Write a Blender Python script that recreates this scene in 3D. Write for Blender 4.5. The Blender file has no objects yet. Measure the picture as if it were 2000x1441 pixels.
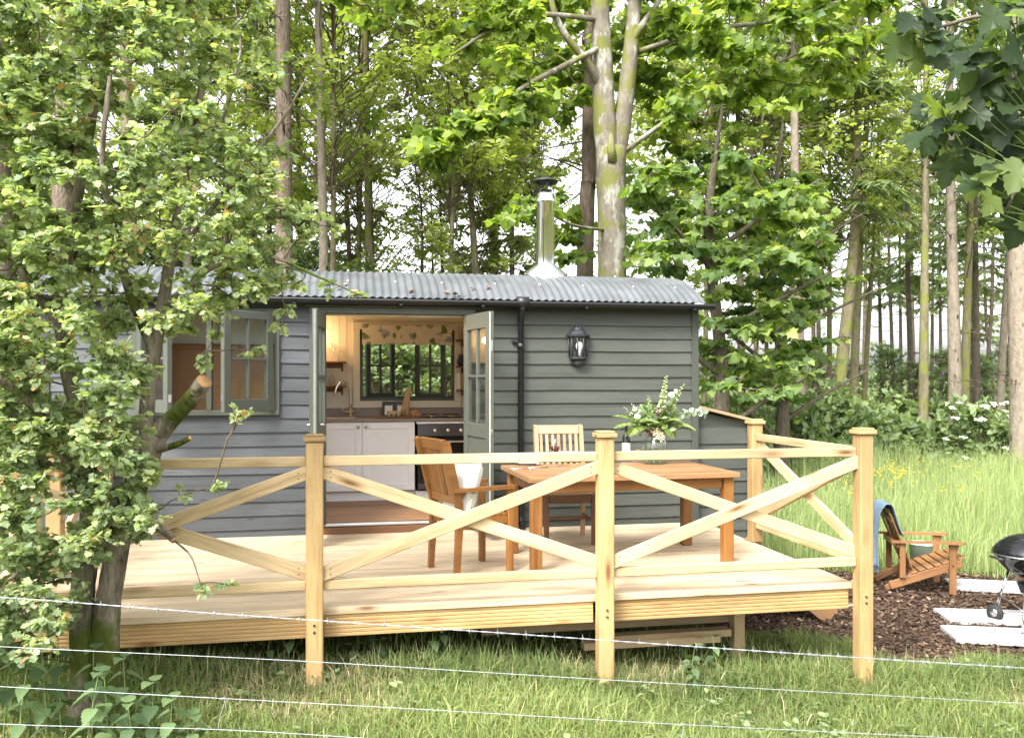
import bpy, math, random
import numpy as np
from mathutils import Vector, Matrix

sc = bpy.context.scene
COL = sc.collection
PI = math.pi
rnd = random.Random(11)
rng = np.random.default_rng(11)

# ------------------------------------------------------------------ camera
YAW = math.radians(10.8)          # the view is turned this much towards +X
FPX = 1678.0                      # focal length in pixels of the 2000 px wide photograph
EYE = 1.5                         # metres above the deck boards (deck top is z = 0)
HOR = 740.0
cam_d = bpy.data.cameras.new('camera')
cam = bpy.data.objects.new('camera', cam_d)
COL.objects.link(cam)
cam.location = (0, 0, EYE)
cam.rotation_euler = (PI / 2, 0, -YAW)
cam_d.sensor_width = 36
cam_d.lens = 36 * FPX / 2000
cam_d.shift_y = (HOR - 720.5) / 2000
cam_d.clip_start = 0.05
cam_d.clip_end = 2000
sc.camera = cam

# ------------------------------------------------------------------ light
SUN = Vector((-0.55, -0.62, 0.95)).normalized()
w = bpy.data.worlds.new('World')
sc.world = w
w.use_nodes = True
nt = w.node_tree
bg = nt.nodes['Background']
sky = nt.nodes.new('ShaderNodeTexSky')
sky.sky_type = 'NISHITA'
sky.sun_disc = False
sky.sun_elevation = math.asin(SUN.z)
sky.sun_rotation = math.atan2(SUN.x, SUN.y)
sky.air_density = 1.0
sky.dust_density = 4.0
sky.ozone_density = 1.0
hsv = nt.nodes.new('ShaderNodeHueSaturation')     # thin overcast: the blue is washed out
hsv.inputs['Saturation'].default_value = 0.15
nt.links.new(sky.outputs[0], hsv.inputs['Color'])
nt.links.new(hsv.outputs[0], bg.inputs['Color'])
bg.inputs['Strength'].default_value = 0.15
sl = bpy.data.lights.new('sun', 'SUN')
sl.energy = 1.5
sl.angle = math.radians(18)
sl.color = (1.0, 0.95, 0.86)
so = bpy.data.objects.new('sun', sl)
COL.objects.link(so)
so.rotation_euler = SUN.to_track_quat('Z', 'Y').to_euler()
so.location = SUN * 40

vs = sc.view_settings
vs.view_transform = 'Standard'
vs.look = 'None'
vs.exposure = 2.08
vs.gamma = 1.0
sc.render.engine = 'CYCLES'
cy = sc.cycles
cy.max_bounces = 7
cy.diffuse_bounces = 4
cy.glossy_bounces = 3
cy.transmission_bounces = 5
cy.transparent_max_bounces = 12
cy.caustics_reflective = False
cy.caustics_refractive = False
cy.sample_clamp_indirect = 6
cy.use_denoising = True
try:
    cy.denoiser = 'OPENIMAGEDENOISE'
    cy.denoising_prefilter = 'ACCURATE'
except Exception:
    pass

# ------------------------------------------------------------------ pixel -> place
SA, CA = math.sin(YAW), math.cos(YAW)
def P(x, y, Y):
    "the point at distance Y (into the picture, along the hut's depth) seen at pixel x, y"
    u = (x - 1000) / FPX; v = (HOR - y) / FPX
    dx = SA + u * CA; dy = CA - u * SA
    t = Y / dy
    return Vector((dx * t, Y, EYE + v * t))
def Zp(x, y, z):
    "the point at height z seen at pixel x, y"
    u = (x - 1000) / FPX; v = (HOR - y) / FPX
    t = (z - EYE) / v
    return Vector(((SA + u * CA) * t, (CA - u * SA) * t, z))
def sstep(a, b, x):
    t = np.clip((x - a) / (b - a), 0, 1)
    return t * t * (3 - 2 * t)
def ground_z(X, Y):
    X = np.asarray(X, float); Y = np.asarray(Y, float)
    g = -0.42 - 0.38 * sstep(-1.0, 5.0, X)
    g = g + 0.6 * sstep(30, 70, Y) + 0.03 * np.sin(X * 1.3 + 0.7 * Y) * np.sin(Y * 1.1 - 0.4 * X)
    g = g - 0.065 * (1 - sstep(5.9, 6.8, Y))
    return g
def gz(X, Y):
    return float(ground_z(X, Y))

# ------------------------------------------------------------------ materials
def newmat(name):
    m = bpy.data.materials.new(name); m.use_nodes = True
    n = m.node_tree.nodes; l = m.node_tree.links
    return m, n, l, n['Principled BSDF']
def node(n, t, **kw):
    x = n.new(t)
    for k, v in kw.items(): setattr(x, k, v)
    return x
def setin(x, **kw):
    for k, v in kw.items():
        x.inputs[k.replace('_', ' ')].default_value = v
def c4(c): return (c[0], c[1], c[2], 1)
def ramp(n, stops):
    r = n.new('ShaderNodeValToRGB'); e = r.color_ramp.elements
    e[0].position, e[0].color = stops[0][0], c4(stops[0][1])
    e[1].position, e[1].color = stops[-1][0], c4(stops[-1][1])
    for p, c in stops[1:-1]:
        k = e.new(p); k.color = c4(c)
    return r
def coords(n, l, scale, rand=True):
    tc = n.new('ShaderNodeTexCoord'); mp = n.new('ShaderNodeMapping')
    mp.inputs['Scale'].default_value = scale
    if rand:
        oi = n.new('ShaderNodeObjectInfo'); mu = node(n, 'ShaderNodeVectorMath', operation='SCALE')
        cx = n.new('ShaderNodeCombineXYZ')
        for k in range(3): l.new(oi.outputs['Random'], cx.inputs[k])
        l.new(cx.outputs[0], mu.inputs[0]); mu.inputs['Scale'].default_value = 41.0
        ad = node(n, 'ShaderNodeVectorMath', operation='ADD')
        l.new(tc.outputs['Object'], ad.inputs[0]); l.new(mu.outputs[0], ad.inputs[1])
        l.new(ad.outputs[0], mp.inputs['Vector'])
    else:
        l.new(tc.outputs['Object'], mp.inputs['Vector'])
    return mp
def mulcol(n, l, a, b, fac=1.0, mode='MULTIPLY'):
    m = node(n, 'ShaderNodeMix', data_type='RGBA', blend_type=mode)
    m.inputs['Factor'].default_value = fac
    l.new(a, m.inputs['A']); l.new(b, m.inputs['B'])
    return m
def bump(n, l, h, pr, strength=0.3, dist=0.01):
    b = n.new('ShaderNodeBump'); setin(b, Strength=strength, Distance=dist)
    l.new(h, b.inputs['Height']); l.new(b.outputs[0], pr.inputs['Normal'])
    return b
def plain(name, col, rough=0.5, metal=0.0, var=0.12, scale=6.0, bmp=0.0, spec=0.5, stretch=(1, 1, 1)):
    m, n, l, p = newmat(name)
    mp = coords(n, l, stretch)
    no = n.new('ShaderNodeTexNoise'); setin(no, Scale=scale, Detail=5.0, Roughness=0.6)
    l.new(mp.outputs[0], no.inputs['Vector'])
    lo = [max(0, c * (1 - var)) for c in col]; hi = [min(1, c * (1 + var)) for c in col]
    r = ramp(n, [(0.3, lo), (0.7, hi)]); l.new(no.outputs['Fac'], r.inputs[0])
    l.new(r.outputs[0], p.inputs['Base Color'])
    setin(p, Roughness=rough, Metallic=metal); p.inputs['Specular IOR Level'].default_value = spec
    if bmp: bump(n, l, no.outputs['Fac'], p, bmp, 0.004)
    return m
def wood(name, light, mid, dark, rough=0.55, grain=20.0, knots=0.05, tone=0.16, bmp=0.25, spec=0.35):
    "long grain along local X, drifting rings, a few knots, every board its own piece"
    m, n, l, p = newmat(name)
    mp = coords(n, l, (0.9, grain, grain))
    wv = n.new('ShaderNodeTexNoise'); setin(wv, Scale=1.0, Detail=6.0, Roughness=0.62, Distortion=0.9)
    l.new(mp.outputs[0], wv.inputs['Vector'])
    r = ramp(n, [(0.30, mid), (0.47, light), (0.6, light), (0.78, mid)])
    l.new(wv.outputs['Fac'], r.inputs[0])
    mp2 = coords(n, l, (1.1, 2.6, 2.6))
    big = n.new('ShaderNodeTexNoise'); setin(big, Scale=1.3, Detail=3.0)
    l.new(mp2.outputs[0], big.inputs['Vector'])
    g = ramp(n, [(0.3, (1 - tone,) * 3), (0.7, (1 + tone * 0.6,) * 3)]); l.new(big.outputs['Fac'], g.inputs[0])
    a = mulcol(n, l, r.outputs[0], g.outputs[0])
    # fine dark pores
    mp3 = coords(n, l, (6, grain * 9, grain * 9))
    fi = n.new('ShaderNodeTexNoise'); setin(fi, Scale=1.0, Detail=3.0)
    l.new(mp3.outputs[0], fi.inputs['Vector'])
    fr = ramp(n, [(0.35, (0.82, 0.78, 0.72)), (0.5, (1, 1, 1))]); l.new(fi.outputs['Fac'], fr.inputs[0])
    a2 = mulcol(n, l, a.outputs['Result'], fr.outputs[0], 0.8)
    out = a2.outputs['Result']
    if knots:
        mp4 = coords(n, l, (1.6, 6.5, 6.5))
        vo = n.new('ShaderNodeTexVoronoi'); setin(vo, Scale=1.0, Randomness=1.0)
        l.new(mp4.outputs[0], vo.inputs['Vector'])
        kr = ramp(n, [(knots * 0.6, (1, 1, 1)), (knots * 1.5, (0.35, 0.35, 0.35)), (knots * 2.4, (0, 0, 0))])
        l.new(vo.outputs['Distance'], kr.inputs[0])
        k = node(n, 'ShaderNodeMix', data_type='RGBA')
        l.new(kr.outputs[0], k.inputs['Factor']); l.new(out, k.inputs['A']); k.inputs['B'].default_value = c4(dark)
        out = k.outputs['Result']
    oi = n.new('ShaderNodeObjectInfo')
    orr = ramp(n, [(0, (0.78, 0.77, 0.74)), (0.5, (0.98, 0.96, 0.93)), (1, (1.1, 1.08, 1.06))]); l.new(oi.outputs['Random'], orr.inputs[0])
    fin = mulcol(n, l, out, orr.outputs[0])
    l.new(fin.outputs['Result'], p.inputs['Base Color'])
    setin(p, Roughness=rough); p.inputs['Specular IOR Level'].default_value = spec
    bump(n, l, wv.outputs['Fac'], p, bmp, 0.003)
    return m
def leafmat(name, stops, trans=0.4, tcol=None, rough=0.45, spec=0.35):
    "colour runs over the random number each leaf carries; light also comes through"
    m, n, l, p = newmat(name)
    at = node(n, 'ShaderNodeAttribute', attribute_name='var')
    r = ramp(n, stops); l.new(at.outputs['Fac'], r.inputs[0])
    hs = n.new('ShaderNodeHueSaturation'); setin(hs, Saturation=0.84, Hue=0.502); l.new(r.outputs[0], hs.inputs['Color'])
    l.new(hs.outputs[0], p.inputs['Base Color'])
    setin(p, Roughness=rough); p.inputs['Specular IOR Level'].default_value = spec
    tr = n.new('ShaderNodeBsdfTranslucent')
    mx = node(n, 'ShaderNodeMix', data_type='RGBA', blend_type='MULTIPLY'); mx.inputs['Factor'].default_value = 1
    l.new(hs.outputs[0], mx.inputs['A']); mx.inputs['B'].default_value = c4(tcol or (1.5, 1.5, 0.6))
    l.new(mx.outputs['Result'], tr.inputs['Color'])
    ms = n.new('ShaderNodeMixShader'); ms.inputs[0].default_value = trans
    l.new(p.outputs[0], ms.inputs[1]); l.new(tr.outputs[0], ms.inputs[2])
    l.new(ms.outputs[0], n['Material Output'].inputs['Surface'])
    return m
def objleafmat(name, stops, trans=0.35, tcol=(1.5, 1.5, 0.6)):
    m = leafmat(name, stops, trans, tcol)
    n = m.node_tree.nodes; l = m.node_tree.links
    at = [x for x in n if x.type == 'ATTRIBUTE'][0]; r = [x for x in n if x.type == 'VALTORGB'][0]
    oi = n.new('ShaderNodeObjectInfo'); l.new(oi.outputs['Random'], r.inputs[0]); n.remove(at)
    return m
def bark(name, lo, hi, patch=None, scale=9.0, stretch=(1, 1, 0.35), bmp=0.8, moss=None, knots=False):
    m, n, l, p = newmat(name)
    mp = coords(n, l, stretch)
    no = n.new('ShaderNodeTexNoise'); setin(no, Scale=scale, Detail=7.0, Roughness=0.7)
    l.new(mp.outputs[0], no.inputs['Vector'])
    r = ramp(n, [(0.32, lo), (0.62, hi)]); l.new(no.outputs['Fac'], r.inputs[0])
    out = r.outputs[0]
    vo = n.new('ShaderNodeTexVoronoi'); vo.feature = 'DISTANCE_TO_EDGE'; setin(vo, Scale=scale * 1.6)
    l.new(mp.outputs[0], vo.inputs['Vector'])
    h = node(n, 'ShaderNodeMath', operation='ADD'); l.new(no.outputs['Fac'], h.inputs[0]); l.new(vo.outputs['Distance'], h.inputs[1])
    if patch:
        n2 = n.new('ShaderNodeTexNoise'); setin(n2, Scale=scale * 0.45, Detail=6.0, Roughness=0.65)
        l.new(mp.outputs[0], n2.inputs['Vector'])
        r2 = ramp(n, [(0.52, (0, 0, 0)), (0.6, (1, 1, 1))]); l.new(n2.outputs['Fac'], r2.inputs[0])
        k = node(n, 'ShaderNodeMix', data_type='RGBA'); l.new(r2.outputs[0], k.inputs['Factor'])
        l.new(out, k.inputs['A']); k.inputs['B'].default_value = c4(patch); out = k.outputs['Result']
    if moss:
        n3 = n.new('ShaderNodeTexNoise'); setin(n3, Scale=2.6, Detail=5.0)
        tc = n.new('ShaderNodeTexCoord'); l.new(tc.outputs['Object'], n3.inputs['Vector'])
        r3 = ramp(n, [(0.5, (0, 0, 0)), (0.58, (1, 1, 1))]); l.new(n3.outputs['Fac'], r3.inputs[0])
        k = node(n, 'ShaderNodeMix', data_type='RGBA'); l.new(r3.outputs[0], k.inputs['Factor'])
        l.new(out, k.inputs['A']); k.inputs['B'].default_value = c4(moss); out = k.outputs['Result']
    if knots:
        mk = coords(n, l, (5.0, 5.0, 2.2)); v2 = n.new('ShaderNodeTexVoronoi'); setin(v2, Scale=1.0)
        l.new(mk.outputs[0], v2.inputs['Vector'])
        r4 = ramp(n, [(0.10, (1, 1, 1)), (0.2, (0, 0, 0))]); l.new(v2.outputs['Distance'], r4.inputs[0])
        k = node(n, 'ShaderNodeMix', data_type='RGBA'); l.new(r4.outputs[0], k.inputs['Factor'])
        l.new(out, k.inputs['A']); k.inputs['B'].default_value = (0.03, 0.022, 0.016, 1); out = k.outputs['Result']
    l.new(out, p.inputs['Base Color']); setin(p, Roughness=0.9); p.inputs['Specular IOR Level'].default_value = 0.15
    bump(n, l, h.outputs[0], p, bmp, 0.03)
    return m
def glassmat(name, tint=(1, 1, 1), refl=1.0, rough=0.0):
    m, n, l, p = newmat(name)
    n.remove(p)
    t = n.new('ShaderNodeBsdfTransparent'); t.inputs[0].default_value = c4(tint)
    g = n.new('ShaderNodeBsdfGlossy'); setin(g, Roughness=rough)
    f = n.new('ShaderNodeLayerWeight'); setin(f, Blend=0.5)
    pw = node(n, 'ShaderNodeMath', operation='POWER'); pw.inputs[1].default_value = 4.0
    l.new(f.outputs['Facing'], pw.inputs[0])
    mu = node(n, 'ShaderNodeMath', operation='MULTIPLY_ADD'); mu.inputs[1].default_value = 0.7 * refl; mu.inputs[2].default_value = 0.05 * refl
    l.new(pw.outputs[0], mu.inputs[0])
    ms = n.new('ShaderNodeMixShader'); l.new(mu.outputs[0], ms.inputs[0]); l.new(t.outputs[0], ms.inputs[1]); l.new(g.outputs[0], ms.inputs[2])
    l.new(ms.outputs[0], n['Material Output'].inputs['Surface'])
    return m
def print_mat(name, base, blobs):
    "cloth with a scattered printed motif: blobs = [(scale, threshold, colour, seed)]"
    m, n, l, p = newmat(name)
    tc = n.new('ShaderNodeTexCoord')
    out = None
    fine = n.new('ShaderNodeTexNoise'); setin(fine, Scale=60.0, Detail=2.0); l.new(tc.outputs['Object'], fine.inputs['Vector'])
    rb = ramp(n, [(0.3, [c * 0.93 for c in base]), (0.7, base)]); l.new(fine.outputs['Fac'], rb.inputs[0]); out = rb.outputs[0]
    for (s, th, col, seed, st) in blobs:
        mp = n.new('ShaderNodeMapping'); mp.inputs['Location'].default_value = (seed, seed * 0.7, seed * 1.3)
        mp.inputs['Scale'].default_value = st; mp.inputs['Rotation'].default_value = (0, seed, 0)
        l.new(tc.outputs['Object'], mp.inputs['Vector'])
        dn = n.new('ShaderNodeTexNoise'); setin(dn, Scale=s * 2.5, Detail=3.0); l.new(mp.outputs[0], dn.inputs['Vector'])
        ma = mulcol(n, l, mp.outputs[0], dn.outputs['Color'], 0.12, 'ADD')
        vo = n.new('ShaderNodeTexVoronoi'); setin(vo, Scale=s, Randomness=0.9); l.new(ma.outputs['Result'], vo.inputs['Vector'])
        r = ramp(n, [(th, (1, 1, 1)), (th * 1.25, (0, 0, 0))]); l.new(vo.outputs['Distance'], r.inputs[0])
        k = node(n, 'ShaderNodeMix', data_type='RGBA'); l.new(r.outputs[0], k.inputs['Factor']); l.new(out, k.inputs['A'])
        k.inputs['B'].default_value = c4(col); out = k.outputs['Result']
    l.new(out, p.inputs['Base Color']); setin(p, Roughness=0.9)
    bump(n, l, fine.outputs['Fac'], p, 0.2, 0.002)
    return m
def emit(name, col, s):
    m, n, l, p = newmat(name)
    p.inputs['Emission Color'].default_value = c4(col); p.inputs['Emission Strength'].default_value = s
    p.inputs['Base Color'].default_value = c4(col)
    return m

MT = {}
MT['deck'] = wood('deck_pine', (0.57, 0.46, 0.325), (0.43, 0.325, 0.195), (0.2, 0.115, 0.06), 0.6, 22, 0.07, 0.22)
MT['rail'] = wood('rail_pine', (0.56, 0.42, 0.25), (0.40, 0.27, 0.135), (0.17, 0.08, 0.03), 0.55, 16, 0.095, 0.28)
MT['post'] = wood('post_pine', (0.48, 0.325, 0.155), (0.33, 0.205, 0.085), (0.16, 0.075, 0.03), 0.55, 11, 0.095, 0.3)
MT['fascia'] = wood('fascia_pine', (0.47, 0.31, 0.14), (0.34, 0.205, 0.075), (0.22, 0.10, 0.03), 0.6, 13, 0.085, 0.25)
MT['oldwood'] = wood('grey_timber', (0.36, 0.27, 0.16), (0.27, 0.19, 0.10), (0.13, 0.08, 0.04), 0.8, 12, 0.04, 0.2)
MT['stringer'] = wood('stained_timber', (0.30, 0.17, 0.085), (0.22, 0.115, 0.05), (0.1, 0.05, 0.02), 0.7, 14, 0.04, 0.2)
MT['teak'] = wood('oiled_teak', (0.27, 0.122, 0.034), (0.135, 0.052, 0.013), (0.12, 0.04, 0.012), 0.38, 26, 0, 0.34, 0.3, 0.5)
MT['teak_top'] = wood('weathered_teak', (0.30, 0.165, 0.08), (0.185, 0.088, 0.035), (0.14, 0.05, 0.02), 0.4, 24, 0, 0.2, 0.3, 0.5)
MT['teak_pale'] = wood('pale_teak', (0.42, 0.28, 0.17), (0.29, 0.17, 0.09), (0.15, 0.07, 0.03), 0.5, 24, 0, 0.2, 0.3, 0.4)
MT['teak_dark'] = wood('dark_teak', (0.16, 0.075, 0.035), (0.09, 0.04, 0.02), (0.05, 0.02, 0.01), 0.4, 24, 0, 0.2, 0.3, 0.5)
MT['acacia'] = wood('acacia', (0.24, 0.118, 0.05), (0.14, 0.061, 0.023), (0.1, 0.04, 0.015), 0.5, 22, 0, 0.2, 0.3, 0.4)
MT['shelf'] = wood('shelf_oak', (0.24, 0.115, 0.045), (0.17, 0.075, 0.027), (0.08, 0.03, 0.01), 0.5, 20, 0, 0.2)
MT['floor'] = wood('floor_oak', (0.34, 0.19, 0.10), (0.25, 0.13, 0.062), (0.1, 0.05, 0.02), 0.45, 18, 0.03, 0.25)
MT['board_r'] = wood('green_grey_paint', (0.062, 0.070, 0.061), (0.044, 0.050, 0.043), (0.026, 0.029, 0.026), 0.55, 26, 0.03, 0.16, 0.5, 0.3)
MT['board_l'] = wood('sky_sheen_grey_paint', (0.078, 0.087, 0.100), (0.046, 0.053, 0.062), (0.03, 0.034, 0.038), 0.4, 26, 0.04, 0.22, 0.8, 0.5)  # lighter and bluer: the sky's sheen is put into the left boards' colour
MT['trim'] = plain('sage_grey_paint', (0.084, 0.092, 0.076), 0.45, 0, 0.06, 8, 0.1)
MT['trim_dark'] = plain('dark_sage_paint', (0.055, 0.065, 0.055), 0.45, 0, 0.08, 8, 0.1)
MT['black'] = plain('black_plastic', (0.008, 0.009, 0.011), 0.42, 0, 0.15, 10)
MT['iron'] = plain('black_iron', (0.022, 0.024, 0.03), 0.5, 0.0, 0.3, 14, 0.2)
MT['roof'] = plain('galvanised_sheet', (0.10, 0.108, 0.118), 0.5, 0.1, 0.3, 3.0, 0.03)
MT['steel'] = plain('polished_steel', (0.72, 0.72, 0.72), 0.13, 1.0, 0.05, 5)
MT['steel_dull'] = plain('brushed_steel', (0.62, 0.62, 0.63), 0.32, 1.0, 0.08, 12)
MT['wire'] = plain('galvanised_wire', (0.33, 0.35, 0.38), 0.5, 0.4, 0.2, 40)
MT['cream'] = plain('cream_paint', (0.72, 0.65, 0.54), 0.7, 0, 0.03, 4, 0.03)
MT['cab'] = plain('pale_grey_cabinet', (0.80, 0.81, 0.83), 0.45, 0, 0.03, 4)
MT['worktop'] = wood('taupe_worktop', (0.30, 0.25, 0.22), (0.25, 0.20, 0.175), (0.2, 0.15, 0.13), 0.4, 18, 0, 0.1, 0.05)
MT['white'] = plain('white_paint', (0.78, 0.78, 0.76), 0.5, 0, 0.03, 6)
MT['china'] = plain('white_china', (0.78, 0.79, 0.80), 0.12, 0, 0.02, 6)
MT['ovenglass'] = plain('black_oven_glass', (0.006, 0.006, 0.008), 0.07, 0, 0.05, 6)
MT['ovenpanel'] = plain('dark_steel_panel', (0.10, 0.10, 0.105), 0.3, 0.8, 0.08, 10)
MT['glass'] = glassmat('window_glass', (0.94, 0.96, 0.95), 1.0)
MT['crystal'] = glassmat('clear_glass', (0.97, 0.975, 0.97), 1.0)
MT['vaseglass'] = glassmat('green_tinted_glass', (0.93, 0.97, 0.95), 1.1)
MT['wine'] = plain('red_wine', (0.035, 0.002, 0.006), 0.05, 0, 0.05, 5)
MT['bottle'] = plain('dark_bottle_glass', (0.006, 0.010, 0.007), 0.06, 0, 0.05, 5)
MT['paper'] = plain('white_label_paper', (0.74, 0.73, 0.70), 0.7, 0, 0.03, 10)
MT['blind'] = print_mat('botanical_blind', (0.74, 0.67, 0.55), [(9.0, 0.13, (0.26, 0.25, 0.19), 7.7, (1.5, 0.3, 0.9)), (6.0, 0.30, (0.30, 0.33, 0.38), 1.7, (1, 0.3, 1.4)), (8.0, 0.24, (0.17, 0.22, 0.09), 4.1, (1, 0.3, 0.8))])
MT['cushion'] = print_mat('leaf_print_cushion', (0.74, 0.73, 0.67), [(8.0, 0.21, (0.22, 0.29, 0.15), 2.2, (1, 1, 0.7)), (9.0, 0.16, (0.33, 0.36, 0.22), 5.2, (0.7, 1, 1.2))])
MT['blanket'] = plain('blue_wool', (0.10, 0.15, 0.21), 0.95, 0, 0.25, 60, 0.5)
MT['brown'] = plain('tan_leather', (0.30, 0.155, 0.07), 0.55, 0, 0.06, 3, 0.05)
MT['slab'] = plain('pale_paving', (0.42, 0.42, 0.41), 0.85, 0, 0.28, 3.5, 0.4)
MT['enamel'] = plain('black_enamel', (0.008, 0.008, 0.010), 0.08, 0, 0.05, 5)
MT['rubber'] = plain('black_rubber', (0.02, 0.02, 0.022), 0.7, 0, 0.1, 20, 0.2)
MT['tub'] = plain('pale_green_metal', (0.40, 0.50, 0.38), 0.45, 0, 0.06, 6)
MT['kraft'] = plain('kraft_paper', (0.42, 0.29, 0.16), 0.8, 0, 0.1, 12, 0.4)
MT['crust'] = plain('bread_crust', (0.33, 0.17, 0.075), 0.8, 0, 0.35, 18, 0.8)
MT['eggbox'] = plain('straw_pulp', (0.50, 0.40, 0.24), 0.9, 0, 0.1, 30, 0.3)
MT['peach'] = plain('peach_skin', (0.70, 0.27, 0.10), 0.5, 0, 0.35, 8)
MT['cutwood'] = plain('fresh_cut_wood', (0.40, 0.225, 0.10), 0.8, 0, 0.25, 18, 0.3)
MT['grating'] = plain('brass', (0.5, 0.36, 0.12), 0.3, 1.0, 0.1, 10)
MT['rust'] = plain('dead_leaf', (0.32, 0.13, 0.045), 0.9, 0, 0.3, 20)
MT['lampglow'] = emit('warm_bulb', (1.0, 0.62, 0.25), 14.0)
MT['keytag'] = plain('lime_tag', (0.50, 0.62, 0.14), 0.5, 0, 0.04, 5)
# greens
MT['hawthorn'] = leafmat('hawthorn_leaf', [(0, (0.14, 0.215, 0.11)), (0.35, (0.255, 0.345, 0.165)), (0.72, (0.40, 0.48, 0.225)), (0.95, (0.53, 0.58, 0.25)), (0.994, (0.50, 0.50, 0.2)), (1, (0.42, 0.24, 0.10))], 0.48, (1.35, 1.4, 0.6))
MT['syc'] = leafmat('sycamore_leaf', [(0, (0.07, 0.15, 0.025)), (0.4, (0.17, 0.27, 0.035)), (0.8, (0.28, 0.37, 0.045)), (1, (0.38, 0.44, 0.055))], 0.55, (1.5, 1.5, 0.5))
MT['syc_dark'] = leafmat('young_sycamore_leaf', [(0, (0.07, 0.14, 0.045)), (0.45, (0.16, 0.25, 0.065)), (0.8, (0.26, 0.35, 0.075)), (1, (0.38, 0.45, 0.08))], 0.55, (1.4, 1.5, 0.5))  # own leaf green of the two young sycamores
MT['airy'] = leafmat('alder_leaf', [(0, (0.20, 0.29, 0.06)), (0.5, (0.35, 0.44, 0.09)), (1, (0.50, 0.56, 0.13))], 0.58, (1.4, 1.4, 0.6))
MT['needle'] = leafmat('spruce_needles', [(0, (0.10, 0.16, 0.06)), (0.6, (0.21, 0.29, 0.10)), (1, (0.36, 0.42, 0.13))], 0.45, (1.2, 1.3, 0.6), 0.6)
MT['larch'] = leafmat('pale_needles', [(0, (0.18, 0.25, 0.07)), (0.6, (0.32, 0.39, 0.11)), (1, (0.46, 0.50, 0.15))], 0.45, (1.2, 1.3, 0.6), 0.6)
MT['elder'] = leafmat('elder_leaf', [(0, (0.11, 0.18, 0.075)), (0.5, (0.22, 0.31, 0.12)), (1, (0.35, 0.43, 0.17))], 0.45, (1.3, 1.4, 0.6))
MT['grass'] = leafmat('meadow_grass', [(0, (0.12, 0.18, 0.045)), (0.45, (0.25, 0.325, 0.075)), (0.82, (0.38, 0.44, 0.12)), (0.90, (0.42, 0.36, 0.18)), (1, (0.54, 0.43, 0.28))], 0.4, (1.3, 1.3, 0.6), 0.55, 0.25)
MT['tallgrass'] = leafmat('tall_meadow_grass', [(0, (0.17, 0.26, 0.085)), (0.5, (0.30, 0.39, 0.13)), (0.85, (0.42, 0.48, 0.19)), (1, (0.54, 0.53, 0.30))], 0.45, (1.3, 1.3, 0.6), 0.55, 0.25)
MT['nettle'] = objleafmat('nettle_leaf', [(0, (0.065, 0.125, 0.045)), (1, (0.15, 0.235, 0.08))], 0.35, (1.3, 1.4, 0.6))
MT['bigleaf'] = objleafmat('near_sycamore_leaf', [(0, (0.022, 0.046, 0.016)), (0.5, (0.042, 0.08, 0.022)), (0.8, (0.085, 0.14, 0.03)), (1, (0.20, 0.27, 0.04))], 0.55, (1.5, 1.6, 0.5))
MT['fern'] = leafmat('fern_green', [(0, (0.10, 0.19, 0.03)), (1, (0.26, 0.36, 0.06))], 0.35, (1.3, 1.3, 0.6))
MT['euca'] = leafmat('eucalyptus_leaf', [(0, (0.20, 0.28, 0.19)), (1, (0.42, 0.50, 0.36))], 0.3, (1.2, 1.2, 0.9))
MT['pinkbell'] = plain('magenta_petal', (0.52, 0.06, 0.48), 0.6, 0, 0.3, 30)
MT['creambell'] = plain('cream_petal', (0.66, 0.60, 0.42), 0.7, 0, 0.15, 30)
MT['greenbud'] = plain('green_bud', (0.38, 0.46, 0.20), 0.7, 0, 0.2, 30)
MT['umbel'] = plain('white_blossom', (0.74, 0.74, 0.64), 0.9, 0, 0.1, 60, 0.3)
MT['buttercup'] = plain('yellow_petal', (0.72, 0.50, 0.02), 0.5, 0, 0.1, 30)
MT['stem'] = plain('green_stem', (0.13, 0.19, 0.06), 0.7, 0, 0.15, 20)
MT['twig'] = plain('brown_twig', (0.105, 0.078, 0.05), 0.9, 0, 0.3, 30, 0.3)
MT['bark_syc'] = bark('sycamore_bark', (0.115, 0.10, 0.075), (0.20, 0.18, 0.142), (0.32, 0.31, 0.27), 9, (1, 1, 0.5), 0.35, (0.15, 0.155, 0.05))
MT['bark_pine'] = bark('pine_bark', (0.085, 0.066, 0.05), (0.20, 0.158, 0.12), None, 14, (1, 1, 0.3), 0.9)
MT['bark_pale'] = bark('spruce_bark', (0.16, 0.13, 0.10), (0.28, 0.24, 0.19), None, 11, (1, 1, 0.5), 0.5, None, True)
MT['bark_moss'] = bark('mossy_bark', (0.11, 0.09, 0.058), (0.23, 0.205, 0.13), None, 9, (1, 1, 0.4), 0.6, (0.17, 0.18, 0.055))
MT['bark_haw'] = bark('hawthorn_bark', (0.06, 0.045, 0.034), (0.33, 0.28, 0.22), None, 13, (1, 1, 0.3), 1.0, (0.075, 0.095, 0.018))
MT['bark_dark'] = bark('dark_bark', (0.075, 0.062, 0.047), (0.17, 0.14, 0.108), None, 14, (1, 1, 0.4), 0.7)

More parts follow.
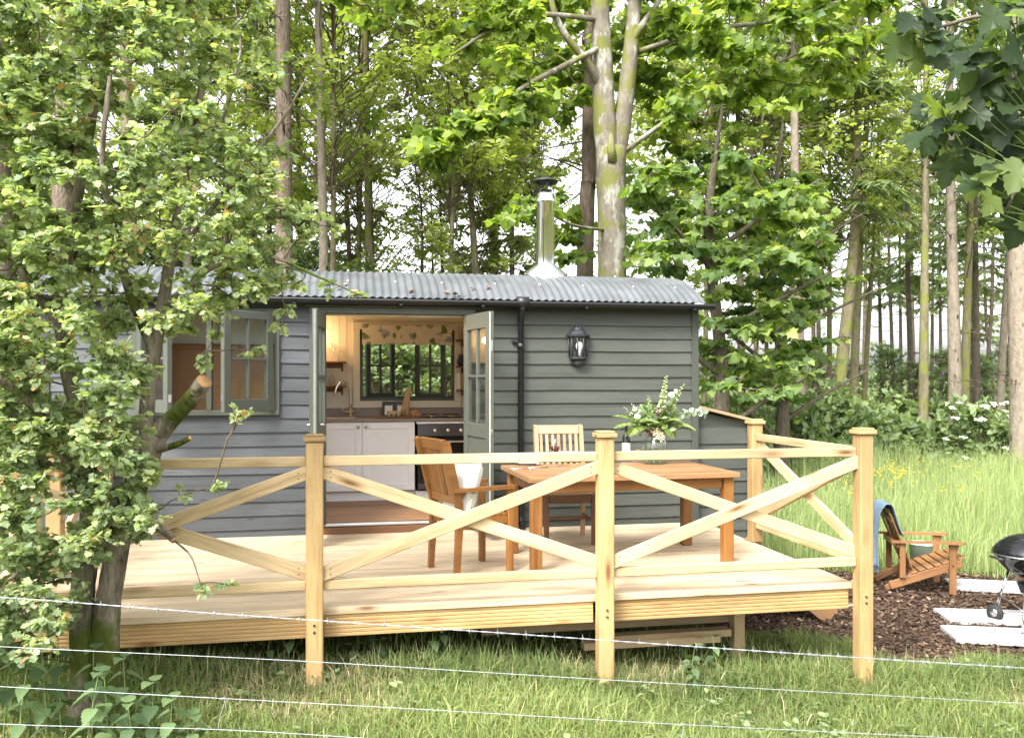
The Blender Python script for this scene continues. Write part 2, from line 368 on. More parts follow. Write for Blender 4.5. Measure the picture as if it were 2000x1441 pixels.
# ------------------------------------------------------------------ geometry helpers
WM = {}
def T(x, y=None, z=None):
    return Matrix.Translation(Vector(x) if y is None else Vector((x, y, z)))
def RZ(a): return Matrix.Rotation(a, 4, 'Z')
def RX(a): return Matrix.Rotation(a, 4, 'X')
def RY(a): return Matrix.Rotation(a, 4, 'Y')
def frame(p0, p1, up=(0, 0, 1)):
    "matrix at the middle of p0-p1: local X runs along it, local Z is as near to up as can be"
    p0 = Vector(p0); p1 = Vector(p1); x = (p1 - p0).normalized(); u = Vector(up)
    z = u - x * u.dot(x)
    if z.length < 1e-5: z = Vector((0, 1, 0)) - x * x.y
    z.normalize(); y = z.cross(x)
    m = Matrix((x, y, z)).transposed().to_4x4(); m.translation = (p0 + p1) / 2
    return m
class MB:
    def __init__(s): s.v = []; s.f = []; s.sm = []
    def add(s, vs, fs, smooth=False, M=None):
        o = len(s.v)
        s.v.extend([tuple(M @ Vector(v)) for v in vs] if M is not None else [tuple(v) for v in vs])
        s.f.extend([tuple(i + o for i in f) for f in fs]); s.sm.extend([smooth] * len(fs))
        return s
    def box(s, c, size, b=0.0, M=None):
        hx, hy, hz = [k / 2 for k in size]
        if b <= 0:
            vs = [(c[0] + sx * hx, c[1] + sy * hy, c[2] + sz * hz) for sx in (-1, 1) for sy in (-1, 1) for sz in (-1, 1)]
            fs = [(0, 1, 3, 2), (4, 6, 7, 5), (0, 4, 5, 1), (2, 3, 7, 6), (0, 2, 6, 4), (1, 5, 7, 3)]
            return s.add(vs, fs, False, M)
        h = (hx, hy, hz); b = min(b, min(h) * 0.9)
        vs = []; ix = {}
        for sg in [(x, y, z) for x in (-1, 1) for y in (-1, 1) for z in (-1, 1)]:
            for k in range(3):
                ix[(sg, k)] = len(vs)
                vs.append(tuple(c[j] + sg[j] * (h[j] if j == k else h[j] - b) for j in range(3)))
        fs = []
        for k in range(3):
            i, j = [q for q in range(3) if q != k]
            for sk in (-1, 1):
                q = []
                for a_, b_ in ((-1, -1), (1, -1), (1, 1), (-1, 1)):
                    g = [0, 0, 0]; g[k] = sk; g[i] = a_; g[j] = b_; q.append(ix[(tuple(g), k)])
                fs.append(q)
            for a_ in (-1, 1):
                for b_ in (-1, 1):
                    g0 = [0, 0, 0]; g0[i] = a_; g0[j] = b_; g0[k] = -1; g1 = list(g0); g1[k] = 1
                    g0 = tuple(g0); g1 = tuple(g1)
                    fs.append([ix[(g0, i)], ix[(g1, i)], ix[(g1, j)], ix[(g0, j)]])
        for sg in [(x, y, z) for x in (-1, 1) for y in (-1, 1) for z in (-1, 1)]:
            fs.append([ix[(sg, 0)], ix[(sg, 1)], ix[(sg, 2)]])
        cc = Vector(c); out = []
        for q in fs:
            p = [Vector(vs[i]) for i in q]; n = (p[1] - p[0]).cross(p[2] - p[1])
            m = sum(p, Vector()) / len(p) - cc
            out.append(tuple(q) if n.dot(m) > 0 else tuple(reversed(q)))
        return s.add(vs, out, False, M)
    def tube(s, pts, rad, n=8, cap=True, smooth=True, squash=None):
        pts = [Vector(p) for p in pts]
        if not hasattr(rad, '__len__'): rad = [rad] * len(pts)
        ref = None; vs = []
        for i, p in enumerate(pts):
            t = (pts[min(i + 1, len(pts) - 1)] - pts[max(i - 1, 0)]).normalized()
            if ref is None:
                ref = Vector((1, 0, 0)) if abs(t.x) < 0.9 else Vector((0, 1, 0))
            ref = (ref - t * ref.dot(t)).normalized(); b = t.cross(ref)
            for k in range(n):
                a = 2 * PI * k / n
                vs.append(p + (ref * math.cos(a) + b * math.sin(a)) * rad[i])
        fs = []
        for i in range(len(pts) - 1):
            for k in range(n):
                fs.append((i * n + k, i * n + (k + 1) % n, (i + 1) * n + (k + 1) % n, (i + 1) * n + k))
        s.add(vs, fs, smooth)
        if cap:
            o = len(s.v) - len(vs)
            s.f.append(tuple(o + k for k in reversed(range(n)))); s.sm.append(False)
            s.f.append(tuple(o + (len(pts) - 1) * n + k for k in range(n))); s.sm.append(False)
        return s
    def lathe(s, prof, n=20, c=(0, 0, 0), smooth=True, M=None):
        vs = []; fs = []
        for r, z in prof:
            for k in range(n):
                a = 2 * PI * k / n
                vs.append((c[0] + max(r, 1e-4) * math.cos(a), c[1] + max(r, 1e-4) * math.sin(a), c[2] + z))
        for i in range(len(prof) - 1):
            for k in range(n):
                fs.append((i * n + k, i * n + (k + 1) % n, (i + 1) * n + (k + 1) % n, (i + 1) * n + k))
        return s.add(vs, fs, smooth, M)
    def prism(s, poly, z0, z1, M=None, smooth=False):
        "polygon in x,y (counter-clockwise) pushed from z0 to z1"
        n = len(poly)
        vs = [(x, y, z0) for x, y in poly] + [(x, y, z1) for x, y in poly]
        fs = [tuple(reversed(range(n))), tuple(range(n, 2 * n))] + [(i, (i + 1) % n, n + (i + 1) % n, n + i) for i in range(n)]
        return s.add(vs, fs, smooth, M)
    def mesh(s, name, mat):
        me = bpy.data.meshes.new(name)
        me.from_pydata(s.v, [], s.f)
        me.polygons.foreach_set('use_smooth', s.sm)
        me.materials.append(MT[mat] if isinstance(mat, str) else mat)
        me.update()
        return me
def npmesh(name, verts, tris, mat, var=None, smooth=True):
    verts = np.ascontiguousarray(verts, np.float32).reshape(-1, 3)
    tris = np.ascontiguousarray(tris, np.int32).reshape(-1, 3)
    me = bpy.data.meshes.new(name)
    me.vertices.add(len(verts)); me.vertices.foreach_set('co', verts.ravel())
    me.loops.add(tris.size); me.loops.foreach_set('vertex_index', tris.ravel())
    me.polygons.add(len(tris)); me.polygons.foreach_set('loop_start', np.arange(0, tris.size, 3, dtype=np.int32))
    me.update(calc_edges=True)
    me.polygons.foreach_set('use_smooth', np.full(len(tris), smooth))
    if var is not None:
        at = me.attributes.new('var', 'FLOAT', 'POINT'); at.data.foreach_set('value', np.ascontiguousarray(var, np.float32))
    me.materials.append(MT[mat] if isinstance(mat, str) else mat)
    return me
def root(name, label, cat, loc=(0, 0, 0), group=None, kind=None):
    o = bpy.data.objects.new(name, None); COL.objects.link(o)
    o.empty_display_size = 0.1
    o.location = loc; WM[o] = T(loc)
    o['label'] = label; o['category'] = cat
    if group: o['group'] = group
    if kind: o['kind'] = kind
    return o
def part(name, me, parent, M=None, label=None, kind=None):
    o = bpy.data.objects.new(name, me); COL.objects.link(o)
    M = M if M is not None else Matrix()
    o.parent = parent; o.matrix_basis = WM[parent].inverted() @ M; WM[o] = M
    if label: o['label'] = label
    if kind: o['kind'] = kind
    return o
def solo(name, me, label, cat, M=None, group=None, kind=None):
    "a thing that is one mesh"
    o = bpy.data.objects.new(name, me); COL.objects.link(o)
    o.matrix_basis = M if M is not None else Matrix(); WM[o] = o.matrix_basis.copy()
    o['label'] = label; o['category'] = cat
    if group: o['group'] = group
    if kind: o['kind'] = kind
    return o
def struct(name, me, M=None, kind='structure'):
    o = bpy.data.objects.new(name, me); COL.objects.link(o)
    if M is not None: o.matrix_basis = M
    WM[o] = o.matrix_basis.copy(); o['kind'] = kind
    return o
def place(o, M):
    o.matrix_basis = M; WM[o] = M
def copy_thing(o, M=None, label=None, group=None, parent=None):
    c = o.copy(); COL.objects.link(c)
    if parent is not None: c.parent = parent
    for ch in o.children: copy_thing(ch, parent=c)
    if M is not None: c.matrix_basis = M
    if label: c['label'] = label
    if group: c['group'] = group
    return c
_cache = {}
def boxmesh(name, lx, ly, lz, mat, b=0.003):
    k = (round(lx, 4), round(ly, 4), round(lz, 4), mat, round(b, 4))
    if k not in _cache: _cache[k] = MB().box((0, 0, 0), (lx, ly, lz), b).mesh(name, mat)
    return _cache[k]
def beam(name, p0, p1, h, t, mat, parent, up=(0, 0, 1), b=0.004, label=None):
    L = (Vector(p1) - Vector(p0)).length
    return part(name, boxmesh(name, L, t, h, mat, b), parent, frame(p0, p1, up), label)
def blk(name, x0, x1, y0, y1, z0, z1, mat, parent, b=0.003, label=None):
    "axis aligned piece; its grain runs along its longest side"
    s = (x1 - x0, y1 - y0, z1 - z0); c = ((x0 + x1) / 2, (y0 + y1) / 2, (z0 + z1) / 2)
    k = max(range(3), key=lambda i: s[i])
    if k == 0: return part(name, boxmesh(name, s[0], s[1], s[2], mat, b), parent, T(c), label)
    if k == 1: return part(name, boxmesh(name, s[1], s[0], s[2], mat, b), parent, T(c) @ RZ(PI / 2), label)
    return part(name, boxmesh(name, s[2], s[1], s[0], mat, b), parent, T(c) @ RY(-PI / 2), label)
def rods(p0, p1, r0, r1, sides=3):
    "many thin tapered sticks at once -> verts, tris"
    p0 = np.asarray(p0, float); p1 = np.asarray(p1, float); n = len(p0)
    d = p1 - p0; d /= np.linalg.norm(d, axis=1, keepdims=True) + 1e-9
    ref = np.where(np.abs(d[:, 2:3]) < 0.9, np.array([[0, 0, 1.0]]), np.array([[1.0, 0, 0]]))
    a = np.cross(d, ref); a /= np.linalg.norm(a, axis=1, keepdims=True) + 1e-9
    b = np.cross(d, a)
    r0 = np.broadcast_to(r0, (n,)); r1 = np.broadcast_to(r1, (n,))
    V = []
    for p, r in ((p0, r0), (p1, r1)):
        for k in range(sides):
            t = 2 * PI * k / sides
            V.append(p + (a * math.cos(t) + b * math.sin(t)) * r[:, None])
    V = np.stack(V, 1).reshape(-1, 3)
    base = (np.arange(n) * 2 * sides)[:, None]
    F = []
    for k in range(sides):
        k2 = (k + 1) % sides
        F.append(np.stack([base[:, 0] + k, base[:, 0] + k2, base[:, 0] + sides + k2], 1))
        F.append(np.stack([base[:, 0] + k, base[:, 0] + sides + k2, base[:, 0] + sides + k], 1))
    return V, np.concatenate(F)
class NB:
    def __init__(s): s.v = []; s.t = []; s.a = []; s.n = 0
    def add(s, v, t, a=None):
        v = np.asarray(v, float).reshape(-1, 3); s.v.append(v); s.t.append(np.asarray(t) + s.n); s.n += len(v)
        s.a.append(np.zeros(len(v)) if a is None else a)
    def mesh(s, name, mat):
        return npmesh(name, np.concatenate(s.v), np.concatenate(s.t), mat, np.concatenate(s.a))
def fan(half, mid=0.45, fold=0.18, curl=0.12):
    "leaf template from the right half of its outline, stem at y=0, tip at y=1"
    pts = list(half) + [(-x, y) for x, y in reversed(half[1:-1])]
    v = [(x, y, fold * abs(x) - curl * y * y) for x, y in pts] + [(0, mid, -curl * mid * mid)]
    n = len(pts)
    return np.array(v), np.array([(n, i, (i + 1) % n) for i in range(n)])
LEAF_HAW = fan([(0, 0), (0.10, 0.20), (0.40, 0.27), (0.42, 0.42), (0.25, 0.48), (0.40, 0.66), (0.21, 0.82), (0, 1)])
LEAF_SYC = fan([(0, 0), (0.22, -0.08), (0.48, 0.02), (0.42, 0.20), (0.66, 0.44), (0.36, 0.48), (0.30, 0.70), (0, 1)], 0.38, 0.14, 0.2)
LEAF_SYC_BIG = fan([(0, 0.02), (0.14, -0.07), (0.38, -0.10), (0.42, 0.02), (0.56, 0.08), (0.44, 0.20), (0.52, 0.27), (0.66, 0.36), (0.70, 0.50), (0.56, 0.50), (0.44, 0.52), (0.32, 0.48), (0.33, 0.62), (0.24, 0.72), (0.22, 0.82), (0.10, 0.90), (0, 1.02)], 0.34, 0.16, 0.22)
LEAF_OVAL = fan([(0, 0), (0.26, 0.25), (0.30, 0.5), (0.18, 0.8), (0, 1)], 0.45, 0.2, 0.15)
LEAF_DIA = (np.array([(0, 0, 0), (0.24, 0.45, 0.03), (0, 1, -0.1), (-0.24, 0.45, 0.03)]), np.array([(0, 1, 2), (0, 2, 3)]))
LEAF_ROUND = fan([(0, 0), (0.34, 0.12), (0.5, 0.45), (0.36, 0.82), (0, 1)], 0.5, 0.15, 0.05)
def unit(a): return a / (np.linalg.norm(a, axis=-1, keepdims=True) + 1e-9)
def leaves(tm, pos, tip, nrm, size, var):
    tv, tt = tm; n = len(pos); k = len(tv)
    y = unit(np.asarray(tip, float)); z = np.asarray(nrm, float); z = unit(z - y * (z * y).sum(1, keepdims=True)); x = np.cross(y, z)
    size = np.broadcast_to(size, (n,))[:, None, None]
    V = np.asarray(pos)[:, None, :] + size * (tv[None, :, 0:1] * x[:, None] + tv[None, :, 1:2] * y[:, None] + tv[None, :, 2:3] * z[:, None])
    F = tt[None] + (np.arange(n) * k)[:, None, None]
    return V.reshape(-1, 3), F.reshape(-1, 3), np.repeat(np.broadcast_to(var, (n,)), k)
def interp(poly, s):
    poly = np.asarray(poly, float); seg = np.linalg.norm(np.diff(poly, axis=0), axis=1); c = np.r_[0, np.cumsum(seg)]
    s = np.asarray(s) * c[-1]
    return np.stack([np.interp(s, c, poly[:, k]) for k in range(poly.shape[1])], -1)
def smooth_path(pts, n=4):
    "Catmull-Rom through pts"
    p = [Vector(q) for q in pts]; p = [p[0] * 2 - p[1]] + p + [p[-1] * 2 - p[-2]]
    out = []
    for i in range(1, len(p) - 2):
        for k in range(n):
            t = k / n; a, b, c, d = p[i - 1], p[i], p[i + 1], p[i + 2]
            out.append(0.5 * ((2 * b) + (c - a) * t + (2 * a - 5 * b + 4 * c - d) * t * t + (3 * b - a - 3 * c + d) * t ** 3))
    out.append(p[-2]); return out
def lerp_list(vals, n):
    return list(np.interp(np.linspace(0, len(vals) - 1, n), range(len(vals)), vals))

# ------------------------------------------------------------------ ground
def sheet(name, xs, ys, dz, mat, keep=None):
    X, Y = np.meshgrid(xs, ys); Z = ground_z(X, Y) + dz
    V = np.stack([X, Y, Z], -1).reshape(-1, 3); nx, ny = len(xs), len(ys)
    i = (np.arange(ny - 1)[:, None] * nx + np.arange(nx - 1)[None]).ravel()
    F = np.concatenate([np.stack([i, i + 1, i + nx + 1], 1), np.stack([i, i + nx + 1, i + nx], 1)])
    if keep is not None:
        c = V[F].mean(1); F = F[keep(c[:, 0], c[:, 1])]
    return npmesh(name, V, F, mat)
def groundmat():
    m, n, l, p = newmat('woodland_soil')
    mp = coords(n, l, (1, 1, 1), False)
    a = n.new('ShaderNodeTexNoise'); setin(a, Scale=0.7, Detail=8.0, Roughness=0.65); l.new(mp.outputs[0], a.inputs['Vector'])
    b = n.new('ShaderNodeTexNoise'); setin(b, Scale=14.0, Detail=6.0, Roughness=0.7); l.new(mp.outputs[0], b.inputs['Vector'])
    r = ramp(n, [(0.35, (0.060, 0.075, 0.022)), (0.5, (0.085, 0.105, 0.03)), (0.62, (0.13, 0.105, 0.055))]); l.new(a.outputs['Fac'], r.inputs[0])
    r2 = ramp(n, [(0.3, (0.55, 0.55, 0.5)), (0.7, (1.3, 1.25, 1.1))]); l.new(b.outputs['Fac'], r2.inputs[0])
    k = mulcol(n, l, r.outputs[0], r2.outputs[0]); l.new(k.outputs['Result'], p.inputs['Base Color'])
    setin(p, Roughness=0.95); p.inputs['Specular IOR Level'].default_value = 0.1
    bump(n, l, b.outputs['Fac'], p, 0.8, 0.05)
    return m
def mulchmat():
    m, n, l, p = newmat('bark_mulch')
    mp = coords(n, l, (1, 1, 1), False)
    v = n.new('ShaderNodeTexVoronoi'); setin(v, Scale=38.0); l.new(mp.outputs[0], v.inputs['Vector'])
    b = n.new('ShaderNodeTexNoise'); setin(b, Scale=3.0, Detail=6.0); l.new(mp.outputs[0], b.inputs['Vector'])
    sp = n.new('ShaderNodeSeparateColor'); l.new(v.outputs['Color'], sp.inputs[0])
    r = ramp(n, [(0.0, (0.035, 0.022, 0.016)), (0.6, (0.085, 0.053, 0.038)), (1, (0.18, 0.115, 0.075))]); l.new(sp.outputs[0], r.inputs[0])
    r2 = ramp(n, [(0.3, (0.7,) * 3), (0.7, (1.2,) * 3)]); l.new(b.outputs['Fac'], r2.inputs[0])
    k = mulcol(n, l, r.outputs[0], r2.outputs[0]); l.new(k.outputs['Result'], p.inputs['Base Color'])
    setin(p, Roughness=0.95); p.inputs['Specular IOR Level'].default_value = 0.1
    bump(n, l, v.outputs['Distance'], p, 1.0, 0.02)
    return m
MT['soil'] = groundmat(); MT['mulch'] = mulchmat()
MT['chip'] = leafmat('bark_chip', [(0, (0.035, 0.021, 0.014)), (0.6, (0.085, 0.05, 0.031)), (0.9, (0.19, 0.115, 0.065)), (1, (0.36, 0.25, 0.15))], 0.0, (1, 1, 1), 0.9, 0.15)
gx = np.unique(np.concatenate([np.linspace(-600, -40, 15), np.linspace(-40, 40, 161), np.linspace(40, 600, 15)]))
gy = np.unique(np.concatenate([np.linspace(-300, -10, 8), np.linspace(-10, 60, 141), np.linspace(60, 900, 15)]))
struct('ground', sheet('ground', gx, gy, 0.0, 'soil'))
MULCH = [(-9.0, 8.9), (3.0, 7.4), (4.2, 6.55), (5.3, 5.95), (7.0, 5.75), (11.0, 5.5), (11.0, 8.2), (8.6, 8.75), (7.2, 8.85), (5.8, 9.25), (4.6, 9.7), (-9.0, 11.0)]
def inpoly(X, Y, poly):
    X = np.asarray(X); Y = np.asarray(Y); r = np.zeros(X.shape, bool); n = len(poly)
    for i in range(n):
        x0, y0 = poly[i]; x1, y1 = poly[(i + 1) % n]
        if y0 == y1: continue
        c = ((y0 > Y) != (y1 > Y)) & (X < (x1 - x0) * (Y - y0) / (y1 - y0) + x0); r ^= c
    return r
def wob(X, Y): return X + 0.14 * np.sin(Y * 5.1 + X * 2) + 0.07 * np.sin(Y * 13), Y + 0.12 * np.sin(X * 4.3 + 1) + 0.06 * np.sin(X * 11 + Y * 3)
def in_mulch(X, Y): return inpoly(*wob(np.asarray(X, float), np.asarray(Y, float)), MULCH)
struct('mulch_bed', sheet('mulch_bed', np.arange(2.5, 11.5, 0.07), np.arange(5.2, 10.2, 0.07), 0.006, 'mulch', in_mulch))
# loose chips
n = 26000
X = rng.uniform(3.2, 9.5, n); Y = rng.uniform(5.5, 9.6, n); k = in_mulch(X, Y); X = X[k]; Y = Y[k]; n = len(X)
th = rng.uniform(0, 2 * PI, n)
tip = np.stack([np.cos(th), np.sin(th), rng.normal(0, 0.35, n)], 1)
v, t, a = leaves((np.array([(0.16, 0, 0), (0.2, 0.9, 0.03), (-0.12, 1, 0.0), (-0.2, 0.1, 0.04)]), np.array([(0, 1, 2), (0, 2, 3)])), np.stack([X, Y, ground_z(X, Y) + rng.uniform(0.008, 0.03, n)], 1), tip, np.array([[0, 0, 1.0]]) + rng.normal(0, 0.4, (n, 3)), rng.uniform(0.025, 0.065, n), rng.uniform(0, 1, n) ** 1.6)
struct('bark_chips', npmesh('bark_chips', v, t, 'chip', a, False), kind='stuff')

# ------------------------------------------------------------------ the hut
FY = 8.53; BY = 10.62; HX0, HX1 = -2.75, 3.615
HUT = root('shepherd_hut', 'dark grey weatherboarded shepherd hut with curved corrugated roof behind the deck', 'hut', (0.43, 9.57, -0.75))
DX0, DX1, DZ0, DZ1 = -0.225, 1.145, 0.10, 2.135      # door opening
WX0, WX1, WZ0, WZ1 = -1.93, -0.69, 1.185, 2.135      # front window opening
KX0, KX1, KZ0, KZ1 = 0.14, 1.285, 1.235, 2.10        # kitchen window in the back wall
BX0, BX1, BZ0, BZ1 = 2.0, 3.0, 1.35, 2.0         # back window behind the bed end
EZ = 2.27
def wall_with_holes(x0, x1, z0, z1, y0, y1, holes):
    xs = sorted({x0, x1, *[h[0] for h in holes], *[h[1] for h in holes]}); zs = sorted({z0, z1, *[h[2] for h in holes], *[h[3] for h in holes]})
    mb = MB()
    for i in range(len(xs) - 1):
        for j in range(len(zs) - 1):
            cx, cz = (xs[i] + xs[i + 1]) / 2, (zs[j] + zs[j + 1]) / 2
            if any(h[0] < cx < h[1] and h[2] < cz < h[3] for h in holes): continue
            mb.box((cx, (y0 + y1) / 2, cz), (xs[i + 1] - xs[i], y1 - y0, zs[j + 1] - zs[j]))
    return mb
holes_f = [(DX0, DX1, 0.0, DZ1), (WX0, WX1, WZ0, WZ1)]
fw = part('front_wall', wall_with_holes(HX0 + .02, HX1 - .02, -0.05, EZ, FY + 0.02, FY + 0.06, holes_f).mesh('front_wall', 'board_r'), HUT)
part('front_lining', wall_with_holes(HX0 + .06, HX1 - .06, 0.08, EZ + .02, FY + 0.062, FY + 0.075, holes_f).mesh('front_lining', 'cream'), HUT)
holes_b = [(KX0, KX1, KZ0, KZ1), (BX0, BX1, BZ0, BZ1)]
bw = part('back_wall', wall_with_holes(HX0 + .02, HX1 - .02, -0.05, EZ, BY - 0.06, BY - 0.02, holes_b).mesh('back_wall', 'board_r'), HUT)
part('back_lining', wall_with_holes(HX0 + .06, HX1 - .06, 0.08, EZ + .02, BY - 0.075, BY - 0.062, holes_b).mesh('back_lining', 'cream'), HUT)
ZC = (FY + BY) / 2; RISE = 0.37; HALF = (BY - FY) / 2
def roof_pt(t, off=0.0):
    "t from -1 (front eave) to 1 (back eave); arc of the barrel roof"
    h = HALF + 0.13
    R = (h * h + RISE * RISE) / (2 * RISE); am = math.asin(h / R)
    a = t * am
    return ZC + (R + off) * math.sin(a), EZ + 0.02 - (R - RISE) + (R + off) * math.cos(a)
def gable(x0, x1, z0):
    poly = [(BY - .02, z0), (BY - .02, EZ)] + [roof_pt(1 - 2 * k / 14, -0.03) for k in range(1, 14)] + [(FY + .02, EZ), (FY + .02, z0)]
    poly = poly[::-1]
    M = Matrix(((0, 0, 1, 0), (1, 0, 0, 0), (0, 1, 0, 0), (0, 0, 0, 1)))
    return MB().prism(poly, x0, x1, M)
ew = part('end_wall', gable(HX1 - 0.06, HX1 - 0.02, -0.05).mesh('end_wall', 'board_r'), HUT)
ew2 = part('end_wall', gable(HX0 + 0.02, HX0 + 0.06, -0.05).mesh('end_wall', 'board_r'), HUT)
part('partition', gable(-0.52, -0.48, 0.1).mesh('partition', 'cream'), HUT)
part('partition', gable(1.50, 1.54, 0.1).mesh('partition', 'cream'), HUT)
# floor
part('floor', MB().box(((HX0 + HX1) / 2, (FY + BY) / 2, 0.02), (HX1 - HX0 - .12, BY - FY - .13, 0.12)).mesh('floor', 'iron'), HUT)
for i in range(10):
    y = FY + 0.085 + i * 0.19
    blk('floor_board', HX0 + .07, HX1 - .07, y, y + 0.186, 0.081, 0.097, 'floor', HUT, 0.002)
# weatherboards: one feather-edged piece per course and bay
def wboard(L, mat):
    k = ('wb', round(L, 3), mat)
    if k not in _cache:
        poly = [(0.0, -0.010), (-0.031, -0.010), (-0.008, 0.158), (0.0, 0.158)]      # y, z section
        mb = MB(); n = len(poly); nseg = max(1, int(L / 0.4)); vs = []
        for i in range(nseg + 1):
            x = -L / 2 + L * i / nseg
            for (y, z) in poly:
                wv = 0.0016 * math.sin(i * 2.1 + L * 7) if z < 0 else 0
                vs.append((x, y + (wv if y < -.01 else 0), z + wv))
        fs = [(i * n + j, i * n + (j + 1) % n, (i + 1) * n + (j + 1) % n, (i + 1) * n + j) for i in range(nseg) for j in range(n)]
        fs += [tuple(range(n)), tuple(nseg * n + j for j in reversed(range(n)))]
        fs = [tuple(reversed(f)) for f in fs]
        _cache[k] = mb.add(vs, fs).mesh('weatherboard', mat)
    return _cache[k]
PITCH = 0.1325
nailm = MB().lathe([(0.0045, 0), (0.004, .002), (0, .0025)], 6).mesh('nail', 'iron')
def course(x0, x1, z, parent, mat, y=FY + 0.019, flip=False):
    me = wboard(x1 - x0, mat)
    M = T((x0 + x1) / 2, y, z) @ (RZ(PI) if flip else Matrix())
    part('weatherboard', me, parent, M @ RX(rnd.uniform(-0.004, 0.004)))
    if mat == 'board_l' and not flip:
        for k in range(max(2, int((x1 - x0) / .55) + 1)):
            xx = min(x1 - .035, x0 + .035 + k * .55) + rnd.uniform(-.012, .012)
            part('nail', nailm, parent, T(xx, y - .0285, z + .022 + rnd.uniform(-.006, .006)) @ RX(PI / 2))
for i in range(18):
    z = -0.06 + i * PITCH; zt = z + PITCH
    if z < 0.0 or z > 2.13: pass
    def free(x0, x1, mat, clear):
        if clear: course(x0, x1, z, fw, mat)
    inwin = zt > WZ0 - 0.05 and z < WZ1
    top = z > 2.10
    if top:
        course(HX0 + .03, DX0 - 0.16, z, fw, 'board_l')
        course(DX1 + 0.12, HX1 - 0.06, z, fw, 'board_r')
    else:
        if inwin:
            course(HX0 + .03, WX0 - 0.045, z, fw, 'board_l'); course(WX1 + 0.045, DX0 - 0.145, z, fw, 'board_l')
        else:
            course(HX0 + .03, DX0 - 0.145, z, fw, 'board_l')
        course(DX1 + 0.105, HX1 - 0.06, z, fw, 'board_r')
    # right-hand end, turned to face +X
    L = BY - FY - 0.12
    part('weatherboard', wboard(L, 'board_r'), ew, T(HX1 - 0.019, ZC, z) @ RZ(PI / 2))
    for (x0, x1) in ((HX0 + .03, KX0 - .05), (KX1 + .05, HX1 - .06)) if KZ0 - .1 < z < KZ1 else ((HX0 + .03, HX1 - .06),):
        course(x0, x1, z, bw, 'board_r', BY - 0.019, True)
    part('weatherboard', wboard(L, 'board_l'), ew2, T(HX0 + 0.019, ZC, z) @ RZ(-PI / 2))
for (x0, x1, y0, y1) in ((HX1 - .065, HX1 + .008, FY - .022, FY + .016), (HX1 - .018, HX1 + .008, FY + .018, FY + .075), (HX1 - .065, HX1 + .008, BY - .016, BY + .022), (HX0 - .008, HX0 + .065, FY - .022, FY + .016)):
    blk('corner_board', x0, x1, y0, y1, -0.10, EZ, 'board_r', HUT)
blk('sill_beam', HX0 + .03, HX1 - .03, FY + .02, FY + .1, -0.25, -0.055, 'iron', HUT)
blk('sill_beam', HX0 + .03, HX1 - .03, BY - .1, BY - .02, -0.25, -0.055, 'iron', HUT)
# roof sheet
nx = int((HX1 - HX0 + 0.10) / 0.078 * 8); tt = np.linspace(-1, 1, 25)
xs = np.linspace(HX0 - 0.05, HX1 + 0.035, nx)
V = []
for sgn in (0.0, -0.004):
    for t in tt:
        for x in xs:
            y, z = roof_pt(t, 0.0085 * math.cos(2 * PI * x / 0.078) + sgn)
            V.append((x, y, z))
V = np.array(V); m_ = len(tt) * nx
i = (np.arange(len(tt) - 1)[:, None] * nx + np.arange(nx - 1)[None]).ravel()
F = np.concatenate([np.stack([i, i + 1, i + nx + 1], 1), np.stack([i, i + nx + 1, i + nx], 1)])
F2 = F[:, ::-1] + m_
rf = part('roof', npmesh('roof', V, np.concatenate([F, F2]), 'roof'), HUT)
# inside of the roof
V = []
for x in (HX0 + .07, HX1 - .07):
    for t in tt: V.append((x, *roof_pt(t * 0.93, -0.07)))
n_ = len(tt); i = np.arange(n_ - 1)
part('ceiling', npmesh('ceiling', V, np.concatenate([np.stack([i, i + 1, n_ + i + 1], 1), np.stack([i, n_ + i + 1, n_ + i], 1)]), 'cream'), HUT)
for k in range(13):       # roof screws in their washers
    for t in (-0.72, -0.2):
        x = round((HX1 - 0.2 - k * 0.49) / 0.078) * 0.078
        y, z = roof_pt(t, 0.010)
        part('roof_screw', _cache.setdefault('screw', MB().lathe([(0.014, 0), (0.013, 0.005), (0.006, 0.010), (0, 0.011)], 8).mesh('roof_screw', 'steel_dull')), rf, T(x, y, z) @ RX(-t * 0.75))
# chimney flue
cx, cyy = 2.16, 9.33
_, cz = roof_pt((cyy - ZC) / (HALF + .13), 0.0)
fl = part('flue', MB().lathe([(0.098, 0.05), (0.098, 0.80), (0.104, 0.805), (0.104, 0.86), (0.099, 0.865), (0.099, 0.91), (0.072, 0.925), (0.072, 0.955), (0.06, 0.955), (0.06, 0.7)], 28, (cx, cyy, cz)).mesh('flue', 'steel'), HUT)
mb = MB(); prof = []
vs = []; fs = []; N = 48
for j, (r, z) in enumerate([(0.102, 0.13), (0.215, 0.035), (0.225, 0.005)]):
    for k in range(N):
        a = 2 * PI * k / N; rr = r
        X_, Y_ = cx + rr * math.cos(a), cyy + rr * math.sin(a)
        zz = cz + z
        if j == 2:
            _, zr = roof_pt((Y_ - ZC) / (HALF + .13), 0.012 * math.cos(2 * PI * X_ / 0.078) + 0.006); zz = zr
        elif j == 1:
            _, zr = roof_pt((Y_ - ZC) / (HALF + .13), 0.05); zz = zr
        vs.append((X_, Y_, zz))
for j in range(2):
    for k in range(N): fs.append((j * N + (k + 1) % N, j * N + k, (j + 1) * N + k, (j + 1) * N + (k + 1) % N))
part('flashing', mb.add(vs, [tuple(reversed(f)) for f in fs], True).mesh('flashing', 'steel_dull'), fl)
part('cowl', MB().lathe([(0.0, 1.10), (0.06, 1.09), (0.125, 1.068), (0.142, 1.055), (0.140, 1.045), (0.12, 1.055), (0.0, 1.075)], 28, (cx, cyy, cz)).mesh('cowl', 'iron'), fl)
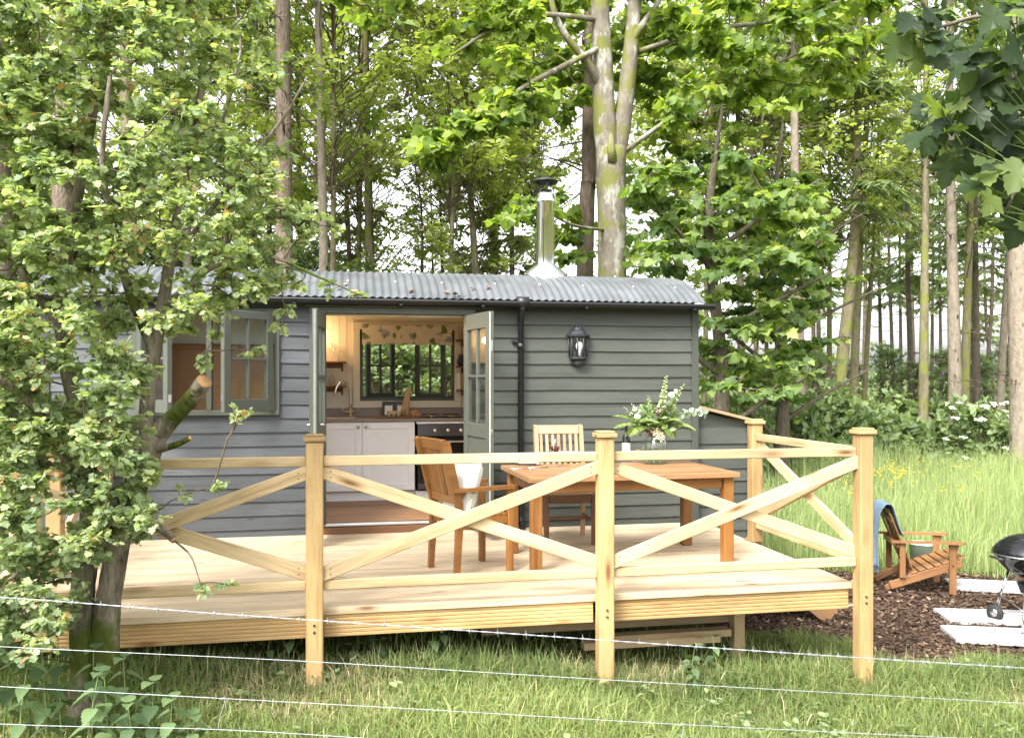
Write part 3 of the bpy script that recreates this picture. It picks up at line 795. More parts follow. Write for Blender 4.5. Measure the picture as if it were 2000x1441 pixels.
for k in range(3):
    a = 0.5 + k * 2 * PI / 3
    part('cowl_bracket', MB().tube([(cx + .073 * math.cos(a), cyy + .073 * math.sin(a), cz + .92), (cx + .09 * math.cos(a), cyy + .09 * math.sin(a), cz + 1.062)], 0.012, 6).mesh('cowl_bracket', 'iron' if k else 'steel_dull'), fl)
# gutter and downpipe
ey, ez = roof_pt(-1, 0)
gm = MB(); vs = []; fs = []
sec = [(-0.055 * math.cos(a), -0.055 * math.sin(a)) for a in np.linspace(0, PI, 9)] + [(0.050 * math.cos(a), -0.050 * math.sin(a)) for a in np.linspace(0, PI, 9)]
gx0, gx1 = HX0 - 0.1, HX1 + 0.115
for x in (gx0, gx1):
    for (dy, dz) in sec: vs.append((x, ey - 0.028 + dy, ez - 0.022 + dz))
ns = len(sec); fs = [(k, (k + 1) % ns, ns + (k + 1) % ns, ns + k) for k in range(ns)]
gm.add(vs, fs, True); gm.box((gx1, ey - .028, ez - .045), (0.006, 0.11, 0.06)); gm.box((gx0, ey - .028, ez - .045), (0.006, 0.11, 0.06))
gt = part('gutter', gm.mesh('gutter', 'black'), HUT)
for x in (-2.2, -1.2, -0.5, 0.5, 1.3, 2.35, 3.5):
    part('gutter_bracket', MB().box((x, ey - .02, ez - .075), (0.03, 0.13, 0.018)).box((x, ey + .035, ez - .05), (0.03, 0.014, 0.09)).mesh('gutter_bracket', 'black'), gt)
for x in (1.705, -0.9):
    part('gutter_union', MB().tube([(x - .06, ey - .028, ez - .03), (x + .06, ey - .028, ez - .03)], 0.058, 14).mesh('gutter_union', 'black'), gt) if x > 0 else None
px = 1.705
dp = part('downpipe', MB().tube([(px, ey - .028, ez - .05), (px, ey - .028, ez - .10), (px, FY - .062, ez - .17), (px, FY - .062, 0.14), (px, FY - .066, 0.08), (px, FY - .11, 0.045), (px + .005, FY - 0.17, 0.04)], 0.031, 14).mesh('downpipe', 'black'), HUT)
part('pipe_collar', MB().lathe([(0.031, 0), (0.036, 0), (0.036, 0.06), (0.031, 0.06)], 16, (px, FY - .062, 1.80)).mesh('pipe_collar', 'black'), dp)
part('pipe_collar', MB().lathe([(0.031, 0), (0.036, 0), (0.036, 0.06), (0.031, 0.06)], 16, (px, FY - .062, 0.25)).mesh('pipe_collar', 'black'), dp)
part('pipe_clip', MB().box((px - .06, FY - .03, 1.88), (0.05, 0.03, 0.025)).mesh('pipe_clip', 'black'), dp)
# wheels under the hut
wm_ = MB()
for k in range(10):
    a = 2 * PI * k / 10
    wm_.tube([(0, 0, 0), (0.27 * math.cos(a), 0, 0.27 * math.sin(a))], 0.018, 6)
ring = [(0.29 * math.cos(2 * PI * k / 28), 0, 0.29 * math.sin(2 * PI * k / 28)) for k in range(29)]
wm_.tube(ring, 0.03, 8, False); wm_.tube([(0, -.07, 0), (0, .07, 0)], 0.05, 12)
wme = wm_.mesh('wheel', 'iron')
for x in (-1.9, 2.7):
    for y in (FY + .22, BY - .22): part('wheel', wme, HUT, T(x, y, gz(x, y) + 0.31))
for x in (-1.9, 2.7):
    blk('axle', x - .04, x + .04, FY + .2, BY - .2, gz(x, 9.5) + .27, gz(x, 9.5) + .35, 'iron', HUT)
# door frame
dfz = DZ1
blk('door_jamb', DX0 - .145, DX0 - .0, FY - .03, FY + .075, 0.02, dfz + .002, 'trim', HUT)
blk('door_jamb', DX1, DX1 + .105, FY - .03, FY + .075, 0.02, dfz + .002, 'trim', HUT)
blk('door_head', DX0 - .145, DX1 + .105, FY - .034, FY + .075, dfz + .003, dfz + .062, 'trim', HUT)
blk('drip_mould', DX0 - .185, DX1 + .28, FY - .062, FY + .02, dfz + .064, dfz + .086, 'trim', HUT, 0.008)
blk('door_sill', DX0 - .145, DX1 + .105, FY - .07, FY + .08, -0.02, 0.066, 'teak_dark', HUT)
blk('threshold_strip', DX0 + .002, DX1 - .002, FY - .045, FY + .03, 0.068, 0.098, 'steel_dull', HUT, 0.008)
blk('door_soffit', DX0 + .01, DX1 - .6, FY + .09, FY + .12, dfz - .012, dfz + .012, 'white', HUT)
blk('door_soffit', DX1 - .57, DX1 - .01, FY + .09, FY + .12, dfz - .016, dfz + .008, 'white', HUT)
def leaf_frame(w, h, th, stile, zg0, zg1, mat, panel=None):
    "a door or casement leaf from x=0 (hinge) to w, z from 0 to h, with openings"
    mb = MB(); hs = [(stile, w - stile, zg0, zg1)]
    if panel: hs.append((stile, w - stile, panel[0], panel[1]))
    xs = [0, stile, w - stile, w]; zs = sorted({0, h, *[k for q in hs for k in q[2:]]})
    mb.box((stile / 2, 0, h / 2), (stile, th, h), 0.004); mb.box((w - stile / 2, 0, h / 2), (stile, th, h), 0.004)
    for j in range(len(zs) - 1):
        cz_ = (zs[j] + zs[j + 1]) / 2
        if any(q[2] < cz_ < q[3] for q in hs): continue
        mb.box((w / 2, 0, cz_), (w - 2 * stile, th - 0.001, zs[j + 1] - zs[j]), 0.004)
    return mb.mesh('leaf', mat)
def glazed_leaf(name, M, w, h, th, stile, zg0, zg1, parent, mat='trim', panel=None, flipx=False):
    S = Matrix.Diagonal((-1, 1, 1, 1)) if flipx else Matrix()
    me = leaf_frame(w, h, th, stile, zg0, zg1, mat, panel); me.name = name
    d = part(name, me, parent, M)
    gx_ = (stile, w - stile); zm = (zg0 + zg1) / 2; xm = w / 2
    part('glazing_bar', boxmesh('glazing_bar', zg1 - zg0, th * .8, 0.024, mat, 0.005), d, M @ T(xm, 0, zm) @ RY(-PI / 2))
    for a, b in ((stile, xm - .0125), (xm + .0125, w - stile)):
        part('glazing_bar', boxmesh('glazing_bar', b - a, th * .8, 0.024, mat, 0.005), d, M @ T((a + b) / 2, 0, zm))
        for c, e in ((zg0, zm - .0125), (zm + .0125, zg1)):
            part('pane', boxmesh('pane', b - a, 0.005, e - c, 'glass', 0), d, M @ T((a + b) / 2, 0, (c + e) / 2))
    if panel: part('door_panel', boxmesh('door_panel', w - 2 * stile, th * .45, panel[1] - panel[0], mat, 0.004), d, M @ T(xm, 0, (panel[0] + panel[1]) / 2))
    return d
def hinge_M(hx, hy, z, ex, ey): return T(hx, hy, z) @ RZ(math.atan2(ey - hy, ex - hx))
lever = MB().tube([(0, -.03, 0), (0, -.065, 0), (-.015, -.075, 0), (-.12, -.075, 0)], 0.009, 8).tube([(0, .03, 0), (0, .065, 0), (-.015, .075, 0), (-.12, .075, 0)], 0.009, 8).mesh('door_handle', 'steel')
knob = MB().lathe([(0.012, 0), (0.012, 0.02), (0.026, 0.03), (0.028, 0.045), (0.015, 0.055), (0, 0.056)], 12).mesh('door_knob', 'steel')
Md = hinge_M(DX1 + .004, FY - .055, 0.105, 1.285, 7.86)
dR = glazed_leaf('door', Md, 0.685, 2.02, 0.048, 0.10, 0.97, 1.87, HUT, 'trim', (0.17, 0.84))
for (z, hgt) in ((0.98, 0.22), (1.70, 0.10), (0.2, 0.10)):
    part('lock_plate', MB().box((0.686, 0, z), (0.004, 0.02, hgt)).mesh('lock_plate', 'steel'), dR, Md)
part('weather_seal', MB().box((0.687, -.016, 1.01), (0.003, 0.006, 2.0)).mesh('weather_seal', 'white'), dR, Md)
Ml = hinge_M(DX0 - .004, FY - .055, 0.105, -0.285, 7.86)
dL = glazed_leaf('door', Ml, 0.685, 2.02, 0.048, 0.10, 0.97, 1.87, HUT, 'trim', (0.17, 0.84))
part('weather_seal', MB().box((0.686, 0.0, 1.01), (0.004, 0.022, 2.0)).mesh('weather_seal', 'steel_dull'), dL, Ml)
part('door_handle', lever, dL, Ml @ T(0.64, 0, 0.99))
part('door_knob', knob, dL, Ml @ T(0.64, .02, 0.80) @ RX(-PI / 2))
part('door_knob', knob, dL, Ml @ T(0.64, -.02, 0.80) @ RX(PI / 2))
part('key_tag', MB().box((0.64, -.075, 0.70), (0.035, 0.008, 0.06), 0.004).tube([(0.64, -.075, 0.73), (0.64, -.07, 0.79)], 0.003, 5).mesh('key_tag', 'keytag'), dL, Ml)
# front window
def win_frame(x0, x1, y0, y1, z0, z1, w_, mat, parent, mull=None, name='window_frame'):
    mb = MB()
    mb.box(((x0 + x1) / 2, (y0 + y1) / 2, z1 - w_ / 2), (x1 - x0, y1 - y0, w_), 0.004)
    mb.box(((x0 + x1) / 2, (y0 + y1) / 2 - .006, z0 + w_ / 2), (x1 - x0, y1 - y0 + .012, w_), 0.004)
    for x in (x0 + w_ / 2, x1 - w_ / 2): mb.box((x, (y0 + y1) / 2, (z0 + z1) / 2), (w_, y1 - y0, z1 - z0 - 2 * w_), 0.004)
    if mull is not None: mb.box((mull, (y0 + y1) / 2, (z0 + z1) / 2), (w_, y1 - y0 - .004, z1 - z0 - 2 * w_), 0.004)
    return part(name, mb.mesh(name, mat), parent)
wf = win_frame(WX0 - .045, WX1 + .045, FY - .036, FY + .075, WZ0 - .03, WZ1 + .04, 0.05, 'trim', HUT, -1.29)
cR = glazed_leaf('casement', hinge_M(-0.715, FY - .06, WZ0 + .012, -1.115, 8.06), 0.565, 0.93, 0.05, 0.075, 0.115, 0.855, HUT)
cL = glazed_leaf('casement', hinge_M(-1.905, FY - .06, WZ0 + .012, -1.55, 8.03), 0.565, 0.93, 0.05, 0.075, 0.115, 0.855, HUT)
for (c, M) in ((cR, WM[cR]), (cL, WM[cL])):
    for z in (0.13, 0.8): part('hinge', MB().box((0.567, 0, z), (0.004, 0.03, 0.07)).mesh('hinge', 'steel_dull'), c, M)
# back windows
kf = win_frame(KX0, KX1, BY - .10, BY - .01, KZ0, KZ1, 0.035, 'trim_dark', HUT)
glazed_leaf('casement', hinge_M(KX0 + .075, BY + .03, KZ0 + .03, KX0 + .425, BY + .22), 0.40, 0.80, 0.045, 0.055, 0.06, 0.74, HUT, 'trim_dark')
glazed_leaf('casement', hinge_M(KX1 - .10, BY + .03, KZ0 + .03, KX1 - .455, BY + .22), 0.40, 0.80, 0.045, 0.055, 0.06, 0.74, HUT, 'trim_dark')
win_frame(KX0 - .085, KX1 + .085, BY - .115, BY - .0755, KZ0 - .085, KZ1 + .085, 0.085, 'cream', HUT, None, 'architrave')
win_frame(BX0, BX1, BY - .10, BY - .01, BZ0, BZ1, 0.035, 'trim_dark', HUT, (BX0 + BX1) / 2)
for x0, x1 in ((BX0 + .03, (BX0 + BX1) / 2 - .02), ((BX0 + BX1) / 2 + .02, BX1 - .03)):
    part('pane', boxmesh('pane', x1 - x0, 0.005, BZ1 - BZ0 - .06, 'glass', 0), HUT, T((x0 + x1) / 2, BY - .05, (BZ0 + BZ1) / 2))
# tongue and groove seams inside
for i in range(7):
    x = -0.45 + i * 0.085
    blk('panel_bead', x, x + .006, BY - .079, BY - .0758, 1.12, EZ, 'cream', HUT, 0.001)
# log store lean-to on the right-hand end
ST = root('log_store', 'small dark lean-to log store with mossy sloping top against the hut end', 'shed', (3.95, 9.3, gz(3.95, 9.3)))
SX1 = 4.22
z0s = gz(4, 9.2)
def slope(x): return 1.20 - (x - 3.62) * 0.24
sw = part('front_panel', MB().prism([(3.625, z0s), (SX1, z0s), (SX1, slope(SX1) - .03), (3.625, slope(3.625) - .03)], 0, 0.03, T(0, FY + .13, 0) @ RX(PI / 2)).mesh('front_panel', 'board_r'), ST)
zz = z0s + 0.02
while zz < 1.07:
    x1 = SX1 - .005
    if zz + .16 < slope(x1) - .02:
        part('weatherboard', wboard(x1 - 3.63, 'board_r'), sw, T((x1 + 3.63) / 2, FY + .099, zz))
    zz += PITCH
blk('corner_board', SX1 - .005, SX1 + .05, FY + .06, FY + .13, z0s, slope(SX1) - .03, 'board_r', ST)
part('side_panel', MB().box((SX1 - .02, 9.42, (z0s + slope(SX1)) / 2 - .02), (0.03, 1.55, slope(SX1) - z0s - .05)).mesh('side_panel', 'board_r'), ST)
part('roof', MB().box((0, 0, 0), (0.74, 1.75, 0.03), 0.004).mesh('roof', 'oldwood'), ST, T(3.955, 9.42, slope(3.955) + .01) @ RY(math.atan(0.24)))

# ------------------------------------------------------------------ deck
FD = 5.765           # front edge of the deck
DK = root('wooden_deck', 'pale pine deck of long boards in front of the grey hut', 'deck', (0.7, 7.1, gz(0.7, 7.1)))
DL, DR = -3.4, 3.665
y = FD; i = 0
while y < FY - 0.03:
    wd = 0.14 if i else 0.15
    y1 = min(y + wd, FY - .03)
    blk('deck_board', DL, DR, y, y1 - 0.005, -0.028 if i else -0.048, 0.0, 'deck', DK, 0.004)
    y += wd; i += 1
def fascia(L):
    # grooved decking board stood on edge; section y (out = -), z
    sec = [(0.0, 0.0), (0.0, 0.15)]; n = 6
    front = []
    for k in range(n):
        z0 = 0.15 - k * 0.15 / n; z1 = z0 - 0.15 / n
        front += [(-0.026, z0 - .003), (-0.028, z0 - .006), (-0.028, z1 + .006), (-0.026, z1 + .004), (-0.022, z1 + .0015)]
    sec = sec + front
    vs = [(x, y_, z_) for x in (-L / 2, L / 2) for (y_, z_) in sec]; m = len(sec)
    fs = [(k, (k + 1) % m, m + (k + 1) % m, m + k) for k in range(m)] + [tuple(reversed(range(m))), tuple(range(m, 2 * m))]
    return MB().add(vs, [tuple(reversed(f)) for f in fs]).mesh('fascia_board', 'fascia')
PXS = [-4.16, -2.18, -0.212, 1.735, 3.695]
PW = 0.108
for a, b in ((DL, PXS[1] - .056), (PXS[1] + .056, PXS[2] - .056), (PXS[2] + .056, PXS[3] - .056), (PXS[3] + .056, PXS[4] - .056)):
    part('fascia_board', fascia(b - a), DK, T((a + b) / 2, FD + .046, -0.2))
part('fascia_board', fascia(FY - FD - .15), DK, T(DR - .045, (FD + FY) / 2, -0.2) @ RZ(PI / 2))
for yj in (FD + 1.0, FD + 2.1):
    blk('bearer', DL + .1, DR - .1, yj, yj + .05, -0.33, -0.190, 'oldwood', DK)
for x in (-2.0, -0.7, 0.6, 1.3, 2.5, 3.35):
    blk('joist', x, x + .045, FD + .06, FY - .05, -0.188, -0.045, 'oldwood', DK)
for (x, yy) in ((0.55, FD + 1.2), (1.95, FD + .75), (3.02, FD + .62), (2.5, FD + 2.1), (-1.2, FD + 1.2)):
    blk('support_post', x, x + .09, yy, yy + .09, gz(x, yy) - .05, -0.335, 'oldwood', DK)
blk('cross_timber', 1.0, 3.1, FD + .72, FD + .74, -0.46, -0.37, 'oldwood', DK)
# spare timbers lying under the deck
for k, (x0, x1, yy, z) in enumerate(((1.75, 2.85, FD + .55, 0), (2.0, 2.95, FD + .57, 1), (0.4, 2.2, FD + .85, 0))):
    zg = max(gz(x0, yy), gz(x1, yy)) + 0.10 + z * .06
    me = boxmesh('spare_timber', x1 - x0, 0.10, 0.055, 'oldwood', 0.004)
    solo('spare_timber', me, ['long weathered timber lying in shade under the deck', 'shorter weathered timber stacked on another under the deck', 'thin weathered timber lying far back under the deck'][k], 'timber', T((x0 + x1) / 2, yy, zg))
# steps on the right
SP = root('deck_steps', 'stained timber steps going down from the deck beside the log store', 'steps', (4.1, 7.95, gz(4.2, 7.9)))
for yy in (7.44, 8.47):
    beam('stringer', (3.60, yy, -0.03), (4.52, yy, -0.74), 0.22, 0.04, 'stringer', SP)
for k in range(3):
    x = 3.86 + k * .25; z = -0.2 - k * .195
    blk('tread', x - .13, x + .13, 7.465, 8.445, z - .03, z, 'deck', SP)
# ------------------------------------------------------------------ railings
capm = MB().box((0, 0, 0.010), (0.142, 0.142, 0.032), 0.006).box((0, 0, 0.033), (0.118, 0.118, 0.014), 0.006).mesh('post_cap', 'post')
def post(parent, x, y, zb, zt=1.098):
    p = blk('post', x - PW / 2, x + PW / 2, y - PW / 2, y + PW / 2, zb, zt, 'post', parent, 0.009)
    part('post_cap', capm, p, T(x, y, zt + .006))
    return p
boltm = MB().lathe([(0.0, 0.012), (0.007, 0.010), (0.009, 0.0)], 8).mesh('bolt', 'iron')
screwm = MB().lathe([(0.005, 0), (0.004, .0012), (0, .001)], 6).mesh('screw', 'iron')
RY_ = 5.685
def bay(parent, a, b, z0=0.135, z1=1.0):
    "two rails and a cross brace between points a and b (plan)"
    a = Vector((*a, 0)); b = Vector((*b, 0)); d = (b - a).normalized(); n = Vector((d.y, -d.x, 0))
    up = lambda z: Vector((0, 0, z))
    beam('top_rail', a + up(z1 - .0325), b + up(z1 - .0325), 0.065, 0.045, 'rail', parent, b=0.006)
    beam('bottom_rail', a + up(z0 + .0325), b + up(z0 + .0325), 0.065, 0.045, 'rail', parent, b=0.006)
    lo, hi = z0 + .065 + .040, z1 - .065 - .040
    L = (b - a).length
    for s, (za, zb) in enumerate(((hi, lo), (lo, hi))):
        off = n * (0.021 if s else -0.021)
        p0 = a + up(za) + off; p1 = b + up(zb) + off; dd = (p1 - p0).normalized()
        br = beam('cross_brace', p0 - dd * .045, p1 + dd * .045, 0.088, 0.038, 'rail', parent, b=0.005)
        for pe in (p0 + dd * .05, p1 - dd * .05):
            for dz in (-.018, .02):
                q = pe + up(dz) + n * .0195 - n * (0 if n.y < 0 else .039)
                part('screw', screwm, br, T(q) @ (Vector(n) if n.y < 0 else -n).to_track_quat('Z', 'Y').to_matrix().to_4x4())
RF = root('deck_railing', 'pale pine railing with crossed braces along the front of the deck', 'railing', (0.7, RY_, gz(0.7, RY_)))
for k, x in enumerate(PXS[1:]):
    p = post(RF, x, RY_, gz(x, RY_) - 0.12)
    for z in (-0.075, -0.12):
        part('bolt', boltm, p, T(x + (0.0 if k < 3 else -0.01), RY_ - PW / 2 - .0005, z) @ RX(PI / 2))
for k in range(1, 4):
    bay(RF, (PXS[k] + PW / 2, RY_ + .02), (PXS[k + 1] - PW / 2, RY_ + .02))
RS = root('side_railing', 'pine railing with crossed braces on the deck side facing the mulch', 'railing', (3.69, 7.37, 0))
post(RS, 3.69, 7.37, 0.0, 1.085)
bay(RS, (3.695, RY_ + PW / 2), (3.69, 7.37 - PW / 2))
RL = root('end_railing', 'pine railing with crossed braces half hidden behind the hawthorn', 'railing', (-2.18, 7.6, 0))
post(RL, -2.18, 7.05, 0.0); post(RL, -2.18, 8.40, 0.0)
bay(RL, (-2.18, RY_ + PW / 2), (-2.18, 7.05 - PW / 2)); bay(RL, (-2.18, 7.05 + PW / 2), (-2.18, 8.4 - PW / 2))

# ------------------------------------------------------------------ lantern
LA = root('wall_lantern', 'dark half-lantern on the grey boards right of the downpipe', 'lantern', (2.31, FY - .03, 1.65))
lx, ly, lz = 2.31, FY - .03, 1.63
def half_ring(prof, n=5):
    vs = []; fs = []
    for (r, z) in prof:
        for k in range(n + 1):
            a = PI + PI * k / n
            vs.append((lx + r * math.cos(a), ly + r * 0.95 * math.sin(a), lz + z))
        vs.append((lx, ly, lz + z))
    m = n + 2
    for i in range(len(prof) - 1):
        for k in range(m): fs.append((i * m + k, i * m + (k + 1) % m, (i + 1) * m + (k + 1) % m, (i + 1) * m + k))
    fs.append(tuple(reversed(range(m)))); fs.append(tuple((len(prof) - 1) * m + k for k in range(m)))
    return MB().add(vs, fs)
part('lantern_top', half_ring([(0.125, 0.30), (0.128, 0.315), (0.105, 0.33), (0.08, 0.355), (0.055, 0.37), (0.05, 0.39), (0.03, 0.415), (0.01, 0.422)]).mesh('lantern_top', 'iron'), LA)
part('lantern_base', half_ring([(0.02, 0.0), (0.045, 0.01), (0.055, 0.03), (0.05, 0.055), (0.08, 0.065), (0.10, 0.075), (0.10, 0.095)]).mesh('lantern_base', 'iron'), LA)
part('lantern_glass', half_ring([(0.088, 0.097), (0.098, 0.298)]).mesh('lantern_glass', 'crystal'), LA)
for k in range(6):
    a = PI + PI * k / 5
    part('lantern_bar', MB().tube([(lx + .093 * math.cos(a), ly + .089 * math.sin(a) - .002, lz + .095), (lx + .103 * math.cos(a), ly + .098 * math.sin(a) - .002, lz + .30)], 0.0075, 6).mesh('lantern_bar', 'iron'), LA)
part('back_plate', MB().box((lx, ly + .008, lz + .2), (0.16, 0.014, 0.36), 0.004).mesh('back_plate', 'iron'), LA)
part('bulb', MB().lathe([(0, 0.10), (0.018, 0.105), (0.018, 0.15), (0.03, 0.175), (0.038, 0.205), (0.03, 0.235), (0.012, 0.25), (0, 0.252)], 14, (lx, ly - .045, lz)).mesh('bulb', 'china'), LA)

# ------------------------------------------------------------------ kitchen
KT = root('kitchen_unit', 'pale grey kitchen base cabinets with taupe worktop inside the open doors', 'cabinet', (0.3, 10.2, 0.1))
CF = 9.98
WT = 1.045
part('carcass', MB().box((0.14, 10.27, 0.60), (1.24, 0.53, 0.78)).mesh('carcass', 'cab'), KT)
part('plinth', MB().box((0.14, 10.07, 0.15), (1.24, 0.05, 0.10)).mesh('plinth', 'cab'), KT)
part('plinth', MB().box((1.10, 10.05, 0.15), (0.66, 0.05, 0.10)).mesh('plinth', 'cab'), KT)
blk('worktop', -0.47, 1.49, CF - .04, BY - .08, WT - .035, WT, 'worktop', KT, 0.004)
blk('upstand', -0.47, 1.42, BY - .10, BY - .078, WT + .001, WT + .105, 'worktop', KT)
def shaker(x0, x1, z0, z1, kx):
    mb = MB(); s = 0.075; y = CF
    mb.box(((x0 + x1) / 2, y + .011, (z0 + z1) / 2), (x1 - x0 - 2 * s + .01, .012, z1 - z0 - 2 * s + .01))
    mb.box((x0 + s / 2, y, (z0 + z1) / 2), (s, .022, z1 - z0), .002); mb.box((x1 - s / 2, y, (z0 + z1) / 2), (s, .022, z1 - z0), .002)
    mb.box(((x0 + x1) / 2, y, z1 - s / 2), (x1 - x0 - 2 * s, .0215, s), .002); mb.box(((x0 + x1) / 2, y, z0 + s / 2), (x1 - x0 - 2 * s, .0215, s), .002)
    d = part('cabinet_door', mb.mesh('cabinet_door', 'cab'), KT)
    part('knob', MB().lathe([(0.008, 0), (0.008, .012), (0.017, .018), (0.018, .028), (0, .032)], 12, M=T(kx, y - .011, z1 - .055) @ RX(PI / 2)).mesh('knob', 'steel_dull'), d)
shaker(-0.47, 0.155, 0.22, WT - .04, 0.115); shaker(0.160, 0.755, 0.22, WT - .04, 0.20)
for (x, w_) in ((-0.16, 0.62), (0.457, 0.595)):
    pass
tx, ty = 0.03, 10.42
tp = part('tap', MB().lathe([(0.03, 0), (0.03, .01), (0.02, .02), (0.02, .1), (0.014, .11)], 14, (tx, ty, WT)).tube(smooth_path([(tx, ty, WT + .1), (tx, ty, WT + .33), (tx - .04, ty - .02, WT + .41), (tx - .11, ty - .05, WT + .42), (tx - .165, ty - .07, WT + .35), (tx - .18, ty - .075, WT + .27)], 4), 0.0135, 10).mesh('tap', 'steel'), KT)
part('tap_lever', MB().tube([(tx - .09, ty, WT + .065), (tx + .09, ty, WT + .065)], 0.009, 8).tube([(tx - .09, ty, WT + .065), (tx - .09, ty, WT + .11)], 0.007, 6).tube([(tx + .09, ty, WT + .065), (tx + .09, ty, WT + .11)], 0.007, 6).mesh('tap_lever', 'steel'), tp)
part('sink', MB().box((-0.17, 10.28, WT + .003), (0.5, 0.4, 0.008), .003).mesh('sink', 'steel_dull'), KT)
OV = root('oven', 'black glass built-in oven with three steel knobs under the worktop', 'oven', (1.09, 10.2, 0.2))
part('oven_body', MB().box((1.095, 10.27, 0.60), (0.60, 0.50, 0.78)).mesh('oven_body', 'black'), OV)
blk('top_strip', 0.775, 1.40, CF - .015, CF + .03, WT - .065, WT - .037, 'cab', OV)
pn = part('control_panel', MB().box((1.09, CF - .005, 0.905), (0.60, 0.03, 0.135), .003).mesh('control_panel', 'ovenpanel'), OV)
for x in (0.985, 1.14, 1.29):
    part('knob', MB().lathe([(0.027, 0), (0.026, .012), (0.021, .026), (0, .027)], 16, M=T(x, CF - .02, 0.905) @ RX(PI / 2)).mesh('knob', 'steel'), pn)
od = part('oven_door', MB().box((1.09, CF - .003, 0.565), (0.60, 0.03, 0.53), .004).mesh('oven_door', 'ovenglass'), OV)
part('handle', MB().box((1.09, CF - .05, 0.775), (0.52, 0.016, 0.022), .005).box((0.86, CF - .03, 0.775), (.015, .04, .015)).box((1.32, CF - .03, 0.775), (.015, .04, .015)).mesh('handle', 'steel_dull'), od)
blk('base_strip', 0.79, 1.39, CF - .018, CF + .01, 0.225, 0.295, 'ovenpanel', OV)
HB = root('gas_hob', 'black gas hob with pan supports on the worktop above the oven', 'hob', (1.09, 10.25, WT))
part('hob_plate', MB().box((1.09, 10.26, WT + .006), (0.5, 0.42, 0.01), .004).mesh('hob_plate', 'ovenglass'), HB)
for (x, yy) in ((0.97, 10.18), (1.21, 10.18), (0.97, 10.36), (1.21, 10.36)):
    bn = part('burner', MB().lathe([(0.035, .011), (0.035, .022), (0.02, .026), (0, .027)], 14, (x, yy, WT)).mesh('burner', 'grating'), HB)
    part('pan_support', MB().box((x, yy, WT + .034), (.2, .008, .01)).box((x, yy, WT + .034), (.008, .16, .01)).mesh('pan_support', 'iron'), bn)
# things on the worktop
cb = solo('chopping_board', MB().box((0, 0, 0.011), (0.50, 0.22, 0.02), .006).mesh('chopping_board', 'shelf'), 'brown wooden chopping board under the egg box and loaf', 'chopping board', T(0.57, 10.12, WT))
for k, (x, z, rot) in enumerate(((0.47, .02, -0.15), (0.62, .03, -0.1))):
    o = root('folder_stand', ['black display folder with white page, leaning nearer the tap', 'black display folder with white page, leaning nearer the paper bag'][k], 'folder', (0, 0, 0))
    part('folder', MB().box((0, 0, 0.095), (0.155, 0.008, 0.19), .003).mesh('folder', 'black'), o, RX(-0.2))
    part('page', MB().box((0, -.006, 0.085), (0.09, 0.003, 0.11)).mesh('page', 'paper'), o, RX(-0.2))
    place(o, T(x, 10.27 + k * .03, WT + .002) @ RZ(rot))
eb = root('egg_box', 'straw coloured cardboard egg box on the chopping board', 'egg box', (0, 0, 0))
mb = MB()
for ix in range(3):
    for iy in range(2): mb.lathe([(0.012, 0), (0.021, .02), (0.025, .04), (0.02, .043)], 10, (-.052 + ix * .052, -.026 + iy * .052, 0))
part('tray', mb.box((0, 0, .041), (.16, .11, .006)).mesh('tray', 'eggbox'), eb)
part('lid', MB().box((0, 0, .052), (.156, .106, .014), .004).mesh('lid', 'eggbox'), eb)
part('sticker', MB().box((-.01, 0, .0605), (.1, .06, .002)).mesh('sticker', 'peach'), eb)
place(eb, T(0.52, 10.07, WT + .022))
jr = root('honey_jar', 'small glass jar with dark lid beside the egg box', 'jar', (0, 0, 0))
part('jar', MB().lathe([(0, 0), (0.027, 0), (0.028, .06), (0.022, .07)], 14).mesh('jar', 'brown'), jr)
part('lid', MB().lathe([(0.025, .07), (0.025, .085), (0, .086)], 14).mesh('lid', 'grating'), jr)
place(jr, T(0.63, 10.10, WT + .022))
bgm = MB(); vs = []; fs = []
for i_, z in enumerate(np.linspace(0, 0.32, 7)):
    for k in range(12):
        a = 2 * PI * k / 12; r = 0.045 * (1 - 0.35 * (z / .32)) * (1 + 0.12 * math.sin(a * 5 + i_ * 2))
        vs.append((r * 1.1 * math.cos(a) + .04 * (z / .32) ** 2 - .02, r * .75 * math.sin(a), z))
fs = [(i_ * 12 + k, i_ * 12 + (k + 1) % 12, (i_ + 1) * 12 + (k + 1) % 12, (i_ + 1) * 12 + k) for i_ in range(6) for k in range(12)] + [tuple(72 + k for k in range(12))]
solo('paper_bag', bgm.add(vs, fs, True).mesh('paper_bag', 'kraft'), 'tall twisted brown paper bag standing behind the loaf', 'paper bag', T(0.685, 10.19, WT + .022))
vs = []; fs = []
for i_ in range(9):
    ph = PI / 2 * i_ / 8
    for k in range(18):
        a = 2 * PI * k / 18; r = math.cos(ph) ** 0.7 * (1 + .04 * math.sin(a * 3 + i_))
        vs.append((0.078 * r * math.cos(a), 0.065 * r * math.sin(a), 0.075 * math.sin(ph) ** .8 + 0.001))
fs = [(i_ * 18 + k, i_ * 18 + (k + 1) % 18, (i_ + 1) * 18 + (k + 1) % 18, (i_ + 1) * 18 + k) for i_ in range(8) for k in range(18)]
solo('bread_loaf', MB().add(vs, fs, True).mesh('bread_loaf', 'crust'), 'round crusty loaf on the end of the chopping board', 'loaf', T(0.775, 10.11, WT + .022))
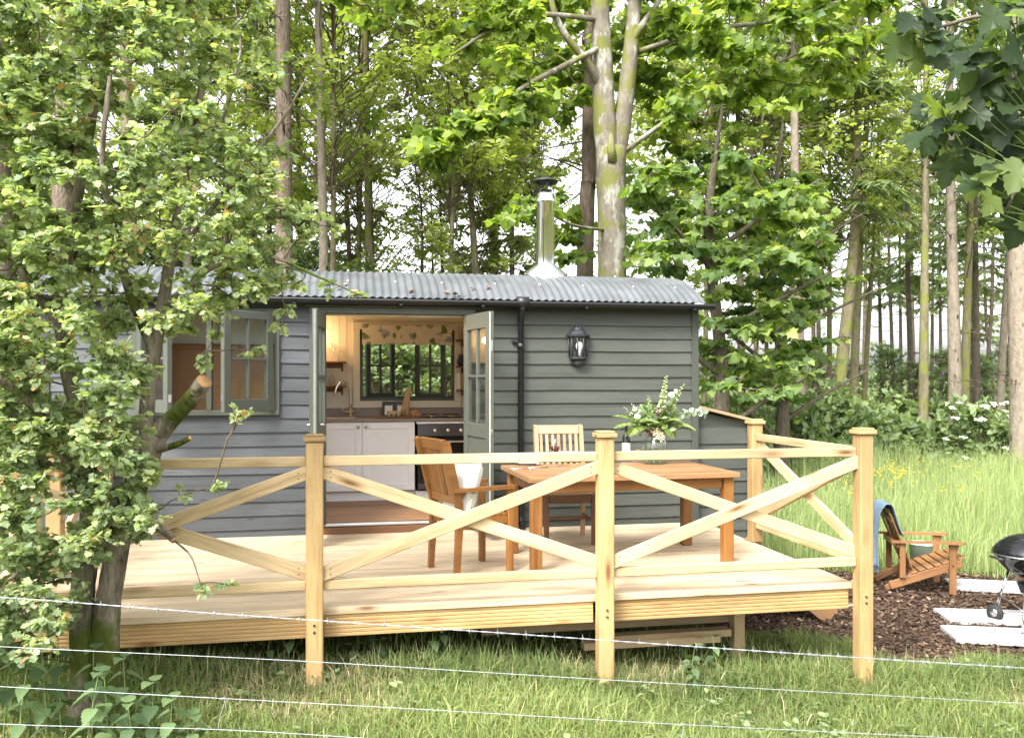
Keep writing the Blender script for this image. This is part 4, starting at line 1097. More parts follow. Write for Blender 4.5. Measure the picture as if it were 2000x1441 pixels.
# roman blind
vs = []; fs = []; nf = 24
zs = list(np.linspace(0.0, 0.245, nf))
for x in (-0.545, 0.545):
    for i_, z in enumerate(zs):
        vs.append((x, -0.012 - (0.016 * math.exp(-((z - .045) / .02) ** 2)) - 0.010 * math.exp(-((z - .008) / .012) ** 2), z))
    for i_, z in enumerate(zs): vs.append((x, 0.004, z))
n2 = 2 * nf
fs = [(i_, i_ + 1, n2 + i_ + 1, n2 + i_) for i_ in range(nf - 1)] + [(nf + i_, n2 + nf + i_, n2 + nf + i_ + 1, nf + i_ + 1) for i_ in range(nf - 1)]
fs += [(0, n2, n2 + nf, nf), (nf - 1, n2 - 1, n2 + n2 - 1, n2 + nf - 1)]
solo('roman_blind', MB().add(vs, fs, True).mesh('roman_blind', 'blind'), 'cream roman blind printed with blue flowers and green leaves over kitchen window', 'blind', T(0.71, BY - .118, 1.915))
solo('blind_wand', MB().tube([(0, 0, 0), (0.03, 0, -0.62)], 0.006, 6).mesh('blind_wand', 'steel_dull'), 'thin pale blind wand hanging at the right of the kitchen window', 'wand', T(1.335, BY - .14, 2.14))
# shelves and what stands on them
def shelf(x0, x1, z, label, grp=None):
    o = root('wall_shelf', label, 'shelf', (x0, BY - .15, z))
    blk('shelf_board', x0, x1, BY - .24, BY - .0765, z - .022, z, 'shelf', o)
    for x in (x0 + .12, x1 - .05):
        part('bracket', MB().prism([(0, 0), (0.13, 0), (0, -0.10)], -.011, .011, T(x, BY - .0765, z - .022) @ RZ(PI) @ RX(PI / 2) @ RY(PI / 2) @ Matrix.Identity(4)).mesh('bracket', 'shelf') if False else MB().add([(x - .011, BY - .077, z - .023), (x - .011, BY - .2, z - .023), (x - .011, BY - .077, z - .12), (x + .011, BY - .077, z - .023), (x + .011, BY - .2, z - .023), (x + .011, BY - .077, z - .12)], [(0, 1, 2), (5, 4, 3), (0, 3, 4, 1), (1, 4, 5, 2), (2, 5, 3, 0)]).mesh('bracket', 'shelf'), o)
    blk('back_rail', x0, x1 - .06, BY - .092, BY - .0768, z - .08, z - .024, 'shelf', o)
shelf(-0.47, -0.02, 1.71, 'upper wooden shelf with upright glasses beside the cream window surround')
shelf(-0.47, -0.02, 1.425, 'lower wooden shelf with upturned glasses above the tap')
wg = MB().lathe([(0.001, 0.0), (0.034, 0.0), (0.034, .003), (0.005, .008), (0.004, .085), (0.02, .10), (0.04, .135), (0.042, .17), (0.034, .215), (0.033, .215), (0.04, .17), (0.038, .136), (0.018, .103), (0.001, .095)], 18).mesh('wine_glass', 'crystal')
tb = MB().lathe([(0.001, 0), (0.03, 0), (0.045, .03), (0.043, .07), (0.032, .12), (0.031, .12), (0.042, .07), (0.043, .03), (0.028, .004), (0.001, .004)], 18).mesh('tumbler', 'crystal')
for k, x in enumerate((-0.30, -0.19)):
    solo('wine_glass', wg, 'clear wine glass standing upright on the upper kitchen shelf', 'glass', T(x, BY - .16, 1.711), 'wine glasses upright on the upper shelf')
solo('tumbler', tb, 'stemless clear glass at the outer end of the upper kitchen shelf', 'glass', T(-0.085, BY - .16, 1.711))
for x in (-0.38, -0.29, -0.19):
    solo('wine_glass', wg, 'clear wine glass turned upside down on the lower kitchen shelf', 'glass', T(x, BY - .16, 1.642) @ RX(PI), 'upturned wine glasses on the lower shelf')
shelf(1.30, 1.49, 1.98, 'top small wooden shelf right of the kitchen window')
shelf(1.30, 1.49, 1.66, 'middle small wooden shelf holding a dark jug beside the kitchen window')
shelf(1.30, 1.49, 1.37, 'lowest small wooden shelf holding pale books beside the kitchen window')
jg = root('jug', 'dark round jug on the middle shelf right of the kitchen window', 'jug', (0, 0, 0))
part('body', MB().lathe([(0, 0), (0.03, 0), (0.05, .03), (0.055, .06), (0.035, .10), (0.03, .12), (0.036, .135)], 16).mesh('body', 'iron'), jg)
part('handle', MB().tube(smooth_path([(0.045, 0, .1), (0.085, 0, .09), (0.08, 0, .05), (0.052, 0, .04)]), .007, 6).mesh('handle', 'iron'), jg)
place(jg, T(1.36, BY - .16, 1.661))
for k, (c, x) in enumerate((('paper', 1.335), ('kraft', 1.365), ('cab', 1.40))):
    solo('book', MB().box((0, 0, .1), (.024, .12, .2 - .012 * k), .002).mesh('book', c), ['white book on the lowest small shelf beside the window', 'brown book between two paler ones on the lowest shelf', 'grey book on the lowest small shelf by the partition'][k], 'book', T(x, BY - .15, 1.371))
# lit wall lamp on the partition
WL = root('wall_lamp', 'small lit brass wall lamp glowing beside the glasses shelf', 'lamp', (-0.46, 10.35, 1.93))
part('lamp_arm', MB().tube([(-0.478, 10.35, 1.90), (-0.42, 10.35, 1.90), (-0.40, 10.35, 1.93)], .007, 6).lathe([(0.035, 0), (0.03, .012), (0, .013)], 14, M=T(-0.479, 10.35, 1.90) @ RY(PI / 2)).mesh('lamp_arm', 'grating'), WL)
part('bulb', MB().lathe([(0, 0), (0.012, .004), (0.022, .04), (0.018, .07), (0, .085)], 12, (-0.40, 10.35, 1.935)).mesh('bulb', 'lampglow'), WL)
ll = bpy.data.lights.new('wall_lamp_light', 'POINT'); ll.energy = 1.5; ll.color = (1.0, 0.66, 0.33); ll.shadow_soft_size = 0.04
lo_ = bpy.data.objects.new('wall_lamp_light', ll); COL.objects.link(lo_); lo_.location = Vector((-0.335, 10.33, 1.99)) - Vector((-0.46, 10.35, 1.93)); lo_.parent = WL
# bed end behind the left window
blk('bunk_partition', -2.66, -0.53, 9.29, 9.32, 0.1, EZ + .25, 'white', HUT)
bd = root('bed_headboard', 'tan upholstered bed head seen through the open casements', 'headboard', (-1.4, 9.9, 0.1))
part('panel', MB().box((-1.55, 9.22, 1.0), (2.1, 0.06, 1.64), .02).mesh('panel', 'brown'), bd)
part('top_roll', MB().tube([(-2.58, 9.22, 1.82), (-0.52, 9.22, 1.82)], .04, 10).mesh('top_roll', 'brown'), bd)

# ------------------------------------------------------------------ dining table
TB = root('dining_table', 'orange brown teak dining table set for a meal on the deck', 'table')
TL, TW, TZ = 1.76, 1.02, 0.745
def lb(name, x0, x1, y0, y1, z0, z1, mat, parent, b=0.004): return blk(name, x0, x1, y0, y1, z0, z1, mat, parent, b)
e = 0.085
lb('edge_board', -TL / 2, TL / 2, -TW / 2, -TW / 2 + e, TZ - .04, TZ, 'teak_top', TB)
lb('edge_board', -TL / 2, TL / 2, TW / 2 - e, TW / 2, TZ - .04, TZ, 'teak_top', TB)
lb('edge_board', -TL / 2, -TL / 2 + e, -TW / 2 + e + .001, TW / 2 - e - .001, TZ - .04, TZ, 'teak_top', TB)
lb('edge_board', TL / 2 - e, TL / 2, -TW / 2 + e + .001, TW / 2 - e - .001, TZ - .04, TZ, 'teak_top', TB)
nsl = 10; ww = (TW - 2 * e) / nsl
for k in range(nsl):
    y0 = -TW / 2 + e + k * ww
    lb('top_slat', -TL / 2 + e + .002, TL / 2 - e - .002, y0 + .002, y0 + ww - .002, TZ - .03, TZ - .001, 'teak_top', TB, 0.003)
lg = 0.085
for sx in (-1, 1):
    for sy in (-1, 1):
        x = sx * (TL / 2 - .075); y = sy * (TW / 2 - .085) - (0.06 if sy > 0 else 0)
        lb('leg', x - lg / 2, x + lg / 2, y - lg / 2, y + lg / 2, 0.001, TZ - .041, 'teak', TB, 0.006)
yb = TW / 2 - .145
for y in (-TW / 2 + .085, yb): lb('apron', -TL / 2 + .12, TL / 2 - .12, y - .013, y + .013, TZ - .13, TZ - .042, 'teak', TB)
for x in (-TL / 2 + .075, TL / 2 - .075): lb('apron', x - .013, x + .013, -TW / 2 + .13, yb - .045, TZ - .13, TZ - .042, 'teak', TB)
MTAB = T(2.215, 6.95, 0) @ RZ(math.radians(2.2))
place(TB, MTAB)
# ------------------------------------------------------------------ chairs: local +X is the way the sitter faces
def armchair(name, label, mats, arms, sw=0.50, sd=0.46, hb=1.05):
    m, ms = mats
    o = root(name, label, 'chair')
    zs = 0.45; bx = -sd / 2; lean = 0.11
    for sy in (-1, 1):
        y = sy * (sw / 2 - .025)
        # back post: leg below, leaning upright above, one bent mesh
        pr = [(bx - .045, 0), (bx - .005, 0), (bx + .028, zs), (bx + .02, zs + .1), (bx - lean + .02, hb - .02), (bx - lean - .03, hb), (bx - lean - .055, hb - .02), (bx - .035, zs + .1), (bx - .03, zs)]
        part('back_post', MB().prism(pr, -.019, .019, T(0, y, 0) @ RX(PI / 2)).mesh('back_post', m), o)
        lb('leg', sd / 2 - .025, sd / 2 + .025, y - .022, y + .022, 0.001, (0.645 if arms else zs), m, o, 0.005)
        lb('seat_rail', bx + .03, sd / 2 - .026, y - .012, y + .012, zs - .07, zs - .005, m, o)
        if arms:
            poly = [(bx - .06, -.028), (0, -.034), (sd / 2 + .02, -.032), (sd / 2 + .055, -.02), (sd / 2 + .06, 0), (sd / 2 + .055, .02), (sd / 2 + .02, .032), (0, .034), (bx - .06, .028)]
            part('arm', MB().prism(poly, 0.648, 0.676, T(0, y + sy * .012, 0)).mesh('arm', m), o)
            part('arm_bracket', MB().prism([(bx - .02, .645), (bx - .01, .55), (bx + .06, .645)], -.012, .012, T(0, y, 0) @ RX(PI / 2)).mesh('arm_bracket', m), o)
    lb('front_rail', sd / 2 - .012, sd / 2 + .012, -sw / 2 + .05, sw / 2 - .05, zs - .07, zs - .005, m, o)
    lb('back_rail', bx - .012, bx + .012, -sw / 2 + .046, sw / 2 - .046, zs - .07, zs - .005, m, o)
    if not arms:
        lb('stretcher', -.012, .012, -sw / 2 + .038, sw / 2 - .038, 0.2, .228, m, o)
        for sy in (-1, 1): lb('stretcher', bx + .0, sd / 2 - .026, sy * (sw / 2 - .025) - .011, sy * (sw / 2 - .025) + .011, 0.2, .228, m, o)
    ns = 7
    for k in range(ns):
        x0 = bx + .045 + k * (sd - .06) / ns
        lb('seat_slat', x0, x0 + (sd - .06) / ns - .014, -sw / 2 + .012, sw / 2 - .012, zs - .004, zs + .014, ms, o, 0.004)
    # back: top and bottom rails and upright slats, leaning
    dirv = Vector((-lean, 0, hb - zs - .12)).normalized()
    b0 = Vector((bx - .008, 0, zs + .1)); L = (hb - zs - .1)
    def bp(s, y): p = b0 + dirv * (L * s); return Vector((p.x, y, p.z))
    beam('top_rail', bp(.93, -sw / 2 + .045), bp(.93, sw / 2 - .045), 0.085, 0.026, ms, o, up=dirv)
    beam('lower_rail', bp(.06, -sw / 2 + .045), bp(.06, sw / 2 - .045), 0.055, 0.024, ms, o, up=dirv)
    nb = 7; gap = (sw - .09) / nb
    for k in range(nb):
        y = -sw / 2 + .045 + gap * (k + .5)
        beam('back_slat', bp(.11, y), bp(.86, y), gap * (.80 if arms else .52), 0.014, ms, o, up=(0, 1, 0))
    return o
c1 = armchair('dining_armchair', 'orange teak armchair with its back to the open doors', ('teak', 'teak'), True, 0.50, 0.44, 1.05)
M1 = T(0.955, 6.72, 0) @ RZ(math.radians(20))
place(c1, M1)
c2 = armchair('dining_chair', 'slat-backed chair with paler back pushed in between table and hut', ('teak_pale', 'teak_pale'), False, 0.49, 0.42, 1.06)
for ch in c2.children:
    if ch.name.split('.')[0] in ('leg', 'front_rail', 'seat_rail', 'stretcher'):
        ch.data = ch.data.copy(); ch.data.materials[0] = MT['teak_dark']
M2 = T(1.975, 7.72, 0) @ RZ(math.radians(-92))
place(c2, M2)
def pillow(a, b, th, mat, name):
    n = 16; vs = []; fs = []
    for s in (-1, 1):
        for i_ in range(n + 1):
            for j_ in range(n + 1):
                u = i_ / n * 2 - 1; v = j_ / n * 2 - 1
                pinch = 1 - 0.07 * (u * u * (1 - v * v) + v * v * (1 - u * u)) * 1.2
                h = th / 2 * ((1 - u ** 4) * (1 - v ** 4)) ** 0.45
                h += 0.012 * math.sin(u * 5 + v * 3) * (1 - u * u) * (1 - v * v)
                vs.append((u * a / 2 * (1 - .06 * (1 - v * v) * (u * u)), v * b / 2 * (1 - .06 * (1 - u * u) * (v * v)), s * h))
    N = (n + 1) ** 2
    for i_ in range(n):
        for j_ in range(n):
            q = (i_ * (n + 1) + j_, (i_ + 1) * (n + 1) + j_, (i_ + 1) * (n + 1) + j_ + 1, i_ * (n + 1) + j_ + 1)
            fs.append(tuple(reversed(q))); fs.append(tuple(N + k for k in q))
    fs = [tuple(reversed(f)) for f in fs]
    return MB().add(vs, fs, True).mesh(name, mat)
pm = pillow(0.42, 0.42, 0.15, 'cushion', 'cushion')
solo('cushion', pm, 'white leaf-print cushion propped in the orange armchair', 'cushion', M1 @ T(-0.085, -0.01, 0.655) @ RY(math.radians(-74)) )
solo('cushion', pillow(0.38, 0.40, 0.07, 'cushion', 'cushion'), 'white leaf-print pad lying on the slat-backed chair', 'cushion', M2 @ T(-0.03, 0, 0.492))
# ------------------------------------------------------------------ on the table
def ontab(px, py): return Zp(px, py, TZ + .001)
def plate(pos, r, label):
    o = root('plate', label, 'plate')
    part('dish', MB().lathe([(0, .004), (r * .55, .004), (r * .62, .008), (r * .98, .020), (r, .022), (r * .985, .0245), (r * .62, .013), (r * .5, .010), (0, .010)], 32).mesh('dish', 'china'), o)
    part('foot_ring', MB().lathe([(r * .5, 0), (r * .55, 0), (r * .55, .005), (r * .5, .005)], 28).mesh('foot_ring', 'china'), o)
    place(o, T(pos)); return o
p0 = ontab(1030, 906)
plate(p0, 0.145, 'white dinner plate at the table end beside the armchair')
p2_ = ontab(1110, 884); plate(p2_, 0.14, 'white dinner plate on the table before the slat-backed chair')
fork = MB().box((0, 0, .003), (.13, .012, .003), .001).box((.085, 0, .004), (.05, .024, .003), .001)
def cutlery(name, pos, rot, label, spoon):
    o = root(name, label, 'cutlery')
    part('handle', MB().tube([(-.1, 0, .004), (0, 0, .006), (.04, 0, .004)], [.006, .004, .003], 6).mesh('handle', 'steel'), o)
    if spoon:
        part('bowl', MB().lathe([(0, 0), (.012, .001), (.020, .006), (.019, .007), (.011, .003), (0, .002)], 14, M=T(.07, 0, .001) @ Matrix.Diagonal((1.6, 1, 1, 1))).mesh('bowl', 'steel'), o)
    else:
        part('blade', MB().prism([(.03, -.004), (.12, -.008), (.135, 0), (.12, .007), (.03, .004)], .003, .005).mesh('blade', 'steel'), o)
    place(o, T(pos) @ RZ(rot))
cutlery('table_knife', ontab(1018, 916), 0.15, 'steel knife lying beside the plate near the armchair', False)
cutlery('table_spoon', ontab(1052, 914), 0.35, 'steel spoon lying beside the plate near the armchair', True)
def glass_of_wine(pos):
    o = root('wine_glass', 'stemmed glass of red wine standing on the dining table', 'glass')
    part('glass', MB().lathe([(0.001, 0), (0.038, 0), (0.038, .003), (0.006, .009), (0.0045, .10), (0.02, .112), (0.043, .145), (0.047, .18), (0.036, .245), (0.035, .245), (0.045, .18), (0.041, .146), (0.018, .115), (0.001, .108)], 24).mesh('glass', 'crystal'), o)
    part('wine', MB().lathe([(0.001, .110), (0.017, .117), (0.039, .147), (0.0425, .172), (0.001, .172)], 24).mesh('wine', 'wine'), o)
    place(o, T(pos))
glass_of_wine(ontab(1083, 911))
bb = root('bread_board', 'small round wooden board with bread slices beside the wine glass', 'board')
part('board', MB().lathe([(0, 0), (.1, 0), (.105, .008), (.1, .016), (0, .016)], 24).mesh('board', 'acacia'), bb)
for k in range(3):
    part('bread_slice', MB().lathe([(0, 0), (.036, 0), (.04, .01), (.034, .02), (0, .022)], 14, M=T(-.05 + k * .045, .01 * k, .017) @ RY(.5)).mesh('bread_slice', 'crust'), bb)
place(bb, T(ontab(1118, 901)))
bt = root('wine_bottle', 'dark wine bottle with white label behind the pine post', 'bottle')
part('bottle', MB().lathe([(0, 0), (.036, 0), (.038, .008), (.038, .19), (.03, .225), (.0145, .25), (.0145, .31), (.016, .312), (.016, .322), (0, .322)], 20).mesh('bottle', 'bottle'), bt)
part('label', MB().lathe([(.0388, .055), (.0388, .155)], 20).mesh('label', 'paper'), bt)
place(bt, T(ontab(1223, 897)))
bw_ = root('fruit_bowl', 'shallow pale bowl with peaches between the bottle and the vase', 'bowl')
part('bowl', MB().lathe([(0, 0), (.05, 0), (.055, .008), (.095, .045), (.11, .06), (.107, .062), (.09, .047), (.05, .012), (0, .01)], 26).mesh('bowl', 'cab'), bw_)
place(bw_, T(ontab(1243, 900)))
peach = MB().lathe([(0, 0), (.018, .003), (.031, .018), (.034, .033), (.028, .05), (.012, .06), (0, .057)], 14).mesh('peach', 'peach')
for k, (x, y, z) in enumerate(((-.04, -.02, .022), (.04, -.025, .022), (0, .045, .022), (0.005, -.01, .066), (-.045, .03, .05))):
    solo('peach', peach, 'orange peach heaped in the pale bowl on the table', 'fruit', T(ontab(1243, 900) + Vector((x, y, z))) @ RX(.4 * k), 'peaches in the fruit bowl')
# vase of flowers
VS = root('flower_vase', 'round glass vase of foxgloves, ferns and eucalyptus on the dining table', 'vase')
part('vase', MB().lathe([(0, 0), (.085, 0), (.105, .012), (.108, .08), (.108, .17), (.100, .205), (.075, .232), (.082, .25), (.080, .25), (.072, .232), (.097, .203), (.105, .168), (.105, .08), (.102, .016), (.083, .008), (0, .008)], 30).mesh('vase', 'vaseglass'), VS)
stems = NB(); ferns = NB(); eu = NB(); lf = NB()
def stem_line(p0, p1, p2, r=.0035, n=8):
    t = np.linspace(0, 1, n)[:, None]; p0, p1, p2 = map(np.array, (p0, p1, p2))
    q = (1 - t) ** 2 * p0 + 2 * t * (1 - t) * p1 + t * t * p2
    v, f = rods(q[:-1], q[1:], r, r, 4); stems.add(v, f); return q
for k in range(22):      # stems standing in the water
    a = rng.uniform(0, 2 * PI); r = rng.uniform(.02, .085)
    stem_line((r * math.cos(a + 2), r * math.sin(a + 2), .012), (0, 0, .14), (.04 * math.cos(a), .04 * math.sin(a), .26), .004, 5)
def foxglove(tip, base, name_pink, nb, bell):
    q = stem_line((0, 0, .2), base, tip, .004, 14)
    s = np.linspace(.3, 1, nb); pts = interp(q, s); d = unit(np.array(tip) - np.array(base))
    mb = MB(); mb2 = MB()
    for i_, p in enumerate(pts):
        f = i_ / nb; a = i_ * 2.4; L = bell * (1 - .75 * f)
        out = Vector((math.cos(a), math.sin(a), -.55 + .8 * f)).normalized()
        tgt = mb if (name_pink and f < .35) else mb2
        P0 = Vector(p); M = frame(P0, P0 + out * .01)
        prof = [(0.15 * L, 0), (.3 * L, .35 * L), (.42 * L, .8 * L), (.5 * L, L)]
        tgt.lathe(prof, 6, M=T(P0) @ M.to_3x3().to_4x4() @ RY(PI / 2))
    if mb.v: part('flower', mb.mesh('flower', 'pinkbell'), VS)
    part('flower_spike', mb2.mesh('flower_spike', 'greenbud' if nb > 20 else 'creambell'), VS)
foxglove((.115, .02, .775), (.06, 0, .45), True, 40, .05)
foxglove((.27, 0, .70), (.10, 0, .40), False, 30, .04)
foxglove((-.05, .02, .60), (-.04, 0, .4), False, 26, .036)
foxglove((-.22, -.02, .53), (-.08, -.02, .36), True, 20, .032)
foxglove((-.28, 0, .50), (-.12, 0, .32), True, 18, .03)
foxglove((-.06, -.11, .27), (-.08, -.05, .42), True, 9, .05)
def fern(tip, mid, w_, n=34):
    q = stem_line((0, 0, .22), mid, tip, .003, 16)
    s = np.linspace(.2, .99, n); P_ = interp(q, s); d = unit(np.gradient(P_, axis=0))
    side = unit(np.cross(d, np.array([[0, 0, 1.0]])))
    ln = w_ * np.sin(np.linspace(.35, PI, n)) ** .7 + .008
    for sg in (-1, 1):
        tipd = side * sg + d * .45 + np.array([[0, 0, -.25]])
        v, f, a = leaves((np.array([(0, 0, 0), (.09, .4, .02), (0, 1, -.12), (-.09, .4, .02)]), np.array([(0, 1, 2), (0, 2, 3)])), P_, tipd, np.array([[0, 0, 1.0]]) + .2 * rng.normal(size=(n, 3)), ln, rng.uniform(0, 1, n))
        ferns.add(v, f, a)
for tip, mid, w_ in (((-.36, -.05, .30), (-.2, -.03, .43), .075), ((-.27, -.14, .24), (-.14, -.08, .42), .085), ((.18, -.12, .36), (.08, -.07, .46), .08), ((.02, -.12, .48), (0, -.06, .42), .08), ((-.02, .1, .55), (0, .06, .4), .08), ((.24, .06, .42), (.12, .05, .44), .075), ((-.1, -.16, .34), (-.05, -.1, .44), .08), ((.1, .15, .5), (.05, .1, .4), .08), ((.10, -.16, .22), (.06, -.10, .4), .07), ((-.34, .04, .40), (-.18, .02, .46), .085), ((.30, -.10, .28), (.16, -.06, .44), .085), ((-.20, -.16, .36), (-.1, -.1, .46), .09), ((.12, -.1, .58), (.06, -.04, .45), .085)):
    fern(tip, mid, w_)
def euca(tip, mid, n=22, sz=.05):
    q = stem_line((0, 0, .22), mid, tip, .003, 12); s = np.linspace(.35, 1, n); P_ = interp(q, s)
    a = np.arange(n) * 1.6
    tipd = np.stack([np.cos(a) * .5, np.sin(a) * .6, np.where(np.arange(n) % 2, .35, -.8)], 1)
    v, f, b = leaves(LEAF_ROUND, P_, tipd, rng.normal(0, .5, (n, 3)) + np.array([[0, -1, .4]]), sz * rng.uniform(.7, 1.15, n), rng.uniform(0, 1, n)); eu.add(v, f, b)
euca((.41, -.02, .42), (.18, -.02, .5), 26, .055); euca((-.17, -.06, .45), (-.09, -.03, .36), 18, .05); euca((.16, .0, .60), (.1, 0, .4), 16, .055); euca((-.05, -.1, .40), (-.02, -.05, .34), 14, .05)
n = 420
th = rng.uniform(0, 2 * PI, n); el = rng.uniform(-.3, 1.2, n); rr = rng.uniform(.05, .19, n)
pos = np.stack([rr * np.cos(th) * np.cos(el) * 1.15, rr * np.sin(th) * np.cos(el) * .8, .30 + rr * np.sin(el)], 1)
v, f, a = leaves(LEAF_OVAL, pos, pos - np.array([[0, 0, .25]]) + rng.normal(0, .08, (n, 3)), rng.normal(0, .5, (n, 3)) + np.array([[0, -.3, 1]]), rng.uniform(.03, .065, n), rng.uniform(0, 1, n))
lf.add(v, f, a)
part('stems', stems.mesh('stems', 'stem'), VS, kind='stuff')
part('fern_fronds', ferns.mesh('fern_fronds', 'fern'), VS, kind='stuff')
part('eucalyptus_sprigs', eu.mesh('eucalyptus_sprigs', 'euca'), VS, kind='stuff')
part('foliage', lf.mesh('foliage', 'elder'), VS, kind='stuff')
mb = MB()
for k in range(46):
    a = rng.uniform(0, 2 * PI); r = .055 * math.sqrt(rng.uniform(0, 1))
    mb.lathe([(0, 0), (.009, .004), (.011, .010), (.006, .016), (0, .017)], 6, (r * math.cos(a) - .01, -.125 + r * .4 * math.sin(a), .245 + r * math.sin(a)))
part('cream_flower_head', mb.mesh('cream_flower_head', 'creambell'), VS)
place(VS, T(ontab(1279, 905)))
for ch in VS.children:
    if ch.name.split('.')[0] in ('fern_fronds', 'eucalyptus_sprigs', 'foliage'): ch.scale = (1.15, 1.15, 1.06)

# ------------------------------------------------------------------ folding garden chair, local +X is the way it faces, origin on the ground between the front legs
AC = root('garden_chair', 'brown slatted wooden garden chair with sloping seat on the mulch', 'chair')
hw = 0.27
for s in (-1, 1):
    y = s * hw
    lb('front_leg', -.035, .035, y - .012, y + .012, .001, .535, 'acacia', AC)
    beam('side_rail', (.10, y - s * .03, .33), (-.62, y - s * .03, .07), .085, .022, 'acacia', AC)
    beam('rear_foot', (-.36, y - s * .055, .20), (-.66, y - s * .055, .035), .06, .02, 'acacia', AC)
    lb('arm_post', -.53, -.47, y - .012, y + .012, .16, .535, 'acacia', AC)
    part('arm', MB().prism([(-.62, -.03), (.0, -.055), (.09, -.05), (.12, -.02), (.12, .02), (.09, .05), (0, .055), (-.62, .03)], .537, .557, T(0, y + s * .012, 0)).mesh('arm', 'acacia'), AC)
    part('arm_bracket', MB().prism([(.036, .535), (.036, .43), (.06, .535)], -.01, .01, T(0, y, 0) @ RX(PI / 2)).mesh('arm_bracket', 'acacia'), AC)
    for (x, z) in ((.0, .31), (-.05, .27), (-.5, .15), (-.45, .2)):
        part('bolt', boltm, AC, T(x, y + s * .014, z) @ RX(-s * PI / 2))
lb('back_brace', -.56, -.53, -hw, hw, .48, .536, 'acacia', AC)
for k in range(7):
    s_ = k / 6; x = .095 - s_ * .47; z = .385 - s_ * .165
    part('seat_slat', boxmesh('seat_slat', 2 * hw - .03, .066, .018, 'acacia', .003), AC, T(x, 0, z) @ RY(math.atan2(-.165, .47) * -1 * -1) @ RZ(PI / 2) if False else T(x, 0, z) @ RY(-.337) @ RZ(PI / 2))
for k in range(6):
    y0 = -.19 + k * .076; y1 = -.23 + k * .092
    beam('back_slat', (-.37, y0, .20), (-.62, y1, .91 - .012 * (k - 2.5) ** 2), .064, .016, 'acacia', AC, up=(0, 1, 0))
beam('back_rail', (-.405, -.22, .29), (-.405, .22, .29), .05, .02, 'acacia', AC); beam('back_rail', (-.595, -.24, .77), (-.595, .24, .77), .05, .02, 'acacia', AC)
ax, ay = 6.37, 8.30
MA = T(ax, ay, gz(ax, ay) + .012) @ RZ(math.radians(-20))
place(AC, MA)
# blanket hung over the chair back
vs = []; fs = []; nu, nv = 22, 30
path = [(-.50, .60), (-.545, .72), (-.59, .86), (-.625, .935), (-.68, .93), (-.715, .82), (-.73, .65), (-.735, .48), (-.745, .25)]
pp = np.array(smooth_path([(x, 0, z) for x, z in path], 5))
P_ = interp(pp, np.linspace(0, 1, nv + 1))
for i_ in range(nv + 1):
    for j_ in range(nu + 1):
        v_ = j_ / nu; y = -.25 + v_ * .37 - .03 * (i_ / nv)
        f_ = 0.018 * math.sin(v_ * 17 + i_ * .12) * (.3 + max(0, i_ / nv - .3) * 1.6)
        x = P_[i_][0] - max(0, f_ + .004) * (1 if i_ > nv * .4 else -.5); vs.append((x + (.012 if i_ < nv * .35 else -.008), y + .02 * math.sin(i_ * .35), P_[i_][2] + .012 * math.sin(v_ * 9) * (i_ > nv * .8)))
fs = [(i_ * (nu + 1) + j_, (i_ + 1) * (nu + 1) + j_, (i_ + 1) * (nu + 1) + j_ + 1, i_ * (nu + 1) + j_ + 1) for i_ in range(nv) for j_ in range(nu)]
bl = root('throw_blanket', 'blue woollen blanket hung over the back of the garden chair', 'blanket')
cl = part('cloth', MB().add(vs, fs, True).mesh('cloth', 'blanket'), bl)
so_ = cl.modifiers.new('thick', 'SOLIDIFY'); so_.thickness = 0.008; so_.offset = 0
e0 = np.array(vs[-(nu + 1):]); e0 = np.repeat(e0, 2, 0) + rng.normal(0, .004, (2 * (nu + 1), 3)); v, f = rods(e0, e0 + np.array([[-.005, 0, -.05]]) + rng.normal(0, .008, e0.shape), .003, .002, 3)
part('fringe', npmesh('fringe', v, f, 'blanket'), bl)
place(bl, MA)
tb_ = root('metal_tub', 'pale green metal tub standing behind the garden chair', 'tub')
part('tub', MB().lathe([(0, 0), (.12, 0), (.15, .36), (.158, .365), (.152, .37), (.143, .36), (.115, .01), (0, .01)], 26).mesh('tub', 'tub'), tb_)
part('rim', MB().tube([(.156 * math.cos(a), .156 * math.sin(a), .366) for a in np.linspace(0, 2 * PI, 27)], .008, 6, False).mesh('rim', 'tub'), tb_)
q = P(1802, 1100, 8.95); place(tb_, T(q.x, q.y, gz(q.x, q.y)))
# ------------------------------------------------------------------ paving slabs
SZ = -0.765
def slab(corner, ex, ey, w_, l_, label, dz=0.0):
    c = Vector(corner); ex = Vector((ex[0], ex[1], 0)).normalized(); ey = Vector((-ex.y, ex.x, 0))
    mid = c + ex * l_ / 2 + ey * w_ / 2
    M = Matrix((ex, ey, Vector((0, 0, 1)))).transposed().to_4x4(); M.translation = (mid.x, mid.y, max(gz(mid.x, mid.y), -.83) + .040 + dz)
    solo('paving_slab', MB().box((0, 0, 0), (l_, w_, .05), .008).mesh('paving_slab', 'slab'), label, 'paving slab', M)
ca = Zp(1865, 1149, SZ); cb_ = Zp(1910, 1140, SZ)
slab(Zp(1866, 1150, SZ), (1, -.42), None, .42, 1.3, 'pale paving slab lying nearest the garden chair')
slab(Zp(1856, 1213, SZ), (1, -.30), None, .42, 1.3, 'pale paving slab under the wheel of the kettle barbecue')
slab(Zp(1868, 1254, SZ), (1, -.36), None, .42, 1.3, 'pale paving slab at the grass edge under the barbecue foot', .008)
